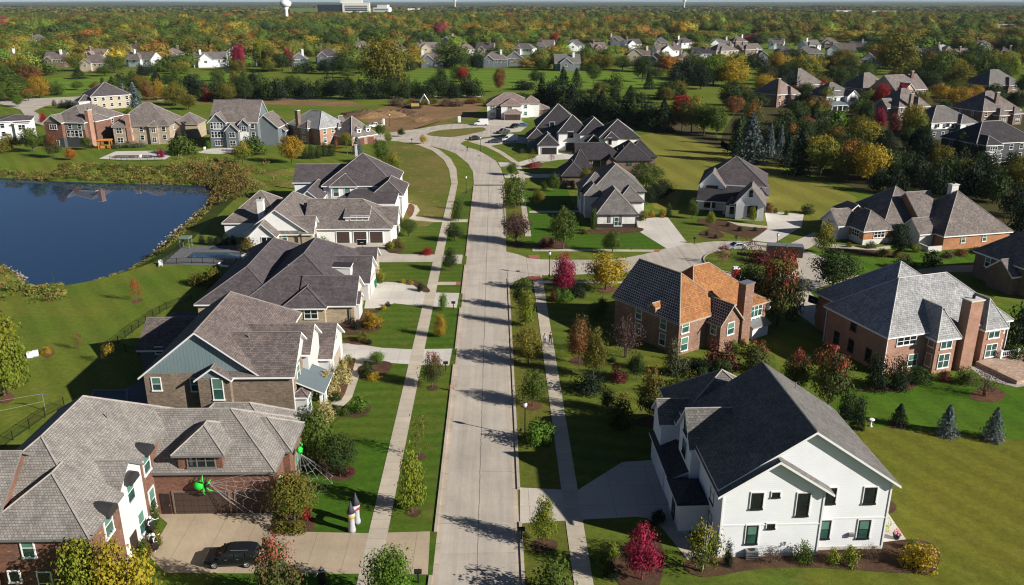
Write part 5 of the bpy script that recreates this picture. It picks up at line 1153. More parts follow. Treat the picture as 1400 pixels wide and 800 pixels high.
CW = {'green': 'green', 'dark': 'dark green', 'deep': 'blackish green', 'bright': 'bright green', 'lime': 'lime green', 'yellow': 'yellow', 'gold': 'golden', 'olive': 'olive', 'orange': 'orange', 'bronze': 'bronze', 'red': 'red', 'crimson': 'crimson', 'maroon': 'maroon', 'purple': 'dull purple', 'pink': 'pale pink', 'redgreen': 'green and red', 'orangegreen': 'green and orange', 'yellowgreen': 'yellow green', 'ochre': 'ochre', 'straw': 'golden', 'blue': 'blue grey', 'brown': 'brown', 'sage': 'grey green', 'cream': 'cream flowered'}
NOUN = {'oval': ('street_tree', 'tree', 'oval tree'), 'column': ('columnar_tree', 'tree', 'slender upright tree'), 'round': ('round_tree', 'tree', 'round topped tree'), 'broad': ('broad_tree', 'tree', 'broad tree'), 'spruce': ('spruce_tree', 'conifer', 'spruce'), 'pine': ('pine_tree', 'conifer', 'pine'), 'arb': ('arborvitae', 'conifer', 'columnar evergreen'), 'ball': ('clipped_shrub', 'shrub', 'rounded shrub'), 'loose': ('shrub', 'shrub', 'loose shrub'), 'sparse': ('thin_tree', 'tree', 'thinly leaved tree'), 'birch': ('birch_tree', 'tree', 'multi stemmed birch'), 'bare': ('bare_shrub_tree', 'tree', 'nearly bare tree')}
TREES = []; VN = {}
def plant(kind, col, px=None, py=None, top=None, w=None, xy=None, hm=None, wm=None, label=None, group=None, variant=None, world_random=None):
    if xy is None: x, y = G(px, py); hm = hgt(px, py, top); wm = w * mpp(x, y) * (1.25 if kind in ('column', 'spruce') else (1.14 if kind in ('oval', 'round', 'loose') else 1.0))
    else: x, y = xy
    if kind in ('pine', 'spruce') and col not in ('deep', 'dark', 'green', 'blue'): col = 'dark'
    hm = max(hm, 0.35); k = VN.get(kind, 0); VN[kind] = k + 1
    cs, tr = V[kind][k % len(V[kind])] if variant is None else V[kind][variant]
    nmn, cat, noun = NOUN[kind]
    o = link(nmn, None, None, (x, y, 0), random.uniform(0, 2 * PI)); o.scale = (wm, wm, hm); o['category'] = cat
    if group: o['group'] = group
    a, b2 = COL[col]
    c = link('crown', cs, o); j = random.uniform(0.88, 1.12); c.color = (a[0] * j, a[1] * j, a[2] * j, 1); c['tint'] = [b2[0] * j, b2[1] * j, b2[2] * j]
    t_ = link('trunk', tr, o)
    TREES.append(dict(o=o, x=x, y=y, h=hm, col=CW[col], noun=noun, label=label))
    return o
# kind, colour, base px, base row, top row, width px
T = [
 # verge left of the street
 ('column', 'lime', 563, 700, 602, 31, 'bright lime flame-shaped street tree beside the driveway with the black car'), ('sparse', 'olive', 573.5, 624, 556, 27), ('oval', 'redgreen', 591, 530, 477, 28), ('column', 'gold', 602, 461, 424, 15), ('column', 'bright', 606, 424, 398, 12), ('oval', 'dark', 616, 371, 335, 20), ('round', 'dark', 622, 330, 305, 23), ('column', 'green', 627, 302, 268, 16), ('sparse', 'green', 631, 287, 262, 12),
 ('round', 'bright', 535, 835, 752, 58, 'bright green round tree at the bottom edge beside the left sidewalk'),
 # verge right of the street
 ('oval', 'lime', 743, 745, 675, 33, 'small lime yellow street tree in front of the shaded driveway'), ('loose', 'green', 756, 822, 757, 50), ('oval', 'green', 728, 555, 501, 36), ('round', 'olive', 722, 499, 450, 38), ('column', 'lime', 719, 446, 387, 20), ('round', 'dark', 713, 423, 379, 25), ('loose', 'bright', 737, 608, 574, 32), ('round', 'purple', 705.6, 332, 292, 34), ('column', 'green', 704, 285, 234, 28), ('round', 'green', 700, 240, 222, 14), ('sparse', 'green', 712, 262, 240, 12),
 # right hand lawns
 ('oval', 'bronze', 791, 497, 424, 30, 'bronze red tree on the lawn left of the orange roofed house'), ('oval', 'olive', 811, 516, 441, 33), ('loose', 'deep', 805, 536, 508, 36), ('bare', 'purple', 856, 489, 431, 46, 'round dull purple nearly bare tree before the shaded brick wall'), ('oval', 'green', 813, 440, 412, 26), ('oval', 'green', 823, 428, 404, 14), ('oval', 'crimson', 770, 402, 342, 32, 'crimson tree by the street corner'), ('ball', 'deep', 789, 406, 388, 24), ('ball', 'dark', 776, 400, 386, 18), ('loose', 'bright', 770, 411, 393, 22), ('round', 'yellow', 828, 396, 345, 53, 'golden yellow round tree in front of the dark half of the orange roof'), ('column', 'maroon', 757, 412, 395, 9),
 ('oval', 'green', 770, 341, 279, 36, 'tall green tree on the corner lawn by the side street'), ('oval', 'green', 837, 346, 311, 25), ('column', 'green', 811, 317, 279, 8), ('ball', 'maroon', 743, 338, 325, 11), ('ball', 'bronze', 753, 338, 326, 12), ('ball', 'olive', 800, 320, 311, 10), ('oval', 'orangegreen', 888, 576, 495, 36, 'orange tipped tree left of the near white house'), ('loose', 'orangegreen', 846, 583, 538, 31), ('round', 'dark', 905, 600, 555, 26), ('arb', 'sage', 919, 512, 461, 23), ('loose', 'sage', 936, 512, 489, 19), ('ball', 'sage', 824, 493, 485, 8), ('ball', 'sage', 838, 494, 486, 10), ('ball', 'deep', 952, 512, 490, 24), ('loose', 'maroon', 986, 505, 464, 35), ('loose', 'redgreen', 1030, 507, 466, 29), ('ball', 'bright', 1004, 478, 464, 15), ('ball', 'gold', 1017, 474, 463, 8), ('loose', 'bronze', 1041, 487, 466, 14), ('loose', 'olive', 915, 545, 520, 24), ('loose', 'green', 930, 540, 514, 26), ('loose', 'olive', 945, 533, 508, 26), ('loose', 'green', 922, 560, 534, 24), ('ball', 'olive', 905, 536, 522, 20), ('oval', 'dark', 870, 520, 478, 24), ('round', 'dark', 985, 520, 492, 26), ('loose', 'deep', 965, 518, 494, 24), ('oval', 'dark', 830, 560, 528, 20), ('loose', 'maroon', 845, 520, 500, 22), ('loose', 'dark', 962, 533, 500, 26), ('loose', 'dark', 925, 640, 575, 18),
 ('ball', 'deep', 712, 590, 585, 4), ('oval', 'crimson', 877, 793, 713, 46, 'crimson tree in the bed before the near white house'), ('birch', 'yellowgreen', 959, 782, 705, 48), ('arb', 'deep', 994, 774, 735, 14), ('ball', 'lime', 1139, 771, 748, 19), ('ball', 'lime', 1161, 772, 747, 25), ('loose', 'green', 1097, 769, 740, 20), ('bare', 'brown', 1054, 770, 748, 26), ('bare', 'brown', 1189, 765, 743, 24), ('loose', 'yellow', 1254, 774, 737, 36), ('ball', 'green', 827, 768, 746, 17), ('ball', 'lime', 838, 762, 742, 22), ('ball', 'deep', 834, 790, 765, 20), ('ball', 'deep', 900, 715, 698, 26), ('loose', 'bright', 1246, 752, 738, 13),
 ('oval', 'redgreen', 1086, 540, 473, 36), ('oval', 'redgreen', 1131, 560, 466, 52, 'large green and red tree right behind the near white house ridge'), ('arb', 'deep', 1196, 532, 483, 31), ('arb', 'deep', 1226, 531, 483, 32), ('ball', 'dark', 1255, 521, 500, 40), ('loose', 'green', 1318, 523, 502, 22), ('bare', 'purple', 1346, 542, 505, 44), ('spruce', 'deep', 1228, 581, 551, 25), ('spruce', 'blue', 1293, 594, 552, 29, 'left blue spruce of the pair on the vivid lawn'), ('spruce', 'blue', 1356, 601, 556, 29, 'right blue spruce of the pair on the vivid lawn'), ('arb', 'deep', 1172, 585, 540, 20), ('arb', 'deep', 1158, 572, 530, 24), ('ball', 'maroon', 1290, 521, 507, 20), ('pine', 'deep', 1394, 480, 395, 52), ('ball', 'dark', 1384, 492, 470, 30), ('ball', 'lime', 1181, 588, 574, 7),
 ('round', 'dark', 1138, 395, 339, 58, 'dark green round tree at the mouth of the right driveway'), ('broad', 'redgreen', 1062, 445, 338, 62, 'big maroon and green tree behind the orange roofed house'), ('round', 'dark', 1022, 428, 360, 44), ('sparse', 'pink', 987, 361, 329, 24), ('sparse', 'maroon', 1024, 353, 324, 32), ('loose', 'maroon', 1040, 360, 340, 26), ('oval', 'yellowgreen', 1125, 346, 301, 27), ('round', 'deep', 1227, 352, 306, 29), ('ball', 'dark', 1237, 367, 348, 27), ('ball', 'dark', 1273, 364, 342, 31), ('ball', 'olive', 1206, 350, 339, 18), ('ball', 'olive', 1225, 352, 342, 14), ('ball', 'sage', 1190, 339, 329, 16), ('ball', 'olive', 1160, 338, 331, 10), ('ball', 'bronze', 1313, 349, 340, 20), ('ball', 'bronze', 1337, 346, 338, 24), ('ball', 'brown', 1296, 352, 343, 18), ('loose', 'lime', 1252, 345, 334, 10),
 ('oval', 'lime', 971, 309, 287, 12), ('oval', 'green', 946, 299, 268, 14), ('oval', 'lime', 1028, 305, 281, 11), ('loose', 'dark', 1104, 292, 279, 16), ('arb', 'dark', 914, 297, 276, 8), ('ball', 'olive', 879, 301, 288, 17), ('ball', 'gold', 890, 297, 286, 10), ('ball', 'gold', 905, 297, 286, 12), ('round', 'deep', 900, 276, 245, 34), ('round', 'deep', 884, 280, 255, 22), ('round', 'green', 883, 258, 223, 40), ('ball', 'deep', 1011, 316, 309, 8), ('ball', 'deep', 995, 310, 304, 7), ('ball', 'deep', 1032, 316, 310, 7), ('ball', 'deep', 966, 322, 316, 6), ('ball', 'deep', 978, 326, 320, 6), ('ball', 'olive', 1060, 292, 284, 8), ('ball', 'olive', 1075, 294, 287, 7), ('ball', 'bronze', 1050, 290, 277, 14),
 # by the brown brick and charcoal houses
 ('oval', 'green', 758, 262, 234, 15), ('oval', 'green', 744, 262, 246, 9), ('round', 'olive', 736, 282, 258, 18), ('arb', 'deep', 771, 258, 245, 9), ('arb', 'deep', 783, 258, 245, 7), ('round', 'olive', 801, 260, 230, 15), ('sparse', 'olive', 728, 229, 200, 12), ('sparse', 'crimson', 754, 222, 208, 9), ('loose', 'red', 727, 228, 222, 14), ('sparse', 'green', 714, 211, 202, 9), ('ball', 'green', 770, 285, 274, 13), ('loose', 'olive', 762, 316, 300, 14),
 # left side lawns and ponds edge
 ('broad', 'lime', 6, 541, 427, 72, 'big lime yellow tree on the back lawn at the left edge'), ('sparse', 'red', 187, 412, 374, 17, 'small orange-red tree alone on the pond lawn'), ('sparse', 'bronze', 108, 478, 450, 15), ('sparse', 'yellow', 150, 497, 464, 18), ('loose', 'yellow', 64, 484, 474, 12), ('loose', 'olive', 270, 389, 370, 18), ('loose', 'olive', 292, 391, 367, 24), ('column', 'orangegreen', 342, 358, 321, 21), ('arb', 'deep', 276, 334, 320, 10), ('arb', 'deep', 288, 335, 322, 10), ('arb', 'deep', 299, 335, 322, 9), ('arb', 'deep', 309, 334, 319, 10), ('arb', 'deep', 319, 334, 320, 10),
 ('round', 'lime', 124, 868, 742, 62, 'yellow green tree at the bottom left corner in front of the red brick house'), ('round', 'straw', 176, 862, 737, 78, 'big golden tree at the bottom beside the brick entrance'), ('oval', 'redgreen', 383, 832, 728, 60, 'red topped green tree at the bottom beside the black car'), ('round', 'olive', 403, 712, 648, 56, 'olive orange bushy tree at the corner of the brick garage'), ('ball', 'red', 418, 709, 691, 17), ('ball', 'olive', 385, 726, 712, 26), ('ball', 'olive', 405, 728, 712, 30), ('arb', 'green', 434, 626, 556, 46, 'dense green tree by the corner of the tan brick house'), ('round', 'dark', 465, 652, 596, 42), ('ball', 'maroon', 475, 649, 636, 20), ('ball', 'bright', 491, 564, 541, 25), ('ball', 'green', 472, 567, 557, 14), ('ball', 'green', 462, 566, 556, 12), ('loose', 'cream', 449, 544, 508, 24), ('loose', 'cream', 469, 522, 490, 24), ('loose', 'cream', 444, 578, 548, 26), ('ball', 'olive', 477, 498, 484, 14), ('ball', 'dark', 460, 548, 536, 16), ('round', 'bright', 515, 498, 480, 21), ('ball', 'dark', 502, 514, 494, 22), ('loose', 'yellow', 511, 518, 509, 16), ('loose', 'gold', 508, 447, 422, 22), ('loose', 'olive', 497, 467, 454, 15), ('ball', 'deep', 505, 471, 464, 9), ('ball', 'deep', 530, 419, 412, 9), ('ball', 'yellow', 525, 424, 417, 10), ('ball', 'deep', 488, 450, 440, 12), ('ball', 'yellow', 551, 387, 381, 9), ('ball', 'yellow', 562, 389, 383, 9), ('ball', 'deep', 575, 398, 388, 12), ('loose', 'yellowgreen', 519, 385, 368, 15), ('round', 'green', 559, 323, 299, 22), ('ball', 'olive', 545, 338, 325, 14), ('ball', 'lime', 534, 341, 330, 14), ('loose', 'bright', 440, 340, 322, 20), ('loose', 'lime', 424, 338, 322, 14), ('loose', 'red', 584, 348, 338, 14), ('arb', 'dark', 548, 310, 294, 6), ('ball', 'green', 196, 760, 738, 22), ('ball', 'green', 207, 729, 708, 20), ('ball', 'green', 196, 738, 712, 18), ('ball', 'olive', 216, 748, 724, 16), ('ball', 'bronze', 204, 756, 740, 18), ('arb', 'green', 213, 716, 682, 14),
 # beyond the first row
 ('round', 'green', 522, 224, 191, 21), ('round', 'yellowgreen', 536, 238, 209, 26), ('round', 'green', 520, 188, 169, 13), ('round', 'lime', 531, 196, 181, 11), ('round', 'yellow', 579, 197, 184, 10), ('oval', 'dark', 549, 187, 174, 10), ('spruce', 'blue', 489, 210, 186, 18), ('round', 'yellowgreen', 474, 203, 181, 16), ('arb', 'dark', 417, 217, 197, 10), ('arb', 'dark', 426, 217, 196, 10), ('arb', 'dark', 435, 216, 195, 10), ('arb', 'dark', 444, 214, 193, 11), ('arb', 'dark', 453, 213, 193, 11), ('column', 'bronze', 459, 206, 188, 7), ('round', 'gold', 399, 223, 185, 29, 'golden round tree on the lawn left of the slate roofed brick house'),
 ('ball', 'green', 350, 212, 186, 30), ('ball', 'green', 340, 208, 184, 22), ('round', 'yellowgreen', 332, 224, 193, 23), ('ball', 'bright', 285, 202, 192, 10), ('column', 'yellow', 371, 194, 171, 9), ('ball', 'green', 252, 211, 182, 34), ('ball', 'green', 240, 211, 188, 22), ('ball', 'sage', 160, 203, 194, 16), ('ball', 'sage', 175, 202, 193, 18), ('loose', 'sage', 190, 201, 192, 16), ('loose', 'crimson', 220, 215, 203, 9), ('oval', 'orange', 97, 219, 200, 14), ('oval', 'redgreen', 74, 216, 181, 20), ('round', 'green', 119, 205, 187, 13), ('round', 'green', 45, 208, 174, 25), ('round', 'olive', 17, 206, 182, 26), ('loose', 'olive', 3, 209, 190, 22), ('oval', 'red', 60, 172, 152, 10), ('round', 'orangegreen', 39, 138, 121, 15), ('broad', 'gold', 55, 134, 102, 28), ('broad', 'green', 14, 138, 106, 44), ('round', 'bright', 25, 146, 129, 13), ('loose', 'deep', 88, 148, 135, 12), ('loose', 'deep', 96, 147, 137, 10), ('sage' and 'oval', 'sage', 75, 148, 135, 6),
 ('spruce', 'dark', 145, 142, 105, 22), ('spruce', 'dark', 158, 145, 104, 23), ('spruce', 'blue', 171, 146, 112, 22), ('spruce', 'blue', 185, 146, 111, 22), ('oval', 'bronze', 203, 138, 110, 17), ('column', 'gold', 218, 137, 104, 13), ('broad', 'olive', 240, 144, 116, 34), ('round', 'olive', 258, 150, 128, 21), ('ball', 'green', 175, 160, 148, 18), ('ball', 'green', 195, 156, 145, 24), ('ball', 'green', 212, 154, 143, 18), ('loose', 'red', 283, 138, 119, 14), ('round', 'olive', 311, 140, 113, 22), ('round', 'dark', 336, 138, 112, 22), ('round', 'green', 300, 118, 100, 14),
 ('broad', 'olive', 527, 126, 48, 66, 'giant olive tree standing alone at the golf course edge'), ('column', 'olive', 372, 97, 55, 16), ('broad', 'lime', 360, 96, 48, 26), ('oval', 'crimson', 395, 96, 63, 12), ('broad', 'crimson', 328, 97, 59, 19), ('round', 'red', 633, 116, 91, 15), ('broad', 'bright', 630, 112, 86, 32), ('round', 'bronze', 683, 126, 93, 16), ('round', 'crimson', 623, 88, 63, 15), ('broad', 'yellow', 1000, 118, 80, 42), ('round', 'red', 758, 66, 44, 11), ('broad', 'olive', 1222, 102, 42, 56, 'great olive gold tree rising over the upper right roofs'),
 # wood to the right of the field
 ('round', 'red', 932, 178, 129, 28, 'red topped round tree at the head of the open field'), ('round', 'yellowgreen', 945, 181, 131, 36), ('round', 'green', 962, 184, 142, 34), ('round', 'green', 979, 187, 144, 26), ('round', 'olive', 918, 178, 140, 26),
 ('oval', 'orangegreen', 1028, 186, 132, 24), ('spruce', 'blue', 1024, 222, 153, 44), ('spruce', 'dark', 1008, 212, 160, 30), ('spruce', 'blue', 1051, 214, 167, 17), ('spruce', 'blue', 1065, 218, 169, 16), ('spruce', 'deep', 1092, 238, 172, 34), ('spruce', 'deep', 1076, 228, 180, 22), ('oval', 'orange', 1081, 205, 167, 16), ('round', 'pink', 1101, 182, 159, 17), ('round', 'dark', 1089, 172, 137, 28), ('spruce', 'deep', 1111, 176, 142, 16), ('ball', 'bright', 1143, 186, 151, 46), ('round', 'orangegreen', 1139, 200, 172, 32), ('round', 'yellowgreen', 1181, 208, 166, 40), ('round', 'yellowgreen', 1121, 240, 184, 44), ('round', 'orangegreen', 1157, 248, 189, 38), ('round', 'yellow', 1186, 252, 196, 40), ('round', 'dark', 1212, 248, 204, 34), ('pine', 'dark', 1237, 250, 200, 30), ('pine', 'deep', 1255, 256, 205, 34), ('pine', 'dark', 1297, 258, 204, 38), ('pine', 'deep', 1325, 268, 210, 44), ('pine', 'dark', 1357, 276, 220, 40), ('round', 'olive', 1390, 270, 212, 34), ('oval', 'crimson', 1200, 182, 143, 16), ('oval', 'maroon', 1220, 186, 149, 17), ('round', 'dark', 1182, 178, 137, 20), ('round', 'yellowgreen', 1246, 192, 142, 32), ('round', 'dark', 1240, 204, 174, 26), ('oval', 'red', 1123, 146, 107, 16), ('round', 'red', 1203, 152, 113, 18), ('round', 'crimson', 1231, 144, 114, 13), ('round', 'maroon', 1226, 112, 96, 16), ('round', 'yellow', 1044, 132, 101, 26), ('broad', 'gold', 1310, 150, 117, 34), ('round', 'gold', 1330, 142, 116, 20), ('pine', 'deep', 1280, 268, 214, 34), ('pine', 'deep', 1344, 262, 200, 34), ('pine', 'deep', 1310, 240, 196, 30), ('pine', 'deep', 1382, 250, 205, 34), ('pine', 'deep', 1225, 266, 222, 26), ('pine', 'deep', 1200, 262, 220, 28), ('round', 'dark', 1146, 228, 190, 30), ('pine', 'deep', 1400, 320, 262, 44), ('pine', 'deep', 1385, 296, 240, 36), ('round', 'bronze', 1256, 206, 182, 22), ('round', 'dark', 1270, 214, 190, 26), ('pine', 'dark', 1060, 196, 158, 22), ('pine', 'deep', 1042, 206, 160, 26), ('round', 'lime', 1130, 150, 118, 18), ('broad', 'deep', 1068, 128, 92, 40), ('broad', 'dark', 1155, 116, 88, 34), ('broad', 'green', 1283, 116, 70, 42), ('broad', 'green', 1345, 112, 72, 44), ('broad', 'lime', 1375, 110, 68, 34), ('broad', 'yellowgreen', 1100, 112, 72, 46), ('broad', 'olive', 1310, 122, 84, 40), ('broad', 'dark', 1000, 152, 108, 36), ('pine', 'deep', 940, 118, 74, 28), ('pine', 'deep', 925, 122, 84, 24), ('broad', 'bright', 975, 116, 74, 40), ('broad', 'deep', 958, 122, 86, 30), ('spruce', 'dark', 770, 118, 90, 18), ('spruce', 'dark', 788, 119, 92, 18), ('round', 'dark', 878, 112, 78, 24), ('spruce', 'deep', 887, 122, 96, 16)]
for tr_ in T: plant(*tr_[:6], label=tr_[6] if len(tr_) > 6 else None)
rp = random.Random(5)
for i in range(30):
    px = 266 + i * 13.2 + rp.uniform(-3, 3); by = 136.5 - i * 0.12 + rp.uniform(-1.5, 1.5)
    plant('pine' if i % 5 else 'round', 'dark' if i % 3 else 'deep', px, by, by - rp.uniform(28, 39), rp.uniform(21, 29), group='row of pines along the golf course')
for i in range(34):   # belt of mature trees between the fairways and the far houses
    px = 12 + i * 29 + rp.uniform(-9, 9); by = 99.5 + rp.uniform(-2.5, 2.0) - 3.0 * (600 < px < 960)
    if any(abs(px - f[0]) < f[2] * 0.36 and by - 12 < f[1] for f in FAR): continue
    plant(rp.choice(['broad', 'round', 'broad', 'pine']), rp.choice(['green', 'dark', 'olive', 'green', 'deep', 'yellowgreen']), px, by, by - rp.uniform(16, 27), rp.uniform(17, 30), group='trees along the far edge of the golf course')
for i in range(96):   # garden trees among the houses at upper right
    px = 1002 + 400 * rp.random(); by = rp.uniform(102, 178) - 12
    if any(abs(px - a_) < 22 and -9 < by - b_ < 6 for a_, b_ in ((1061, 147), (1088, 128), (1140, 151), (1178, 135), (1240, 140), (1240, 166), (1290, 191), (1362, 172), (1370, 128), (1350, 224))): continue
    plant(rp.choice(['broad', 'round', 'round', 'oval', 'pine']), rp.choice(['green', 'dark', 'olive', 'yellowgreen', 'deep', 'dark', 'gold', 'bronze', 'orangegreen']), px, by, by - rp.uniform(20, 32), rp.uniform(20, 32), group='garden trees of the upper right neighbourhood')
for i in range(22):
    px = rp.choice((rp.uniform(80, 350), rp.uniform(470, 910))); by = rp.uniform(104, 124)
    plant(rp.choice(['round', 'broad', 'spruce', 'oval', 'pine']), rp.choice(['green', 'dark', 'olive', 'deep', 'ochre']), px, by, by - rp.uniform(14, 26), rp.uniform(14, 24), group='trees scattered on the golf course')
for i in range(24):
    px = rp.uniform(690, 935); by = rp.uniform(121, 146) + max(0, px - 800) * 0.06
    plant(rp.choice(['pine', 'round', 'broad', 'spruce', 'loose']), rp.choice(['deep', 'dark', 'green', 'olive', 'dark']), px, by, by - rp.uniform(14, 30), rp.uniform(16, 28), group='mixed trees between the pale house and the golf course')
for i in range(14):
    px = 20 + i * 22 + rp.uniform(-8, 8); by = rp.uniform(122, 137)
    plant(rp.choice(['round', 'broad', 'loose', 'oval']), rp.choice(['green', 'olive', 'dark', 'ochre', 'bronze']), px, by, by - rp.uniform(12, 22), rp.uniform(13, 22), group='trees beyond the far left street')
for i in range(17):
    px = 742 + i * 10.2 + rp.uniform(-2, 2); by = 152 + i * 1.7 + rp.uniform(-2, 2)
    if i < 5: by = 147 + i
    plant('pine' if i % 4 else 'spruce', 'deep' if i % 3 else 'dark', px, by, by - rp.uniform(36, 48), rp.uniform(25, 34), group='dark pines behind the charcoal roofed houses')
for i in range(46):
    px = 1010 + 395 * rp.random(); by = 178 + (px - 1010) * 0.15 + rp.uniform(-6, 42)
    if 1260 < px and by < 205: by += 24
    plant(rp.choice(['pine', 'pine', 'spruce', 'round', 'broad']), rp.choice(['deep', 'deep', 'dark', 'deep', 'olive', 'dark']), px, by, by - rp.uniform(28, 44), rp.uniform(22, 36), group='trees of the dark wood behind the ranch house')
for i in range(9):
    px = 545 + i * 16 + rp.uniform(-4, 4); plant('loose', rp.choice(['brown', 'olive', 'bronze']), px, 143 + rp.uniform(-3, 4) , 134, rp.uniform(12, 20), group='brushy shrubs along the dirt lot')
# ------------------------------------------------------------------ the woods to the horizon
def inpoly(x, y, poly):
    c = False; n = len(poly); j = n - 1
    for i in range(n):
        xi, yi = poly[i]; xj, yj = poly[j]
        if (yi > y) != (yj > y) and x < (xj - xi) * (y - yi) / (yj - yi) + xi: c = not c
        j = i
    return c
CLEAR = [[(30, 133), (60, 104), (352, 95), (480, 97), (770, 93), (925, 99), (925, 126), (640, 126), (200, 128)]]
HOUSES_PX = [(f[0], f[1], f[2]) for f in FAR]
def blocked(px, py):
    for c in CLEAR:
        if inpoly(px, py, c): return True
    for hx, hy, hw in HOUSES_PX:
        if abs(px - hx) < hw * 0.62 and hy - 9 < py < hy + (11 if abs(px - hx) < hw * 0.4 else 6): return True
    if 95 < py and 1000 < px: return True
    if 395 < px < 540 and py < 22: return py > 12
    return False
mw = random.Random(21)
PAL = [('green', 50), ('dark', 16), ('olive', 26), ('yellowgreen', 8), ('orangegreen', 5), ('bright', 6), ('ochre', 16), ('gold', 3), ('deep', 3), ('bronze', 3)] + ([('crimson', 1)] if True else [])
PN = [p for p, k in PAL for _ in range(k)]
def pick(x, y):
    # colour drifts in patches through the woods
    s = math.sin(x * 0.013 + 1.3 * math.sin(y * 0.006)) + math.sin(y * 0.011 + x * 0.004)
    if s > 0.9 and mw.random() < 0.5: return mw.choice(['ochre', 'olive', 'ochre', 'yellowgreen', 'ochre', 'olive'])
    if s < -0.8 and mw.random() < 0.5: return mw.choice(['green', 'dark', 'bright', 'green'])
    return mw.choice(PN)
pts = []
d = 520.0
while d < 7000:
    sp = 17.5 if d < 900 else (28.0 if d < 2300 else 38 + (d - 2300) * 0.012)
    hw = d * 0.66; n = int(2 * hw / sp)
    for i in range(n):
        x = -hw + sp * (i + 0.5) + mw.uniform(-0.45, 0.45) * sp + d * 0.02; y = d + mw.uniform(-0.45, 0.45) * sp
        px, py = P(x, y)
        if blocked(px, py): continue
        s = math.sin(x * 0.02) * math.sin(y * 0.017 + 2)
        if d < 1500 and mw.random() < (0.30 if py > 62 else 0.12): continue
        h_ = mw.uniform(11, 19) * (1 + 0.12 * s) if d < 2300 else mw.uniform(11, 17)
        if 52 < py < 100: h_ *= 0.62 if 690 < px < 1200 else 0.85
        pts.append((d, x, y, px, py, h_, (12 + 12 * mw.random() ** 1.6) * (1.25 if d < 900 else (1.75 if d < 2300 else 2.3))))
    d += sp * (0.95 if d < 2300 else 1.1)
near = [q for q in pts if q[4] > 56]
near.sort(key=lambda q: q[0])
IND = near[:14]; REST = near[14:] + [q for q in pts if q[4] <= 56]
for q in IND:
    k = pick(q[1], q[2]); plant(mw.choice(['broad', 'broad', 'round', 'oval', 'broad', 'pine' if k in ('deep', 'dark') else 'round']), k, xy=(q[1], q[2]), hm=q[5], wm=q[6] * 0.95, group='trees of the wood around the far estate')
rng = np.random.default_rng(3)
Vs = []; Cs = []
def unit_cloud(n, seed):
    r = np.random.default_rng(seed); k = max(3, n // 7)
    a = r.random(k) * 2 * np.pi; z = r.random(k); e = 0.5 * np.sqrt(np.clip(1 - (1.9 * z - 0.85) ** 2, 0.05, 1)); rad = e * np.sqrt(r.random(k)) * 0.9
    cc = np.stack([rad * np.cos(a), rad * np.sin(a), 0.15 + 0.8 * z], 1); i = r.integers(0, k, n)
    dd = r.normal(size=(n, 3)); dd /= np.linalg.norm(dd, axis=1, keepdims=True)
    p = cc[i] + dd * 0.17 * r.random((n, 1)) ** 0.4; out = p - np.array([0, 0, 0.5]); nr = dd * 0.7 + out * 1.3 + r.normal(size=(n, 3)) * 0.2 + np.array([0, 0, 0.25]); nr /= np.linalg.norm(nr, axis=1, keepdims=True)
    rv = r.normal(size=(n, 3)); u = np.cross(nr, rv); u /= np.linalg.norm(u, axis=1, keepdims=True); v = np.cross(nr, u)
    sz = (1.25 / math.sqrt(n)) * r.uniform(0.6, 1.3, (n, 1)) * 0.75
    return np.stack([p - u * sz, p - v * sz * 0.8, p + u * sz, p + v * sz * 0.8], 1), np.clip(r.normal(1.0, 0.16, k)[i] + r.normal(0, 0.08, n), 0.5, 1.5)
CL = {n: [unit_cloud(n, 500 + n + s) for s in range(6)] for n in (30,)}
MIDW = [q for q in REST if q[0] < 2700]
wood_src = bpy.data.collections.new('wood crowns')
for i in range(7):
    src = bpy.data.objects.new('wood_crown', crown('wood_crown', 'broad' if i < 4 else ('round' if i < 6 else 'oval'), 2400, 22 if i % 2 else 34, 700 + i, 0.054, 0.06, 0.5, 0.8, 0.9)); wood_src.objects.link(src)
wmat, nt, b = nm('wood foliage'); ai = N(nt, 'ShaderNodeAttribute', attribute_name='tcol', attribute_type='INSTANCER'); an = N(nt, 'ShaderNodeAttribute', attribute_name='leaf'); sp_ = N(nt, 'ShaderNodeSeparateColor'); nt.links.new(an.outputs['Color'], sp_.inputs[0])
nt.links.new(mix(nt, 1.0, ai.outputs['Color'], gray(nt, ramp(nt, sp_.outputs[0], 0, 1, 0.6, 1.4)), 'MULTIPLY'), b.inputs['Base Color']); b.inputs['Roughness'].default_value = 0.8; b.inputs['Specular IOR Level'].default_value = 0.1
for src in wood_src.objects: src.data.materials.clear(); src.data.materials.append(wmat)
pm_ = bpy.data.meshes.new('middle_woods'); pm_.from_pydata([(q[1], q[2], -0.5) for q in MIDW], [], [])
def wcol(q):
    c1, c2 = COL[pick(q[1], q[2])]; c = np.array(c1 if mw.random() < 0.5 else c2)
    return (0.9 * c + 0.1 * np.array((0.10, 0.115, 0.020))) * mw.uniform(0.8, 1.65)
A = np.ones((len(MIDW), 4), np.float32); A[:, :3] = [wcol(q) for q in MIDW]
at = pm_.attributes.new('tcol', 'FLOAT_COLOR', 'POINT'); at.data.foreach_set('color', A.ravel())
at = pm_.attributes.new('tscale', 'FLOAT_VECTOR', 'POINT'); at.data.foreach_set('vector', np.array([(q[6], q[6], q[5] * (1.08 if q[0] < 900 else 1.25)) for q in MIDW], np.float32).ravel())
at = pm_.attributes.new('trot', 'FLOAT', 'POINT'); at.data.foreach_set('value', np.array([mw.uniform(0, 6.28) for q in MIDW], np.float32))
ng = bpy.data.node_groups.new('wood', 'GeometryNodeTree'); ng.interface.new_socket('Geometry', in_out='INPUT', socket_type='NodeSocketGeometry'); ng.interface.new_socket('Geometry', in_out='OUTPUT', socket_type='NodeSocketGeometry')
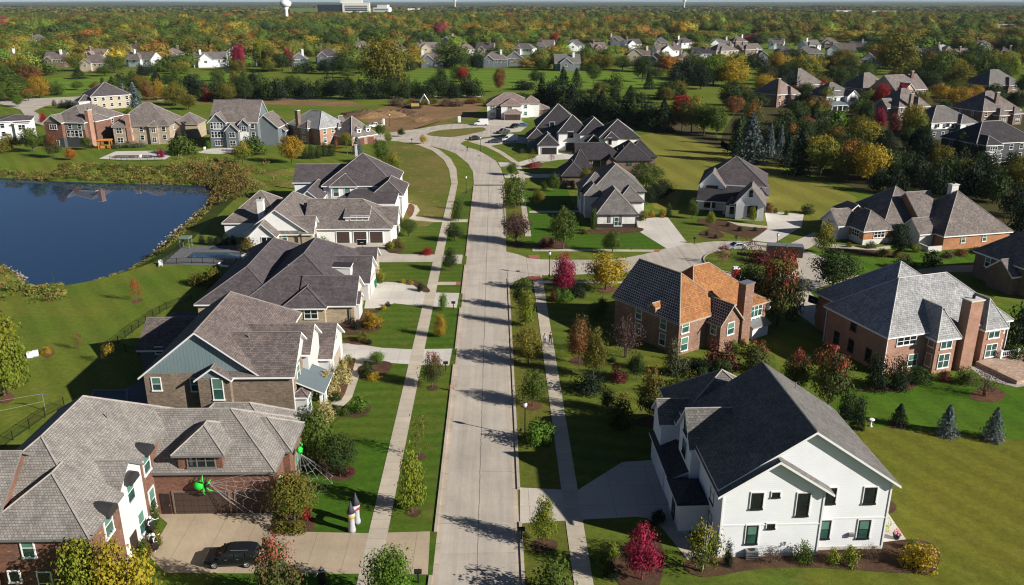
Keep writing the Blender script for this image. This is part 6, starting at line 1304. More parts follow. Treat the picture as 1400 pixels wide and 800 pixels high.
gi = ng.nodes.new('NodeGroupInput'); go = ng.nodes.new('NodeGroupOutput'); ip = ng.nodes.new('GeometryNodeInstanceOnPoints'); ci = ng.nodes.new('GeometryNodeCollectionInfo')
ci.inputs[0].default_value = wood_src; ci.inputs['Separate Children'].default_value = True; ci.inputs['Reset Children'].default_value = True
def na(nm_, dt): n = ng.nodes.new('GeometryNodeInputNamedAttribute'); n.data_type = dt; n.inputs[0].default_value = nm_; return n.outputs[0]
ng.links.new(gi.outputs[0], ip.inputs['Points']); ng.links.new(ci.outputs[0], ip.inputs['Instance']); ip.inputs['Pick Instance'].default_value = True
cxyz = ng.nodes.new('ShaderNodeCombineXYZ'); ng.links.new(na('trot', 'FLOAT'), cxyz.inputs[2]); ng.links.new(cxyz.outputs[0], ip.inputs['Rotation']); ng.links.new(na('tscale', 'FLOAT_VECTOR'), ip.inputs['Scale'])
ng.links.new(ip.outputs[0], go.inputs[0])
mo = link('middle_woods', pm_); mo.modifiers.new('wood', 'NODES').node_group = ng; struct(mo, 'stuff')
for d, x, y, px, py, h_, w_ in REST:
    if d < 2700: continue
    n = 30
    q, br = CL[n][mw.randrange(6)]; a = mw.uniform(0, 6.283); ca, sa = math.cos(a), math.sin(a)
    X = (q[..., 0] * ca - q[..., 1] * sa) * w_ + x; Y = (q[..., 0] * sa + q[..., 1] * ca) * w_ + y
    Vs.append(np.stack([X, Y, q[..., 2] * h_], -1).reshape(-1, 3).astype(np.float32))
    c1, c2 = COL[pick(x, y)]; c = c1 if mw.random() < 0.5 else c2
    c = (0.7 * np.array(c) + 0.3 * np.array((0.11, 0.115, 0.025))) * mw.uniform(0.95, 1.35); Cs.append((br[:, None] * c[None, :]).astype(np.float32))
Vs = np.concatenate(Vs); Cs = np.concatenate(Cs); n = len(Cs)
me = bpy.data.meshes.new('far_woods'); me.vertices.add(4 * n); me.vertices.foreach_set('co', Vs.ravel())
me.loops.add(4 * n); me.loops.foreach_set('vertex_index', np.arange(4 * n, dtype=np.int32)); me.polygons.add(n)
me.polygons.foreach_set('loop_start', np.arange(0, 4 * n, 4, dtype=np.int32)); me.polygons.foreach_set('loop_total', np.full(n, 4, dtype=np.int32))
at = me.attributes.new('leaf', 'FLOAT_COLOR', 'FACE'); A = np.ones((n, 4), np.float32); A[:, :3] = Cs; at.data.foreach_set('color', A.ravel())
m, nt, b = nm('woods foliage'); an = N(nt, 'ShaderNodeAttribute', attribute_name='leaf'); nt.links.new(an.outputs['Color'], b.inputs['Base Color']); b.inputs['Roughness'].default_value = 0.8; b.inputs['Specular IOR Level'].default_value = 0.1
me.materials.append(m); me.update(); me.validate()
struct(link('far_woods', me), 'stuff')
print('far woods quads', n, 'individual', len(TREES))
# rolling canopy beyond seven kilometres
m = lawn('distant canopy', (0.05, 0.075, 0.022), (0.08, 0.085, 0.024), (0.13, 0.09, 0.025), None, 0.002)
vs = []; fs = []; nx, ny = 60, 26
for j in range(ny + 1):
    y = 6800 * (1.065 ** j)
    for i in range(nx + 1):
        x = (-0.8 + 1.6 * i / nx) * y + y * 0.02; vs.append((x, y, 10 + 4 * math.sin(x * 0.013 + j) + 4 * math.sin(j * 2.1 + i * 0.9) + (y - 6800) * 0.0009 * (1 + 0.5 * math.sin(x / 2300.0 + j * 0.3))))
for j in range(ny):
    for i in range(nx): a = j * (nx + 1) + i; fs.append((a, a + 1, a + nx + 2, a + nx + 1))
me = bpy.data.meshes.new('distant_woodland'); me.from_pydata(vs, [], fs); me.materials.append(m); struct(link('distant_woodland', me), 'stuff')
# undergrowth floor of the near wood, and shade of leaf litter
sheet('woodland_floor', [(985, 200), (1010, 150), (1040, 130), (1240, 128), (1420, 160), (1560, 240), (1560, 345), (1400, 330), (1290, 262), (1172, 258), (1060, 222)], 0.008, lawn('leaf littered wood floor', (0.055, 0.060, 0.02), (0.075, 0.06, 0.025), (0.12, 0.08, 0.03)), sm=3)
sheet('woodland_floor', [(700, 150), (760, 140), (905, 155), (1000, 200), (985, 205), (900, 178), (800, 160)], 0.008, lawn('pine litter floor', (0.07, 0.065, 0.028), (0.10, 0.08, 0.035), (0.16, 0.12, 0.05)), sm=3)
# ------------------------------------------------------------------ reeds, grasses and stones along the pond
def bank(x, y):
    dd = min((x - p[0]) ** 2 + (y - p[1]) ** 2 for p in pond) ** 0.5
    return WZ + 0.2 if inpoly(x, y, pond) else WZ * (1 - min(1.0, max(0.0, dd - 0.8) / 8.2))
def tufts(name, spots, cols, seed, per=70):
    r = np.random.default_rng(seed); C_ = []; Nn = []; S = []; A = []
    for (x, y, w, h_) in spots:
        n = int(per * (0.6 + 0.8 * r.random())); rad = np.sqrt(r.random(n)) * w; a = r.random(n) * 6.283; z = h_ * r.random(n) ** 0.8 * (1 - 0.6 * (rad / w) ** 2)
        C_.append(np.stack([x + rad * np.cos(a), y + rad * np.sin(a), z - 0.15 + bank(x, y)], 1)); Nn.append(r.normal(size=(n, 3)) + np.array([0.2, -0.3, 0.5])); S.append(np.full(n, 0.32) * r.uniform(0.6, 1.5, n))
        c = np.array(cols[r.integers(0, len(cols))]) * r.uniform(0.8, 1.2); A.append(c[None, :] * np.clip(r.normal(1, 0.22, (n, 1)), 0.4, 1.8))
    o = link(name, quads(name, np.concatenate(C_), np.concatenate(Nn), np.concatenate(S), np.concatenate(A), bpy.data.materials['woods foliage'], r, 0.6)); struct(o, 'stuff')
sv = random.Random(4); sp = []; sp2 = []
for i in range(len(pond)):
    p0, p1 = pond[i], pond[(i + 1) % len(pond)]; L_ = math.dist(p0, p1); t = Vector((p1[0] - p0[0], p1[1] - p0[1])).normalized(); nrm = (t.y, -t.x)
    px, py = P(p0[0], p0[1])
    for k in range(int(L_ / (0.16 if P(p0[0], p0[1])[1] < 262 and P(p0[0], p0[1])[0] > 55 else 0.45))):
        f = sv.random(); off = sv.uniform(0.2, 3.5); far = py < 262
        rocky = False
        if far: off = sv.uniform(0.3, 9.5) if px > 60 else sv.uniform(0.3, 4)
        elif rocky: off = sv.uniform(2.5, 6)
        x = p0[0] + (p1[0] - p0[0]) * f + nrm[0] * off; y = p0[1] + (p1[1] - p0[1]) * f + nrm[1] * off
        hh_ = sv.uniform(0.4, 1.0) * (1.5 if far and px > 60 else 1.0)
        sp.append((x, y, sv.uniform(0.6, 1.5), hh_))
for k in range(420):  # thicket at the right end of the pond
    px = sv.gauss(298, 26); py = sv.gauss(243, 10) + (px - 298) * 0.1
    if not inpoly(*G(px, py), shore): sp2.append((*G(px, py), sv.uniform(0.9, 1.9), sv.uniform(1.0, 3.0)))
for k in range(120):
    px = sv.uniform(-40, 85); py = 395 + sv.gauss(0, 9) - max(0, 25 - px) * 0.45
    if not inpoly(*G(px, py), shore): sp.append((*G(px, py), sv.uniform(0.6, 1.4), sv.uniform(0.5, 1.4)))
tufts('shore_plants', sp, [(0.15, 0.14, 0.03), (0.10, 0.13, 0.025), (0.21, 0.16, 0.05), (0.13, 0.09, 0.035), (0.08, 0.11, 0.02), (0.25, 0.21, 0.05)], 7)
tufts('shore_thicket', sp2, [(0.14, 0.11, 0.03), (0.09, 0.10, 0.025), (0.20, 0.13, 0.04), (0.15, 0.085, 0.03), (0.22, 0.18, 0.05)], 8, 90)
rk = MB()
for (a, b2) in (((186, 372), (232, 322)), ((232, 322), (262, 300)), ((262, 300), (288, 276)), ((2, 366), (30, 382))):
    for k in range(60):
        f = sv.random(); x, y = G(a[0] + (b2[0] - a[0]) * f, a[1] + (b2[1] - a[1]) * f, WZ); x += sv.uniform(-0.6, 1.3); y += sv.uniform(-0.8, 0.8); r_ = sv.uniform(0.12, 0.30)
        rk.ball((x, y, WZ + 0.15 + sv.uniform(-0.1, 0.25)), r_, n=6, sq=(1, sv.uniform(0.7, 1.2), 0.7))
struct(rk.build('shore_rocks', plain('pale shore rock', (0.27, 0.235, 0.19), 0.9, var=0.3)), 'stuff')
# ------------------------------------------------------------------ vehicles
M['paint_black'] = plain('black car paint', (0.012, 0.012, 0.014), 0.22, 0.5, var=0.02)
M['paint_white'] = plain('white vehicle paint', (0.80, 0.80, 0.80), 0.3, 0.5, var=0.02)
M['paint_grey'] = plain('dark grey car paint', (0.05, 0.055, 0.065), 0.25, 0.5, var=0.02)
M['paint_blue'] = plain('blue car paint', (0.05, 0.12, 0.24), 0.25, 0.5, var=0.02)
M['paint_silver'] = plain('silver car paint', (0.48, 0.49, 0.50), 0.3, 0.5, 0.3, var=0.02)
M['rubber'] = plain('black tyre rubber', (0.02, 0.02, 0.02), 0.8); M['rim'] = plain('alloy wheel', (0.55, 0.55, 0.56), 0.3, 0.5, 0.6, var=0.02)
M['lamp_red'] = plain('red tail lamp', (0.35, 0.01, 0.02), 0.2, 0.5, var=0.02); M['lamp_clear'] = plain('clear headlamp', (0.65, 0.66, 0.68), 0.15, 0.5, var=0.02)
M['plastic'] = plain('dark plastic trim', (0.025, 0.025, 0.026), 0.6)
CARS = {}
def loft(b, rings, mi=0):
    n = len(rings[0]); vs = [p for r_ in rings for p in r_]
    fs = [(k * n + i, k * n + (i + 1) % n, (k + 1) * n + (i + 1) % n, (k + 1) * n + i) for k in range(len(rings) - 1) for i in range(n)]
    fs += [tuple(range(n - 1, -1, -1)), tuple((len(rings) - 1) * n + i for i in range(n))]
    b.add(vs, fs, mi)
def car(label, x, y, rz, paint, kind='suv', group=None, name='parked_car', cat='car'):
    """nose towards local -x"""
    L_, W_, H_ = {'suv': (4.7, 1.88, 1.64), 'sedan': (4.6, 1.82, 1.46), 'van': (5.7, 2.05, 2.55), 'pickup': (5.6, 2.0, 1.85)}[kind]
    belt = {'suv': 1.08, 'sedan': 0.92, 'van': 1.25, 'pickup': 1.12}[kind]
    t = thing(name, label, cat, (x, y, 0.04), rz, group)
    hl, hw = L_ / 2, W_ / 2; b = MB(); g = 0.24
    def ring(xx, zb, zt, wf, wt=None):
        w0 = hw * wf; w1 = hw * (wt or wf)
        return [(xx, -w0 * 0.92, zb), (xx, -w0, zb + 0.18), (xx, -w0, (zb + zt) * 0.55), (xx, -w1, zt - 0.05), (xx, -w1 * 0.9, zt), (xx, w1 * 0.9, zt), (xx, w1, zt - 0.05), (xx, w0, (zb + zt) * 0.55), (xx, w0, zb + 0.18), (xx, w0 * 0.92, zb)]
    hood = belt - (0.10 if kind != 'van' else 0.0)
    nz = {'suv': -0.95, 'sedan': -0.9, 'van': -1.9, 'pickup': -1.0}[kind]
    st = [(-hl, g + 0.16, hood - 0.24, 0.80), (-hl + 0.12, g + 0.03, hood - 0.10, 0.90), (-hl + 0.5, g, hood - 0.02, 0.98), (nz, g, belt, 1.0), (hl - 0.9, g, belt, 1.0), (hl - 0.15, g + 0.02, belt + 0.02 if kind != 'sedan' else belt + 0.03, 0.97), (hl, g + 0.12, belt - 0.08, 0.90)]
    loft(b, [ring(*q) for q in st])
    b.build('body', paint, t, smooth=False, bevel=0.04)
    # cabin
    c = MB()
    if kind == 'suv': prof = [(nz - 0.25, belt - 0.02, 0.93), (nz + 0.62, H_ - 0.05, 0.78), (nz + 1.2, H_, 0.78), (hl - 0.75, H_ - 0.02, 0.76), (hl - 0.30, H_ - 0.12, 0.76), (hl - 0.10, belt - 0.02, 0.90)]
    elif kind == 'sedan': prof = [(nz - 0.35, belt - 0.02, 0.92), (nz + 0.55, H_ - 0.03, 0.72), (nz + 1.1, H_, 0.72), (0.85, H_ - 0.04, 0.72), (hl - 0.55, belt - 0.02, 0.88)]
    elif kind == 'van': prof = [(nz - 0.05, belt - 0.02, 0.95), (nz + 0.75, H_ - 0.25, 0.86), (nz + 1.3, H_, 0.86), (hl - 0.2, H_, 0.88), (hl - 0.06, H_ - 0.15, 0.90), (hl - 0.04, belt - 0.02, 0.97)]
    else: prof = [(nz - 0.2, belt - 0.02, 0.92), (nz + 0.5, H_ - 0.04, 0.78), (nz + 0.9, H_, 0.78), (0.75, H_ - 0.02, 0.78), (0.95, belt - 0.02, 0.90)]
    n = len(prof); vs = [(px, -hw * wf, z) for px, z, wf in prof] + [(px, hw * wf, z) for px, z, wf in prof]
    c.add(vs, [tuple(range(n)), tuple(range(2 * n - 1, n - 1, -1))] + [(i, n + i, n + (i + 1) % n, (i + 1) % n) for i in range(n)])
    c.build('cabin', paint, t, bevel=0.05)
    # glass: side windows, windscreen and rear window set just proud of the cabin
    def pane(nm_, q): 
        e = MB(); e.add(q, [tuple(range(len(q)))]); return e.build(nm_, 'glass_dark', t)
    tp = prof[1]; bt = prof[0]
    def at(f, z, x):  # half width of the cabin at height z
        k = (z - belt) / (H_ - belt); return hw * (0.92 + (0.78 - 0.92) * k) if kind != 'van' else hw * (0.95 - 0.09 * k)
    z0, z1 = belt + 0.06, H_ - 0.17
    xs = {'suv': [(nz + 0.05, nz + 0.62, nz + 1.25, nz + 1.25), (nz + 1.33, nz + 1.33, nz + 2.2, nz + 2.2), (nz + 2.28, nz + 2.28, hl - 0.62, hl - 0.30)], 'sedan': [(nz - 0.0, nz + 0.5, nz + 1.05, nz + 1.05), (nz + 1.13, nz + 1.13, nz + 1.65, nz + 2.05)], 'van': [(nz + 0.1, nz + 0.6, nz + 1.3, nz + 1.3)], 'pickup': [(nz + 0.0, nz + 0.45, nz + 0.95, nz + 0.95), (nz + 1.03, nz + 1.03, nz + 1.65, nz + 1.7)]}[kind]
    if kind == 'van': z0, z1 = belt + 0.1, 1.95
    for s in (-1, 1):
        for a0, a1, b1, b0 in xs:
            w0, w1 = at(0, z0, 0) + 0.035, at(0, z1, 0) + 0.035
            q = [(a0, s * w0, z0), (b0, s * w0, z0), (b1, s * w1, z1), (a1, s * w1, z1)]; pane('side_window', q if s < 0 else q[::-1])
    def lerp(p, q, f): return (p[0] + (q[0] - p[0]) * f, p[1] + (q[1] - p[1]) * f, p[2] + (q[2] - p[2]) * f)
    A, B = prof[0], prof[1]; a0, a1 = lerp(A, B, 0.1), lerp(A, B, 0.92)
    pane('windscreen', [(a0[0] - 0.05, hw * a0[2] * 0.92, a0[1] + 0.03), (a0[0] - 0.05, -hw * a0[2] * 0.92, a0[1] + 0.03), (a1[0] - 0.05, -hw * a1[2] * 0.9, a1[1] + 0.03), (a1[0] - 0.05, hw * a1[2] * 0.9, a1[1] + 0.03)])
    A, B = prof[-1], prof[-2]; a0, a1 = lerp(A, B, 0.2 if kind != 'van' else 0.35), lerp(A, B, 0.9)
    if kind != 'van': pane('rear_window', [(a0[0] + 0.05, -hw * a0[2] * 0.86, a0[1] + 0.03), (a0[0] + 0.05, hw * a0[2] * 0.86, a0[1] + 0.03), (a1[0] + 0.05, hw * a1[2] * 0.86, a1[1] + 0.03), (a1[0] + 0.05, -hw * a1[2] * 0.86, a1[1] + 0.03)])
    if kind == 'pickup':
        e = MB(); e.box(1.0, hl - 0.15, -hw * 0.8, hw * 0.8, belt + 0.025, belt + 0.04); e.build('cargo_cover', 'plastic', t)
    if 'wheel' not in CARS:
        w = MB(); w.lathe([(0.20, -0.115), (0.32, -0.115), (0.345, -0.08), (0.345, 0.08), (0.32, 0.115), (0.20, 0.115)], n=20)
        r_ = MB(); r_.lathe([(0.04, 0.10), (0.21, 0.118), (0.225, 0.09)], n=16); r_.lathe([(0.225, -0.09), (0.21, -0.118), (0.04, -0.10)], n=16)
        for i in range(5):
            a = 2 * PI * i / 5; r_.tube([(0.03 * math.cos(a), 0.03 * math.sin(a), 0.125), (0.19 * math.cos(a), 0.19 * math.sin(a), 0.125)], 0.022, 4); r_.tube([(0.03 * math.cos(a), 0.03 * math.sin(a), -0.125), (0.19 * math.cos(a), 0.19 * math.sin(a), -0.125)], 0.022, 4)
        CARS['wheel'] = (w.mesh('tyre', ['rubber'], smooth=True), r_.mesh('rim', ['rim']))
    for sx in (-hl + 0.92, hl - 0.98):
        for s in (-1, 1):
            o = link('wheel', CARS['wheel'][0], t, (sx, s * (hw - 0.10), 0.345)); o.rotation_euler = (PI / 2, 0, 0); link('rim', CARS['wheel'][1], o)
    for s in (-1, 1):
        e = MB(); e.box(-hl - 0.01 + 0.04, -hl + 0.22, s * hw * 0.62 - 0.2, s * hw * 0.62 + 0.2, hood - 0.36, hood - 0.20); e.build('headlight', 'lamp_clear', t, bevel=0.02)
        e = MB(); e.box(hl - 0.14, hl + 0.015, s * hw * 0.74 - 0.13, s * hw * 0.74 + 0.13, belt - 0.26, belt - 0.08 if kind != 'van' else belt + 0.2); e.build('tail_light', 'lamp_red', t, bevel=0.02)
        e = MB(); e.box(nz - 0.02, nz + 0.14, s * (hw + 0.08) - 0.09, s * (hw + 0.08) + 0.09, belt + 0.0, belt + 0.15); e.build('wing_mirror', paint, t, bevel=0.03)
        for xx in (-0.45, 0.55):
            if kind != 'van': e = MB(); e.box(xx, xx + 0.2, s * (hw + 0.01) - 0.015, s * (hw + 0.01) + 0.015, belt - 0.17, belt - 0.13); e.build('door_handle', 'metal_grey', t)
    e = MB(); e.box(-hl - 0.02, -hl + 0.3, -hw * 0.78, hw * 0.78, g + 0.02, g + 0.24); e.build('front_bumper', 'plastic', t, bevel=0.03)
    e = MB(); e.box(hl - 0.3, hl + 0.03, -hw * 0.82, hw * 0.82, g + 0.03, g + 0.26); e.build('rear_bumper', 'plastic', t, bevel=0.03)
    e = MB(); e.box(hl - 0.01, hl + 0.035, -0.26, 0.26, 0.72, 0.84); e.build('number_plate', 'lamp_clear', t)
    if kind == 'suv':
        for s in (-1, 1): e = MB(); e.tube([(nz + 1.0, s * hw * 0.70, H_ + 0.05), (hl - 0.8, s * hw * 0.70, H_ + 0.04)], 0.022, 5); e.build('roof_rail', 'metal_grey', t)
    return t
def cpx(label, px, py, rz, paint, kind, **k): x, y = G(px, py); return car(label, x, y, R(rz), paint, kind, **k)
cpx('black SUV parked across the tan driveway of the red brick house', 319.5, 769, 2, 'paint_black', 'suv')
cpx('silver white sedan parked by the planted turning island', 1007, 341, 10, 'paint_silver', 'sedan')
cpx('dark grey sedan at the kerb near the street bend', 650, 191, 178, 'paint_grey', 'sedan')
cpx('white cargo van in the drive of the charcoal and white house', 697, 193.5, 0, 'paint_white', 'van', name='cargo_van', cat='van')
cpx('dark car in front of the white cargo van', 676, 195.5, 5, 'paint_grey', 'sedan')
cpx('dark pickup truck on the upper drive behind the white cargo van', 688, 182.5, 40, 'paint_grey', 'pickup', name='pickup_truck', cat='truck')
cpx('black car beside the blue car at the loop end', 703, 175, 60, 'paint_black', 'suv')
cpx('blue car beside the charcoal house at the loop end', 714, 173, 5, 'paint_blue', 'sedan')
cpx('white van partly hidden behind the red leafed shrubs of the loop', 658, 171.5, 0, 'paint_white', 'van', name='cargo_van', cat='van')
cpx('white pickup at the edge of the dirt lot', 513, 174, 20, 'paint_white', 'pickup', name='pickup_truck', cat='truck')
cpx('dark car in the drive behind the blue grey gabled house', 284, 183, 0, 'paint_grey', 'sedan')
# box trailer by the island
x, y = G(1078, 354); t = thing('box_trailer', 'dark box trailer with pale roof parked beside the turning island', 'trailer', (x, y, 0.03), R(-12))
b = MB(); b.box(-4.2, 2.4, -1.1, 1.1, 0.55, 2.7); b.build('body', plain('dark brown trailer side', (0.045, 0.03, 0.028), 0.5), t, bevel=0.04); b = MB(); b.box(-4.25, 2.45, -1.14, 1.14, 2.71, 2.8); b.build('roof', 'metal_grey', t)
b = MB(); b.tube([(-4.2, 0, 0.5), (-5.4, 0, 0.45)], 0.07); b.build('hitch', 'black_metal', t)
for s in (-1, 1):
    for xx in (-1.2, -0.3): o = link('wheel', CARS['wheel'][0], t, (xx, s * 1.0, 0.345)); o.rotation_euler = (PI / 2, 0, 0); link('rim', CARS['wheel'][1], o)
# excavator on the dirt lot
x, y = G(568, 148.5); t = thing('excavator', 'yellow excavator with raised grey arm at the dirt lot', 'excavator', (x, y, 0), R(15))
M['yellow'] = plain('construction yellow', (0.36, 0.26, 0.08), 0.5)
for s in (-1, 1):
    b = MB(); b.box(-2.2, 2.2, s * 1.3 - 0.35, s * 1.3 + 0.35, 0.05, 1.0); b.build('track', 'rubber', t, bevel=0.25)
b = MB(); b.box(-2.3, 1.5, -1.5, 1.5, 1.15, 2.5); b.build('body', 'yellow', t, bevel=0.1); b = MB(); b.box(0.2, 1.9, -1.45, -0.2, 2.2, 3.6); b.build('cab', 'glass_dark', t, bevel=0.08)
b = MB(); b.tube([(1.4, 0.4, 2.0), (4.4, 0.4, 6.2)], [0.45, 0.32], 6); b.build('boom', 'metal_grey', t); b = MB(); b.tube([(4.2, 0.4, 6.4), (6.4, 0.4, 3.0)], [0.34, 0.22], 6); b.build('arm', 'metal_grey', t)
b = MB(); b.add([(6.0, -0.4, 3.2), (6.9, -0.4, 3.0), (6.7, -0.4, 1.8), (5.8, -0.4, 2.0), (6.0, 1.2, 3.2), (6.9, 1.2, 3.0), (6.7, 1.2, 1.8), (5.8, 1.2, 2.0)], [(0, 1, 2, 3), (7, 6, 5, 4), (0, 4, 5, 1), (1, 5, 6, 2), (3, 2, 6, 7), (0, 3, 7, 4)]); b.build('bucket', 'metal_grey', t)
# soil heaps
def heap(px, py, w, d_, h_, mat, label, seed):
    x, y = G(px, py); r = random.Random(seed); vs = []; fs = []; n = 18; m = 6
    for k in range(m + 1):
        for i in range(n):
            f = k / m; rr = (1 - f) ** 0.8; a = 2 * PI * i / n; q = 1 + 0.25 * math.sin(3 * a + seed) * (1 - f) + r.uniform(-0.07, 0.07)
            vs.append((math.cos(a) * w * rr * q, math.sin(a) * d_ * rr * q, -0.1 + h_ * f * (1 + r.uniform(-0.1, 0.1))))
    for k in range(m):
        for i in range(n): fs.append((k * n + i, k * n + (i + 1) % n, (k + 1) * n + (i + 1) % n, (k + 1) * n + i))
    fs.append(tuple(m * n + i for i in range(n)))
    b = MB(); b.add(vs, fs); tag(b.build('soil_heap', M[mat]), label, 'heap', 'heaps of dug soil').location = (x, y, 0)
heap(500, 157, 13, 9, 2.5, 'topsoil', 'dark brown topsoil heap left of the excavator, longest of the heaps', 1); heap(510, 160, 9, 6, 2.3, 'dirt', 'orange soil heap in front of the dark topsoil', 2); heap(533, 158, 10, 6, 2.5, 'dirt', 'orange soil heap in the middle of the dirt lot', 3); heap(553, 157, 10, 7, 2.8, 'topsoil', 'dark heap nearest the excavator', 4); heap(565, 165, 9, 6, 1.9, 'dirt', 'low orange soil heap in front of the others at right', 5); heap(560, 147, 6, 4, 2.2, 'topsoil', 'small dark heap behind the excavator body', 6)
for px, py, w, lb in ((395, 251, 9, 'low grassy mound with bare brown top on the left lawn'), (397, 236, 10, 'low green grass mound behind the bare mound')):
    heap(px, py, w, 5, 1.2, 'g_vacant' if 'bare' in lb else 'g_side', lb, int(px))
# ------------------------------------------------------------------ street furniture
def lamp(px, py, label, h_=4.4):
    x, y = G(px, py); t = thing('street_lamp', label, 'street lamp', (x, y, 0), 0, 'post lamps along the streets')
    b = MB(); b.lathe([(0.20, 0), (0.20, 0.25), (0.11, 0.5), (0.075, 0.7), (0.06, h_ - 0.7), (0.10, h_ - 0.62)], n=10); b.build('post', 'black_metal', t, smooth=True)
    b = MB(); b.lathe([(0.12, h_ - 0.6), (0.24, h_ - 0.35), (0.25, h_ - 0.15), (0.17, h_ - 0.02)], n=10); b.build('globe', 'trim_white', t, smooth=True)
    b = MB(); b.lathe([(0.2, h_ - 0.02), (0.1, h_ + 0.1), (0.03, h_ + 0.25)], n=8); b.build('finial', 'black_metal', t)
lamp(717.6, 598, 'white globe street lamp on the right verge opposite the near lawn'); lamp(751, 378, 'street lamp at the side street corner', 4.6); lamp(637.5, 264, 'street lamp on the left verge before the bend'); lamp(657, 207, 'street lamp at the bend by the right sidewalk', 4.8); lamp(1061, 345, 'street lamp on the turning island', 3.8); lamp(46.5, 134, 'street lamp by the far left street near the gold tree', 5.5); lamp(533, 172, 'street lamp near the dirt lot', 4.6)
def mailbox(px, py, label):
    x, y = G(px, py); t = thing('mailbox', label, 'mailbox', (x, y, 0), 0, 'dark mailboxes by the driveways')
    b = MB(); b.box(-0.06, 0.06, -0.06, 0.06, 0, 1.1); b.box(-0.06, 0.06, -0.35, 0.35, 0.85, 0.95); b.build('post', 'black_metal', t)
    n = 8; prof = [(0.17 * math.cos(PI * i / n), 1.22 + 0.17 * math.sin(PI * i / n)) for i in range(n + 1)] + [(-0.17, 1.02), (0.17, 1.02)]
    b = MB(); k = len(prof); b.add([(-0.32, a, z) for a, z in prof] + [(0.32, a, z) for a, z in prof], [tuple(range(k - 1, -1, -1)), tuple(range(k, 2 * k))] + [(i, (i + 1) % k, k + (i + 1) % k, k + i) for i in range(k)]); b.build('box', 'black_metal', t, bevel=0.01)
    b = MB(); b.box(0.05, 0.1, 0.17, 0.19, 1.2, 1.42); b.build('flag', 'lamp_red', t)
mailbox(572, 797, 'dark mailbox at the bottom edge near the street kerb'); mailbox(609.5, 507, 'dark mailbox beside the second driveway on the left'); mailbox(620, 423, 'dark mailbox beside the pale third driveway'); mailbox(713, 738, 'dark mailbox at the shaded driveway of the near white house'); mailbox(639, 206.5, 'dark mailbox at the bend by the right verge'); mailbox(563, 195, 'dark mailbox left of the top junction'); mailbox(949, 333, 'dark mailbox by the drive of the white brick house'); mailbox(1006, 331, 'dark mailbox in front of the white gabled house')
x, y = G(615.5, 534); t = thing('fire_hydrant', 'small red hydrant at the left kerb', 'hydrant', (x, y, 0)); b = MB(); b.lathe([(0.16, 0), (0.16, 0.05), (0.11, 0.08), (0.11, 0.55), (0.14, 0.58), (0.10, 0.7), (0.03, 0.78)], n=10); b.build('barrel', 'tactile', t, smooth=True); b = MB(); b.tube([(-0.2, 0, 0.45), (0.2, 0, 0.45)], 0.06, 8); b.tube([(0, -0.2, 0.42), (0, 0, 0.42)], 0.07, 8); b.build('nozzle', 'tactile', t)
for px, py, lb in ((708.5, 371, 'round manhole cover at the side street mouth'), (616, 531.5, 'drain grate at the left gutter'), (655, 213, 'manhole cover at the street bend')):
    x, y = G(px, py); b = MB(); b.cyl(0, 0, 0.42, 0.0, 0.012, 18); b.cyl(0, 0, 0.3, 0.0121, 0.02, 18); tag(b.build('manhole_cover', plain('cast iron ' + str(px), (0.10, 0.07, 0.06), 0.7)), lb, 'manhole').location = (x, y, 0.04)
def hoop(px, py, rz, label):
    x, y = G(px, py); t = thing('basketball_hoop', label, 'basketball hoop', (x, y, 0), R(rz))
    b = MB(); b.tube([(0, 0, 0), (0, 0, 2.6), (0, -0.9, 3.2)], 0.08, 6); b.build('pole', 'black_metal', t)
    b = MB(); b.box(-0.9, 0.9, -0.97, -0.93, 2.9, 4.0); b.build('backboard_glass', 'glass_dark', t)
    b = MB()
    for q in ((-0.93, -0.9, 2.87, 4.03), (0.9, 0.93, 2.87, 4.03), (-0.9, 0.9, 4.0, 4.04), (-0.9, 0.9, 2.86, 2.9), (-0.3, 0.3, 3.4, 3.44)): b.box(q[0], q[1], -1.0, -0.92, q[2], q[3])
    b.build('backboard_frame', 'trim_white', t)
    b = MB(); b.tube([(0.23 * math.cos(2 * PI * i / 12), -1.25 + 0.23 * math.sin(2 * PI * i / 12), 3.05) for i in range(13)], 0.02, 5); b.build('rim', 'lamp_red', t)
hoop(497, 353, 0, 'basketball hoop in the three car garage driveway'); hoop(1114, 437, -60, 'basketball hoop beside the slate roofed brick house')
x, y = G(511.5, 393); t = thing('wheelie_bin', 'green wheelie bin at the pale third driveway', 'bin', (x, y, 0.045)); M['bin_green'] = plain('green bin plastic', (0.01, 0.17, 0.05), 0.5)
b = MB(); b.prism([(-0.36, -0.4), (0.36, -0.4), (0.36, 0.4), (-0.36, 0.4)], 0.08, 1.2, 0, 1.25); b.build('body', 'bin_green', t); b = MB(); b.box(-0.5, 0.5, -0.55, 0.5, 1.21, 1.32); b.build('lid', 'bin_green', t, bevel=0.03); b = MB(); b.tube([(-0.4, 0.45, 0.15), (0.4, 0.45, 0.15)], 0.14, 10); b.build('wheel', 'rubber', t)
def portaloo(px, py, label, m1):
    x, y = G(px, py); t = thing('portable_toilet', label, 'portable toilet', (x, y, 0.02)); b = MB(); b.box(-0.6, 0.6, -0.6, 0.6, 0.05, 2.2); b.build('cabin', m1, t, bevel=0.04); b = MB(); b.prism([(-0.65, -0.65), (0.65, -0.65), (0.65, 0.65), (-0.65, 0.65)], 2.21, 2.45, 0, 0.75); b.build('roof', 'trim_white', t); b = MB(); b.box(-0.42, 0.42, -0.63, -0.605, 0.15, 2.0); b.build('door', m1, t)
M['red_plastic'] = plain('red plastic', (0.55, 0.015, 0.03), 0.4); portaloo(1005, 383, 'bright red portable toilet with white roof behind the orange roof', 'red_plastic'); portaloo(524, 171, 'white portable toilet at the edge of the dirt lot', 'trim_white'); portaloo(628, 167.5, 'tall white cabin on the bare lot', 'trim_white')
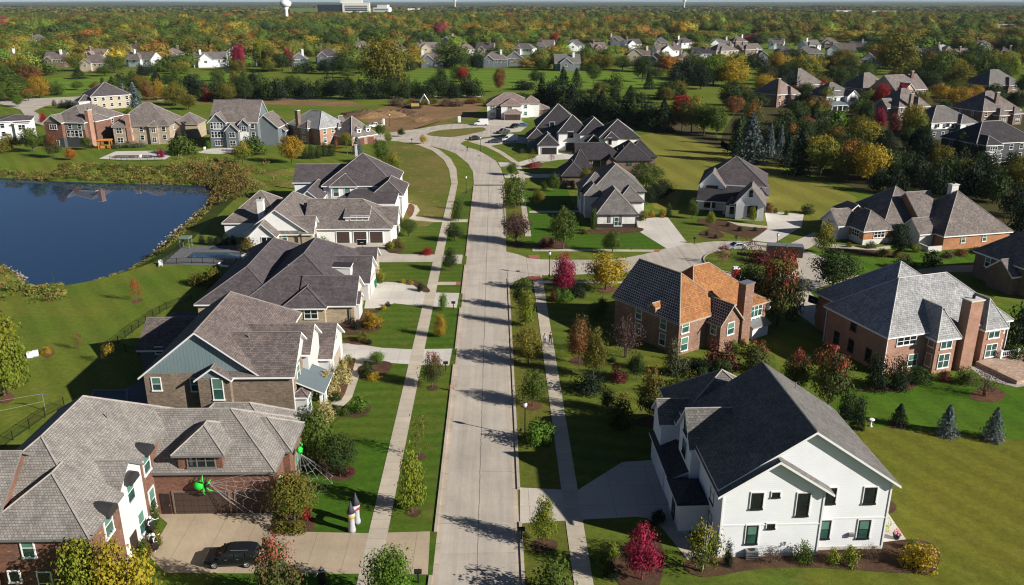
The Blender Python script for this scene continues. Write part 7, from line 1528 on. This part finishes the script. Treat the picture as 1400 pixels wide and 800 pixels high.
# ------------------------------------------------------------------ fences, pools, garden things
def fence(pts, label, h_=1.25, mat='black_metal', step=2.0, pick_=0.16):
    w = [G(*p) for p in pts]; x0, y0 = w[0]; t = thing('fence', label, 'fence', (x0, y0, 0)); rail = MB(); bars = MB(); posts = []
    for a, b2 in zip(w[:-1], w[1:]):
        L_ = math.dist(a, b2); n = max(1, int(L_ / step)); ux, uy = (b2[0] - a[0]) / L_, (b2[1] - a[1]) / L_
        for z in (0.2, h_ - 0.12): rail.tube([(a[0] - x0, a[1] - y0, z), (b2[0] - x0, b2[1] - y0, z)], 0.022, 4)
        for k in range(n + 1): posts.append((a[0] - x0 + ux * L_ * k / n, a[1] - y0 + uy * L_ * k / n))
        for k in range(int(L_ / pick_)): bars.box(*(lambda X, Y: (X - 0.009, X + 0.009, Y - 0.009, Y + 0.009))(a[0] - x0 + ux * k * pick_, a[1] - y0 + uy * k * pick_), 0.1, h_ - 0.03)
    rail.build('rail', mat, t); bars.build('picket_panel', mat, t)
    pm = MB(); pm.box(-0.04, 0.04, -0.04, 0.04, 0, h_ + 0.05); pm = pm.mesh('post', [mat])
    for p in posts: link('post', pm, t, (p[0], p[1], 0))
fence([(-30, 640), (18, 602), (62, 571), (88, 556)], 'black metal garden fence on the back lawn behind the red brick house'); fence([(152, 478), (190, 448), (228, 423), (262, 410)], 'black metal fence behind the teal gabled house'); fence([(155, 478), (190, 486), (216, 492)], 'short black fence return beside the teal gabled house')
fence([(222, 362), (262, 360), (338, 362)], 'black fence along the shaded pool terrace'); fence([(222, 362), (252, 336)], 'short black fence on the pond side of the shaded pool'); fence([(150, 219), (182, 221), (222, 220)], 'low dark fence in front of the small pool beyond the pond')
def pool(pts, label, wat):
    x0, y0 = G(*pts[0]); w = [G(*p) for p in pts]; w = [(a - x0, b2 - y0) for a, b2 in w]
    if area(w) < 0: w.reverse()
    t = thing('swimming_pool', label, 'pool', (x0, y0, 0)); b = MB(); cxp = sum(p[0] for p in w) / len(w); cyp = sum(p[1] for p in w) / len(w)
    o_ = [(cxp + (p[0] - cxp) * 1.12, cyp + (p[1] - cyp) * 1.2) for p in w]; n = len(w)
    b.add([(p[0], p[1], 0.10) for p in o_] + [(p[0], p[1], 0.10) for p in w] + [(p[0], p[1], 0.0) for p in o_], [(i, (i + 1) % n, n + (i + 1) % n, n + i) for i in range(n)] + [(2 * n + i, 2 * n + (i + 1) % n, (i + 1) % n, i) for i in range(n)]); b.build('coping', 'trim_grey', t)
    b = MB(); b.add([(p[0], p[1], 0.045) for p in w], [tuple(range(n))]); b.build('water', wat, t)
pw = plain('pool water', (0.035, 0.075, 0.11), 0.05, 0.5, var=0.05); pc = plain('pool cover darkened for shade', (0.06, 0.085, 0.11), 0.6)  # cover tone is lowered, shade over the pools put into its colour
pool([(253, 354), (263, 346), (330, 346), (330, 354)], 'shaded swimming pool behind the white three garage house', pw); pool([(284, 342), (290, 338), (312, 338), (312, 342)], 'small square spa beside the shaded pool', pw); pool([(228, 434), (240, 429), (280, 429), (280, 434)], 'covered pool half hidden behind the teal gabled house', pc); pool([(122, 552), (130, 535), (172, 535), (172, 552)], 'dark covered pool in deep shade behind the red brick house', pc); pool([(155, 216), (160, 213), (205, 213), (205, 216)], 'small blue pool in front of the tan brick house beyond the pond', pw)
x, y = G(143, 204); t = thing('pergola', 'orange wooden pergola beside the tan brick house beyond the pond', 'pergola', (x, y, 0), R(8)); M['orange_wood'] = plain('orange stained timber', (0.52, 0.20, 0.045), 0.6)
for sx in (-1.8, 1.8):
    for sy in (0, 2.6): b = MB(); b.box(sx - 0.14, sx + 0.14, sy - 0.14, sy + 0.14, 0, 2.6); b.build('post', 'orange_wood', t)
b = MB(); b.box(-2.3, 2.3, -0.15, 0.15, 2.6, 2.85); b.box(-2.3, 2.3, 2.45, 2.75, 2.6, 2.85); 
for k in range(9): b.box(-2.1 + k * 0.5, -1.98 + k * 0.5, -0.6, 3.2, 2.86, 3.05)
b.build('beams', 'orange_wood', t); b = MB(); b.box(-1.6, 1.6, 1.0, 2.4, 0.1, 1.0); b.build('bench', 'orange_wood', t)
x, y = G(253, 340); t = thing('pool_gazebo', 'small pale green framed shelter at the shaded pool', 'gazebo', (x, y, 0)); M['pale_green'] = plain('pale green paint', (0.16, 0.21, 0.17), 0.6)
for sx in (-0.9, 0.9):
    for sy in (0, 1.6): b = MB(); b.box(sx - 0.07, sx + 0.07, sy - 0.07, sy + 0.07, 0, 2.0); b.build('post', 'pale_green', t)
b = MB(); b.box(-1.1, 1.1, -0.2, 1.8, 2.0, 2.3); b.build('roof', 'pale_green', t, bevel=0.05)
def lounger(px, py, rz, label, mat='trim_white'):
    x, y = G(px, py); t = thing('lounge_chair', label, 'lounger', (x, y, 0.03), R(rz), 'pool loungers'); b = MB(); b.box(-0.35, 0.35, -1.0, 0.4, 0.28, 0.36); b.build('seat', mat, t); b = MB(); b.add([(-0.35, 0.4, 0.3), (0.35, 0.4, 0.3), (0.35, 0.95, 0.85), (-0.35, 0.95, 0.85), (-0.35, 0.46, 0.24), (0.35, 0.46, 0.24), (0.35, 1.01, 0.79), (-0.35, 1.01, 0.79)], [(0, 1, 2, 3), (7, 6, 5, 4), (0, 4, 5, 1), (2, 6, 7, 3), (0, 3, 7, 4), (1, 5, 6, 2)]); b.build('backrest', mat, t)
    for sx in (-0.3, 0.3):
        for sy in (-0.9, 0.3): b = MB(); b.box(sx - 0.03, sx + 0.03, sy - 0.03, sy + 0.03, 0, 0.28); b.build('leg', mat, t)
lounger(220, 363, 20, 'white lounger at the pond corner of the shaded pool terrace'); lounger(306, 366, 70, 'pale lounger in the shade below the pool fence'); lounger(192, 216, 10, 'white lounger at the small pool beyond the pond'); lounger(280, 205, 15, 'white lounger on the terrace of the blue grey gabled house'); lounger(128, 486, 0, 'white garden seat near the fence of the teal gabled house') if False else None
# deck with white rails at the slate house
HSx = lambda a, b2: (HS.x + a * math.cos(HS.rz) - b2 * math.sin(HS.rz), HS.y + a * math.sin(HS.rz) + b2 * math.cos(HS.rz))
t = thing('garden_deck', 'stone deck with white railing behind the slate roofed brick house', 'deck', HSx(19.5, -4.6) + (0,), HS.rz); b = MB(); b.box(-5, 6, -3.2, 3.4, 0.02, 0.55); b.build('paving', 'stone_mix', t, True)
for k, (a, b2, c, d_) in enumerate(((1.6, -3.1, 6, -3.1), (6, -3.1, 6, 3.2), (-1.0, 3.2, 1.8, 3.0))):
    q = MB(); L_ = math.dist((a, b2), (c, d_)); n = int(L_ / 0.3)
    for z in (0.75, 1.5): q.tube([(a, b2, z), (c, d_, z)], 0.07, 4)
    for i in range(n + 1): f = i / n; q.box(a + (c - a) * f - 0.03, a + (c - a) * f + 0.03, b2 + (d_ - b2) * f - 0.03, b2 + (d_ - b2) * f + 0.03, 0.55, 1.5)
    q.build('railing', 'trim_white', t)
    for f in (0, 1): q = MB(); q.box(a + (c - a) * f - 0.18, a + (c - a) * f + 0.18, b2 + (d_ - b2) * f - 0.18, b2 + (d_ - b2) * f + 0.18, 0.3, 1.75); q.build('rail_post', 'trim_white', t)
def chair(x, y, z, rz, mat, label, group=None):
    t = thing('garden_chair', label, 'chair', (x, y, z), R(rz), group); b = MB(); b.box(-0.3, 0.3, -0.3, 0.3, 0.4, 0.47); b.build('seat', mat, t); b = MB(); b.box(-0.3, 0.3, 0.27, 0.33, 0.48, 1.0); b.build('backrest', mat, t)
    for sx in (-0.26, 0.26):
        for sy in (-0.26, 0.26): b = MB(); b.box(sx - 0.03, sx + 0.03, sy - 0.03, sy + 0.03, 0, 0.4); b.build('leg', mat, t)
for k, (a, b2, rz, lb) in enumerate(((4.0, -1.2, 20, 'white garden chair on the railed deck, nearest the corner'), (4.6, 1.2, 200, 'white garden chair on the railed deck, farther from the corner'))):
    xx, yy = HSx(19.5 + a, -4.6 + b2); chair(xx, yy, 0.56, rz, 'trim_white', lb)
x, y = HSx(22.2, -4.6); t = thing('garden_table', 'round dark table on the railed deck', 'table', (x, y, 0.56)); b = MB(); b.cyl(0, 0, 0.65, 0.7, 0.76, 16); b.build('tabletop', 'black_metal', t); b = MB(); b.cyl(0, 0, 0.06, 0.05, 0.7, 8); b.cyl(0, 0, 0.35, 0, 0.05, 12); b.build('leg', 'black_metal', t)
# white house garden things
x, y = G(1208, 727); t = thing('garden_chair', 'yellow green wire chair on the white house patio', 'chair', (x, y, 0.05), R(-60)); M['lime_metal'] = plain('lime wire', (0.45, 0.5, 0.10), 0.5)
b = MB(); b.tube([(0.42 * math.cos(a), 0.42 * math.sin(a), 0.45) for a in [2 * PI * i / 14 for i in range(15)]], 0.035, 5); b.tube([(0.4 * math.cos(a), 0.38, 0.95 + 0.45 * math.sin(a)) for a in [2 * PI * i / 14 for i in range(15)]], 0.035, 5)
for i in range(4): b.tube([(-0.3 + 0.2 * i, 0.38, 0.6), (-0.3 + 0.2 * i, 0.38, 1.3)], 0.02, 4)
b.build('frame', 'lime_metal', t); b = MB(); b.cyl(0, 0, 0.4, 0.43, 0.46, 12); b.build('seat', 'lime_metal', t)
for sx in (-0.28, 0.28):
    for sy in (-0.28, 0.28): b = MB(); b.tube([(sx, sy, 0), (sx, sy, 0.44)], 0.025, 4); b.build('leg', 'lime_metal', t)
x, y = G(1225, 737); t = thing('flower_pot', 'dark pot with pale pink flowers on the white house patio', 'flower pot', (x, y, 0.05)); b = MB(); b.lathe([(0.22, 0), (0.36, 0.45), (0.38, 0.5)], n=12); b.build('pot', 'black_metal', t, smooth=True); b = MB()
for k in range(16): b.ball((random.uniform(-0.3, 0.3), random.uniform(-0.3, 0.3), 0.55 + random.uniform(0, 0.28)), 0.13, n=6)
b.build('flowers', plain('pale pink petals', (0.62, 0.28, 0.32), 0.7), t)
x, y = G(1026, 762); t = thing('air_conditioner', 'grey air conditioner unit at the wall of the near white house', 'air conditioner', (x, y, 0.05), R(1)); b = MB(); b.box(-0.55, 0.55, -0.4, 0.4, 0, 0.85); b.build('casing', 'metal_grey', t, bevel=0.03); b = MB(); b.cyl(0, 0, 0.33, 0.851, 0.87, 16); b.build('fan_grille', 'black_metal', t)
for k in range(4): b = MB(); b.box(-0.45, 0.45, -0.42, -0.402, 0.12 + k * 0.18, 0.18 + k * 0.18); b.build('louvre', 'black_metal', t)
x, y = G(1190, 583); t = thing('garden_statue', 'small white bird bath by the vivid lawn edge', 'bird bath', (x, y, 0)); b = MB(); b.lathe([(0.25, 0), (0.12, 0.2), (0.10, 0.7), (0.35, 0.85), (0.38, 0.95), (0.1, 0.9)], n=12); b.build('stone', 'trim_white', t, smooth=True)
for px, py, lb in ((49, 487, 'pale utility box beside the yellow shrub on the back lawn'), (41.5, 489, 'second pale utility box left of the first on the back lawn')):
    x, y = G(px, py); t = thing('utility_box', lb, 'utility box', (x, y, 0), R(15)); b = MB(); b.box(-0.35, 0.35, -0.3, 0.3, 0.08, 0.85); b.build('cabinet', 'trim_white', t, bevel=0.04); b = MB(); b.box(-0.42, 0.42, -0.37, 0.37, 0, 0.08); b.build('plinth', 'metal_grey', t)
# ------------------------------------------------------------------ seasonal decorations
M['green_glow'] = plain('bright green inflatable fabric', (0.03, 0.58, 0.05), 0.5, var=0.05); M['web'] = plain('white rope', (0.5, 0.5, 0.5), 0.8); M['spider_black'] = plain('black fabric', (0.015, 0.015, 0.015), 0.8)
def spider(p, rz, s, label, out):
    t = thing('spider_decoration', label, 'decoration', p, R(rz)); b = MB(); b.ball((-0.45 * s, -0.1, 0), 0.62 * s, sq=(1.05, 0.85, 1)); b.build('abdomen', 'green_glow', t, smooth=True); b = MB(); b.ball((0.42 * s, -0.1, 0), 0.34 * s); b.build('head', 'spider_black', t, smooth=True)
    for k in range(8):
        a = R(35 + 30 * (k % 4)) * (1 if k < 4 else -1); l = 1.3 * s; b = MB(); c_, s_ = math.cos(a), math.sin(a)
        b.tube([(0.15 * s, -0.15, 0), (0.15 * s + l * 0.55 * c_, -0.45 * s, l * 0.6 * s_), (0.15 * s + l * 0.8 * c_, -0.1, l * s_)], [0.09 * s, 0.075 * s, 0.05 * s], 5); b.build('leg', 'green_glow' if k % 2 == 0 else 'spider_black', t)
x, _, z = HA.plane(279, 661, 'y', 69.9); spider((x + HA.x, 69.7, z), 0, 0.82, 'giant green spider decoration on the brick garage wall', 0)
x, y = G(408, 612, 4.2); spider((-20.15, 75.2, 4.1), 90, 0.6, 'green spider decoration hanging at the garage corner', 0)
def web(c, pts, rings, label):
    t = thing('rope_web', label, 'decoration', c); b = MB(); n = len(pts)
    rel = [Vector(p) - Vector(c) for p in pts]
    for p in rel: b.tube([(0, 0, 0), tuple(p)], 0.010, 4)
    b.build('spokes', 'web', t); b = MB()
    for r_ in rings:
        for i in range(n - 1):
            m_ = (rel[i] + rel[i + 1]) * 0.5 * r_ * 0.93; b.tube([tuple(rel[i] * r_), tuple(m_), tuple(rel[i + 1] * r_)], 0.008, 4)
    b.build('rings', 'web', t)
web((x * 0 + -27.6, 69.6, 3.7), [(-22.2, 69.5, 5.0), (-21.6, 69.3, 4.1), (-21.3, 68.9, 3.0), (-21.2, 68.3, 1.8), (-21.8, 67.8, 0.4), (-24.0, 68.6, 0.9), (-26.0, 69.4, 2.0)], (0.3, 0.45, 0.6, 0.75, 0.9, 1.0), 'white rope web stretched from the wall spider over the second garage door')
web((-20.0, 75.0, 3.6), [(-18.0, 77.5, 0.2), (-17.2, 76.3, 0.15), (-17.0, 75.0, 0.1), (-17.4, 73.6, 0.1), (-18.2, 72.4, 0.2), (-19.6, 71.6, 1.2)], (0.3, 0.48, 0.66, 0.84, 1.0), 'white rope web running from the garage corner down to the bed')
x, y = G(485, 721); t = thing('inflatable_castle', 'grey inflatable castle archway with dark pointed towers standing on the lawn', 'inflatable', (x, y, 0), R(80)); t.scale = (0.82, 0.82, 0.82); M['castle'] = plain('pale grey inflatable fabric', (0.42, 0.42, 0.45), 0.6, var=0.15); M['castle_top'] = plain('dark purple grey fabric', (0.06, 0.055, 0.075), 0.6)
for sx in (-0.85, 0.85):
    b = MB(); b.lathe([(0.40, 0), (0.44, 0.3), (0.34, 0.9), (0.36, 1.9), (0.44, 2.1), (0.44, 2.6)], sx, 0, 14); b.build('tower', 'castle', t, smooth=True); b = MB(); b.lathe([(0.5, 2.6), (0.26, 3.2), (0.03, 4.1)], sx, 0, 14); b.build('tower_roof', 'castle_top', t, smooth=True)
b = MB(); b.tube([(-1.0, 0, 1.5), (-0.8, 0, 2.05), (-0.4, 0, 2.35), (0, 0, 2.45), (0.4, 0, 2.35), (0.8, 0, 2.05), (1.0, 0, 1.5)], 0.24, 10); b.build('arch', 'castle', t, smooth=True)
for sx, cc in ((-0.85, 'pumpkin'), (0.85, 'red_plastic')):
    if cc == 'pumpkin': M['pumpkin'] = plain('yellow orange fabric', (0.60, 0.36, 0.04), 0.6)
    b = MB(); b.lathe([(0.43, 1.95), (0.47, 2.1), (0.47, 2.28), (0.43, 2.3)], sx, 0, 14); b.build('band', cc, t, smooth=True)
def skeleton(x, y, z, rz, label, lie=False):
    t = thing('skeleton_decoration', label, 'decoration', (x, y, z), R(rz)); b = MB(); b.ball((0, 0, 1.72), 0.15, sq=(0.85, 1, 1.15)); b.build('skull', 'trim_white', t, smooth=True); b = MB(); b.tube([(0, 0, 0.95), (0, 0.03, 1.55)], 0.035, 5)
    for k in range(4): b.tube([(0.2 * math.cos(a), 0.12 * math.sin(a), 1.2 + 0.08 * k) for a in [2 * PI * i / 10 for i in range(11)]], 0.022, 4)
    b.ball((0, 0, 0.92), 0.16, sq=(1, 0.7, 0.6)); b.build('torso', 'trim_white', t)
    for s in (-1, 1): b = MB(); b.tube([(s * 0.22, 0, 1.48), (s * 0.45, -0.1, 1.2), (s * 0.6, -0.4, 1.35)], 0.035, 5); b.build('arm', 'trim_white', t); b = MB(); b.tube([(s * 0.1, 0, 0.9), (s * 0.16, -0.06, 0.48), (s * 0.15, 0, 0.03)], 0.04, 5); b.build('leg', 'trim_white', t)
    b = MB(); b.lathe([(0.42, 0.25), (0.3, 1.0), (0.22, 1.5), (0.08, 1.6)], 0, 0.1, 10); b.build('cloak', 'spider_black', t, smooth=True)
skeleton(-31.7, 65.6, 0.9, 70, 'dark cloaked skeleton figure at the white brick entrance'); skeleton(-31.0, 64.2, 0.05, 100, 'white skeleton figure below the cloaked one at the entrance steps'); x, y = G(441, 800); skeleton(x, y, 0.0, 20, 'small skeleton standing on the lawn at the bottom edge')
# guy rope posts on the back lawn
x, y = G(62, 561); t = thing('net_post', 'thin grey post with two drooping white cords on the back lawn', 'post', (x, y, 0)); b = MB(); b.cyl(0, 0, 0.05, 0, 2.3, 6); b.box(-0.7, 0.7, -0.03, 0.03, 2.1, 2.2); b.build('pole', 'metal_grey', t); b = MB(); b.tube([(0, 0, 2.2), (-4.5, -0.4, 1.6), (-9, -0.6, 1.7)], 0.014, 4); b.tube([(0, 0, 1.2), (-4.5, -0.9, 0.5), (-9, -1.6, 0.6)], 0.014, 4); b.build('cord', 'web', t)
# ------------------------------------------------------------------ people
def person(px, py, rz, label, top_c, leg_c, hair_c, ph):
    x, y = G(px, py); t = thing('person', label, 'person', (x, y, 0.05), R(rz))
    skin = plain('skin', (0.45, 0.27, 0.19), 0.6, var=0.04) if 'skin' not in M else M['skin']; M['skin'] = skin
    def skinned(nme, verts, edges, rad, mat, parent):
        me = bpy.data.meshes.new(nme); me.from_pydata(verts, edges, []); me.materials.append(mat); o = link(nme, me, parent)
        md = o.modifiers.new('Skin', 'SKIN'); sv_ = me.skin_vertices[0].data
        for i, r_ in enumerate(rad): sv_[i].radius = (r_, r_ * 0.85)
        sv_[0].use_root = True
        s_ = o.modifiers.new('Subdivision', 'SUBSURF'); s_.levels = 2; s_.render_levels = 2; return o
    f = 0.26 * ph
    Vv = [(0, 0, 0.95), (0, 0, 1.2), (0, -0.01, 1.42), (0, -0.01, 1.53), (0, -0.03, 1.66), (0, -0.03, 1.74),
          (-0.19, 0, 1.40), (-0.24, f * 0.5, 1.14), (-0.22, f * 0.1 - 0.08, 0.92), (0.19, 0, 1.40), (0.24, -f * 0.5, 1.14), (0.22, -f * 0.6 - 0.1, 0.93),
          (-0.09, 0, 0.90), (-0.10, -f, 0.49), (-0.10, -f * 0.7, 0.09), (-0.10, -f * 0.7 - 0.16, 0.04), (0.09, 0, 0.90), (0.10, f * 0.5, 0.49), (0.10, f * 1.3, 0.12), (0.10, f * 1.3 - 0.14, 0.04)]
    E_ = [(0, 1), (1, 2), (2, 3), (3, 4), (4, 5), (2, 6), (6, 7), (7, 8), (2, 9), (9, 10), (10, 11), (0, 12), (12, 13), (13, 14), (14, 15), (0, 16), (16, 17), (17, 18), (18, 19)]
    skinned('body', Vv, E_, [0.13, 0.12, 0.13, 0.05, 0.095, 0.06, 0.055, 0.042, 0.035, 0.055, 0.042, 0.035, 0.085, 0.06, 0.042, 0.035, 0.085, 0.06, 0.042, 0.035], skin, t)
    skinned('jacket', [Vv[i] for i in (1, 2, 6, 7, 8, 9, 10, 11, 0)], [(0, 1), (1, 2), (2, 3), (3, 4), (1, 5), (5, 6), (6, 7), (0, 8)], [0.15, 0.155, 0.078, 0.062, 0.05, 0.078, 0.062, 0.05, 0.155], plain('jacket ' + label[:6], top_c, 0.8), t)
    skinned('trousers', [(0, 0, 0.93)] + [Vv[i] for i in (12, 13, 14, 16, 17, 18)], [(0, 1), (1, 2), (2, 3), (0, 4), (4, 5), (5, 6)], [0.15, 0.105, 0.08, 0.065, 0.105, 0.08, 0.065], plain('trousers ' + label[:6], leg_c, 0.8), t)
    b = MB(); b.ball((0, 0.0, 1.72), 0.115, n=10, sq=(0.95, 1.0, 0.85)); b.build('hair', plain('hair ' + label[:6], hair_c, 0.7), t, smooth=True)
    b = MB(); b.ball((0, -0.135, 1.655), 0.02, n=6); b.build('nose', skin, t)
person(744.5, 472, 0, 'person walking on the right sidewalk in pale top and blue trousers', (0.55, 0.55, 0.58), (0.05, 0.09, 0.18), (0.10, 0.06, 0.04), 1); person(752.5, 470, 5, 'person in dark clothes walking beside the pale topped walker', (0.03, 0.03, 0.035), (0.02, 0.02, 0.025), (0.05, 0.03, 0.02), -1)
# ------------------------------------------------------------------ naming every tree and shrub apart
LM = [('the red brick house', -30, 72), ('the tan brick teal gabled house', -33, 96), ('the low plum roofed house', -30, 130), ('the three garage white house', -32, 172), ('the near white house', 27, 68), ('the orange roofed house', 30, 112), ('the slate roofed brick house', 61, 104), ('the long orange brick ranch', 92, 165), ('the white gabled house', 55, 192), ('the white brick house', 27, 186), ('the brown brick house', 32, 236), ('the charcoal and white house', 30, 280), ('the cream house at the loop end', 7, 360),
      ('the dormered brick house', -52, 296), ('the blue grey gabled house', -90, 296), ('the tan house beyond the pond', -124, 300), ('the sage and brick house', -146, 300), ('the far left white house', -178, 310), ('the beige house by the spruces', -180, 398), ('the black SUV', -23, 62), ('the pink brick house', 140, 408), ('the white and blue house', 165, 392), ('the railed deck', 72, 102), ('the turning island', 48, 151), ('the dirt lot', -50, 380), ('the inflatable castle', -15, 68), ('the side street mouth', 5, 150), ('the shaded pool', -60, 158), ('the pale third driveway', -17, 130), ('the second driveway', -17, 107),
      ('the balcony house', 150, 262), ('the grey hip roof above the wood', 155, 298)]
for i, f in enumerate(FAR[:39]):
    if i % 2 == 0:
        xx, yy = G(f[0], f[1]); s_ = f[5].split(); LM.append(('the far ' + ' '.join(f[5].split()[:4]).rstrip(',') if False else 'the ' + {0: 'far left brown roof', 2: 'house behind the wide brown hip roof', 4: 'low pale house in the wood', 6: 'white house by the crimson maple', 8: 'pale grey house by the maple', 10: 'grey house with white chimney', 12: 'blue grey deck house', 14: 'pinkish roofed far house', 16: 'pale light roofed house', 18: 'wide roofed fairway house', 20: 'brown roofed far brick house', 22: 'dark white gabled far house', 24: 'slanted chimney house', 26: 'charcoal roofed far house', 28: 'wide light brown roof', 30: 'steep grey gable', 32: 'long tan far house', 34: 'three gabled brown roof', 36: 'house right of the great tree', 38: 'far right wood house'}[i], xx, yy))
SIZE = lambda h_: 'tiny' if h_ < 1.2 else ('small' if h_ < 3 else ('medium' if h_ < 6.5 else ('tall' if h_ < 12 else 'towering')))
def where(x, y):
    px, py = P(x, y); best = None
    for n_, lx, ly in LM:
        qx, qy = P(lx, ly); d_ = math.hypot((px - qx), (py - qy) * 1.3) / 1.0 + 0.6 * math.dist((x, y), (lx, ly))
        if best is None or d_ < best[0]: best = (d_, n_, px - qx, py - qy)
    _, n_, dx, dy = best
    rel = ('left of' if dx < 0 else 'right of') if abs(dx) > abs(dy) * 1.3 else ('in front of' if dy > 0 else 'behind')
    if abs(x + 8) < 2.6 and 55 < y < 225: return 'on the left verge ' + ('near ' + n_)
    if 2 < x < 6.4 and 55 < y < 226: return 'on the right verge near ' + n_
    return rel + ' ' + n_
for t in TREES:
    if t['label']: t['lab'] = t['label']
    else:
        noun = t['noun']; t['lab'] = f"{SIZE(t['h'])} {t['col']} {noun} {where(t['x'], t['y'])}"
by = {}
for t in TREES: by.setdefault(t['lab'], []).append(t)
ORD = ['', 'second', 'third', 'fourth', 'fifth', 'sixth', 'seventh', 'eighth', 'ninth', 'tenth', 'eleventh', 'twelfth', 'thirteenth', 'fourteenth']
NUMW = ['', 'one', 'two', 'three', 'four', 'five', 'six', 'seven', 'eight', 'nine', 'ten', 'eleven', 'twelve', 'thirteen', 'fourteen', 'fifteen']
for lab, g_ in by.items():
    if len(g_) == 1: g_[0]['o']['label'] = lab; continue
    g_.sort(key=lambda t: P(t['x'], t['y'])[0]); n = len(g_)
    for i, t in enumerate(g_):
        if n == 2: s_ = 'left' if i == 0 else 'right'
        elif i == 0: s_ = 'leftmost'
        elif i == n - 1: s_ = 'rightmost'
        else: s_ = ORD[min(i, 13)] + ' from left,'
        t['o']['label'] = (s_ + ' ' + lab) if len((s_ + ' ' + lab).split()) <= 16 else (s_ + ' ' + lab).replace(' on the right verge near', ' on right verge by').replace('street tree', 'tree').replace(' house behind the', ' behind the').replace(' from left,', ',').replace(' in front of ', ' before ').replace('the ', '')
# ------------------------------------------------------------------ light, sky, camera
sc = bpy.context.scene
EL, AZ = R(26.0), R(115.5)          # azimuth clockwise from +Y
w = bpy.data.worlds.new('World'); sc.world = w; w.use_nodes = True; nt = w.node_tree
bg = nt.nodes['Background']; sky = nt.nodes.new('ShaderNodeTexSky'); sky.sky_type = 'NISHITA'; sky.sun_disc = False
sky.sun_elevation = EL; sky.sun_rotation = AZ; sky.air_density = 0.42; sky.dust_density = 0.2; sky.ozone_density = 1.0
nt.links.new(sky.outputs[0], bg.inputs[0]); bg.inputs[1].default_value = SKY
sd = Vector((math.sin(AZ) * math.cos(EL), math.cos(AZ) * math.cos(EL), math.sin(EL)))
l = bpy.data.lights.new('sun', 'SUN'); l.energy = SUN; l.angle = R(0.53); l.color = (1.0, 0.945, 0.86)
o = bpy.data.objects.new('sun', l); C.objects.link(o); o.location = (60, -30, 90); o.rotation_euler = (-sd).to_track_quat('-Z', 'Y').to_euler()
cam = bpy.data.cameras.new('camera'); cam.sensor_width = 36.0; cam.lens = 36.0 * FPX / 1400.0; cam.clip_start = 1.0; cam.clip_end = 60000.0
co = bpy.data.objects.new('camera', cam); C.objects.link(co); co.location = (0, 0, CAMH)
mt = Matrix((RT, UP, (-FW[0], -FW[1], -FW[2]))).transposed(); co.rotation_euler = mt.to_euler(); sc.camera = co
if HAZE > 0:
    hz = MB(); hz.box(-32000, 32000, -31000, 37000, -6.5, 75); ho = hz.build('haze', 'trim_white'); ho.data.materials.clear()
    hm = bpy.data.materials.new('haze air'); hm.use_nodes = True; hn = hm.node_tree; hn.nodes.remove(hn.nodes['Principled BSDF'])
    pv = hn.nodes.new('ShaderNodeVolumePrincipled'); pv.inputs['Color'].default_value = (0.62, 0.76, 0.95, 1); pv.inputs['Density'].default_value = HAZE
    hn.links.new(pv.outputs[0], hn.nodes['Material Output'].inputs['Volume']); ho.data.materials.append(hm); struct(ho, 'stuff')
vs_ = sc.view_settings; vs_.view_transform = 'Standard'; vs_.look = 'None'; vs_.exposure = EXPO; vs_.gamma = 1.0; vs_.use_curve_mapping = False
sc.cycles.filter_width = 1.15; sc.cycles.max_bounces = 6; sc.cycles.diffuse_bounces = 1; sc.cycles.glossy_bounces = 3; sc.cycles.transmission_bounces = 2; sc.cycles.volume_bounces = 0; sc.cycles.sample_clamp_indirect = 6.0
sc.cycles.use_denoising = True
try: sc.cycles.denoiser = 'OPENIMAGEDENOISE'; sc.cycles.denoising_input_passes = 'RGB_ALBEDO_NORMAL'; sc.cycles.denoising_prefilter = 'ACCURATE'
except Exception: sc.cycles.use_denoising = False

from collections import Counter
print('LABELS', sum(1 for o in bpy.data.objects if o.parent is None and 'label' in o and len(o['label'].split()) > 16), [k for k, v in Counter(o['label'] for o in bpy.data.objects if o.parent is None and 'label' in o).items() if v > 1], 'trees', len(TREES), sum(1 for t in TREES if 'shrub' not in t['noun']))
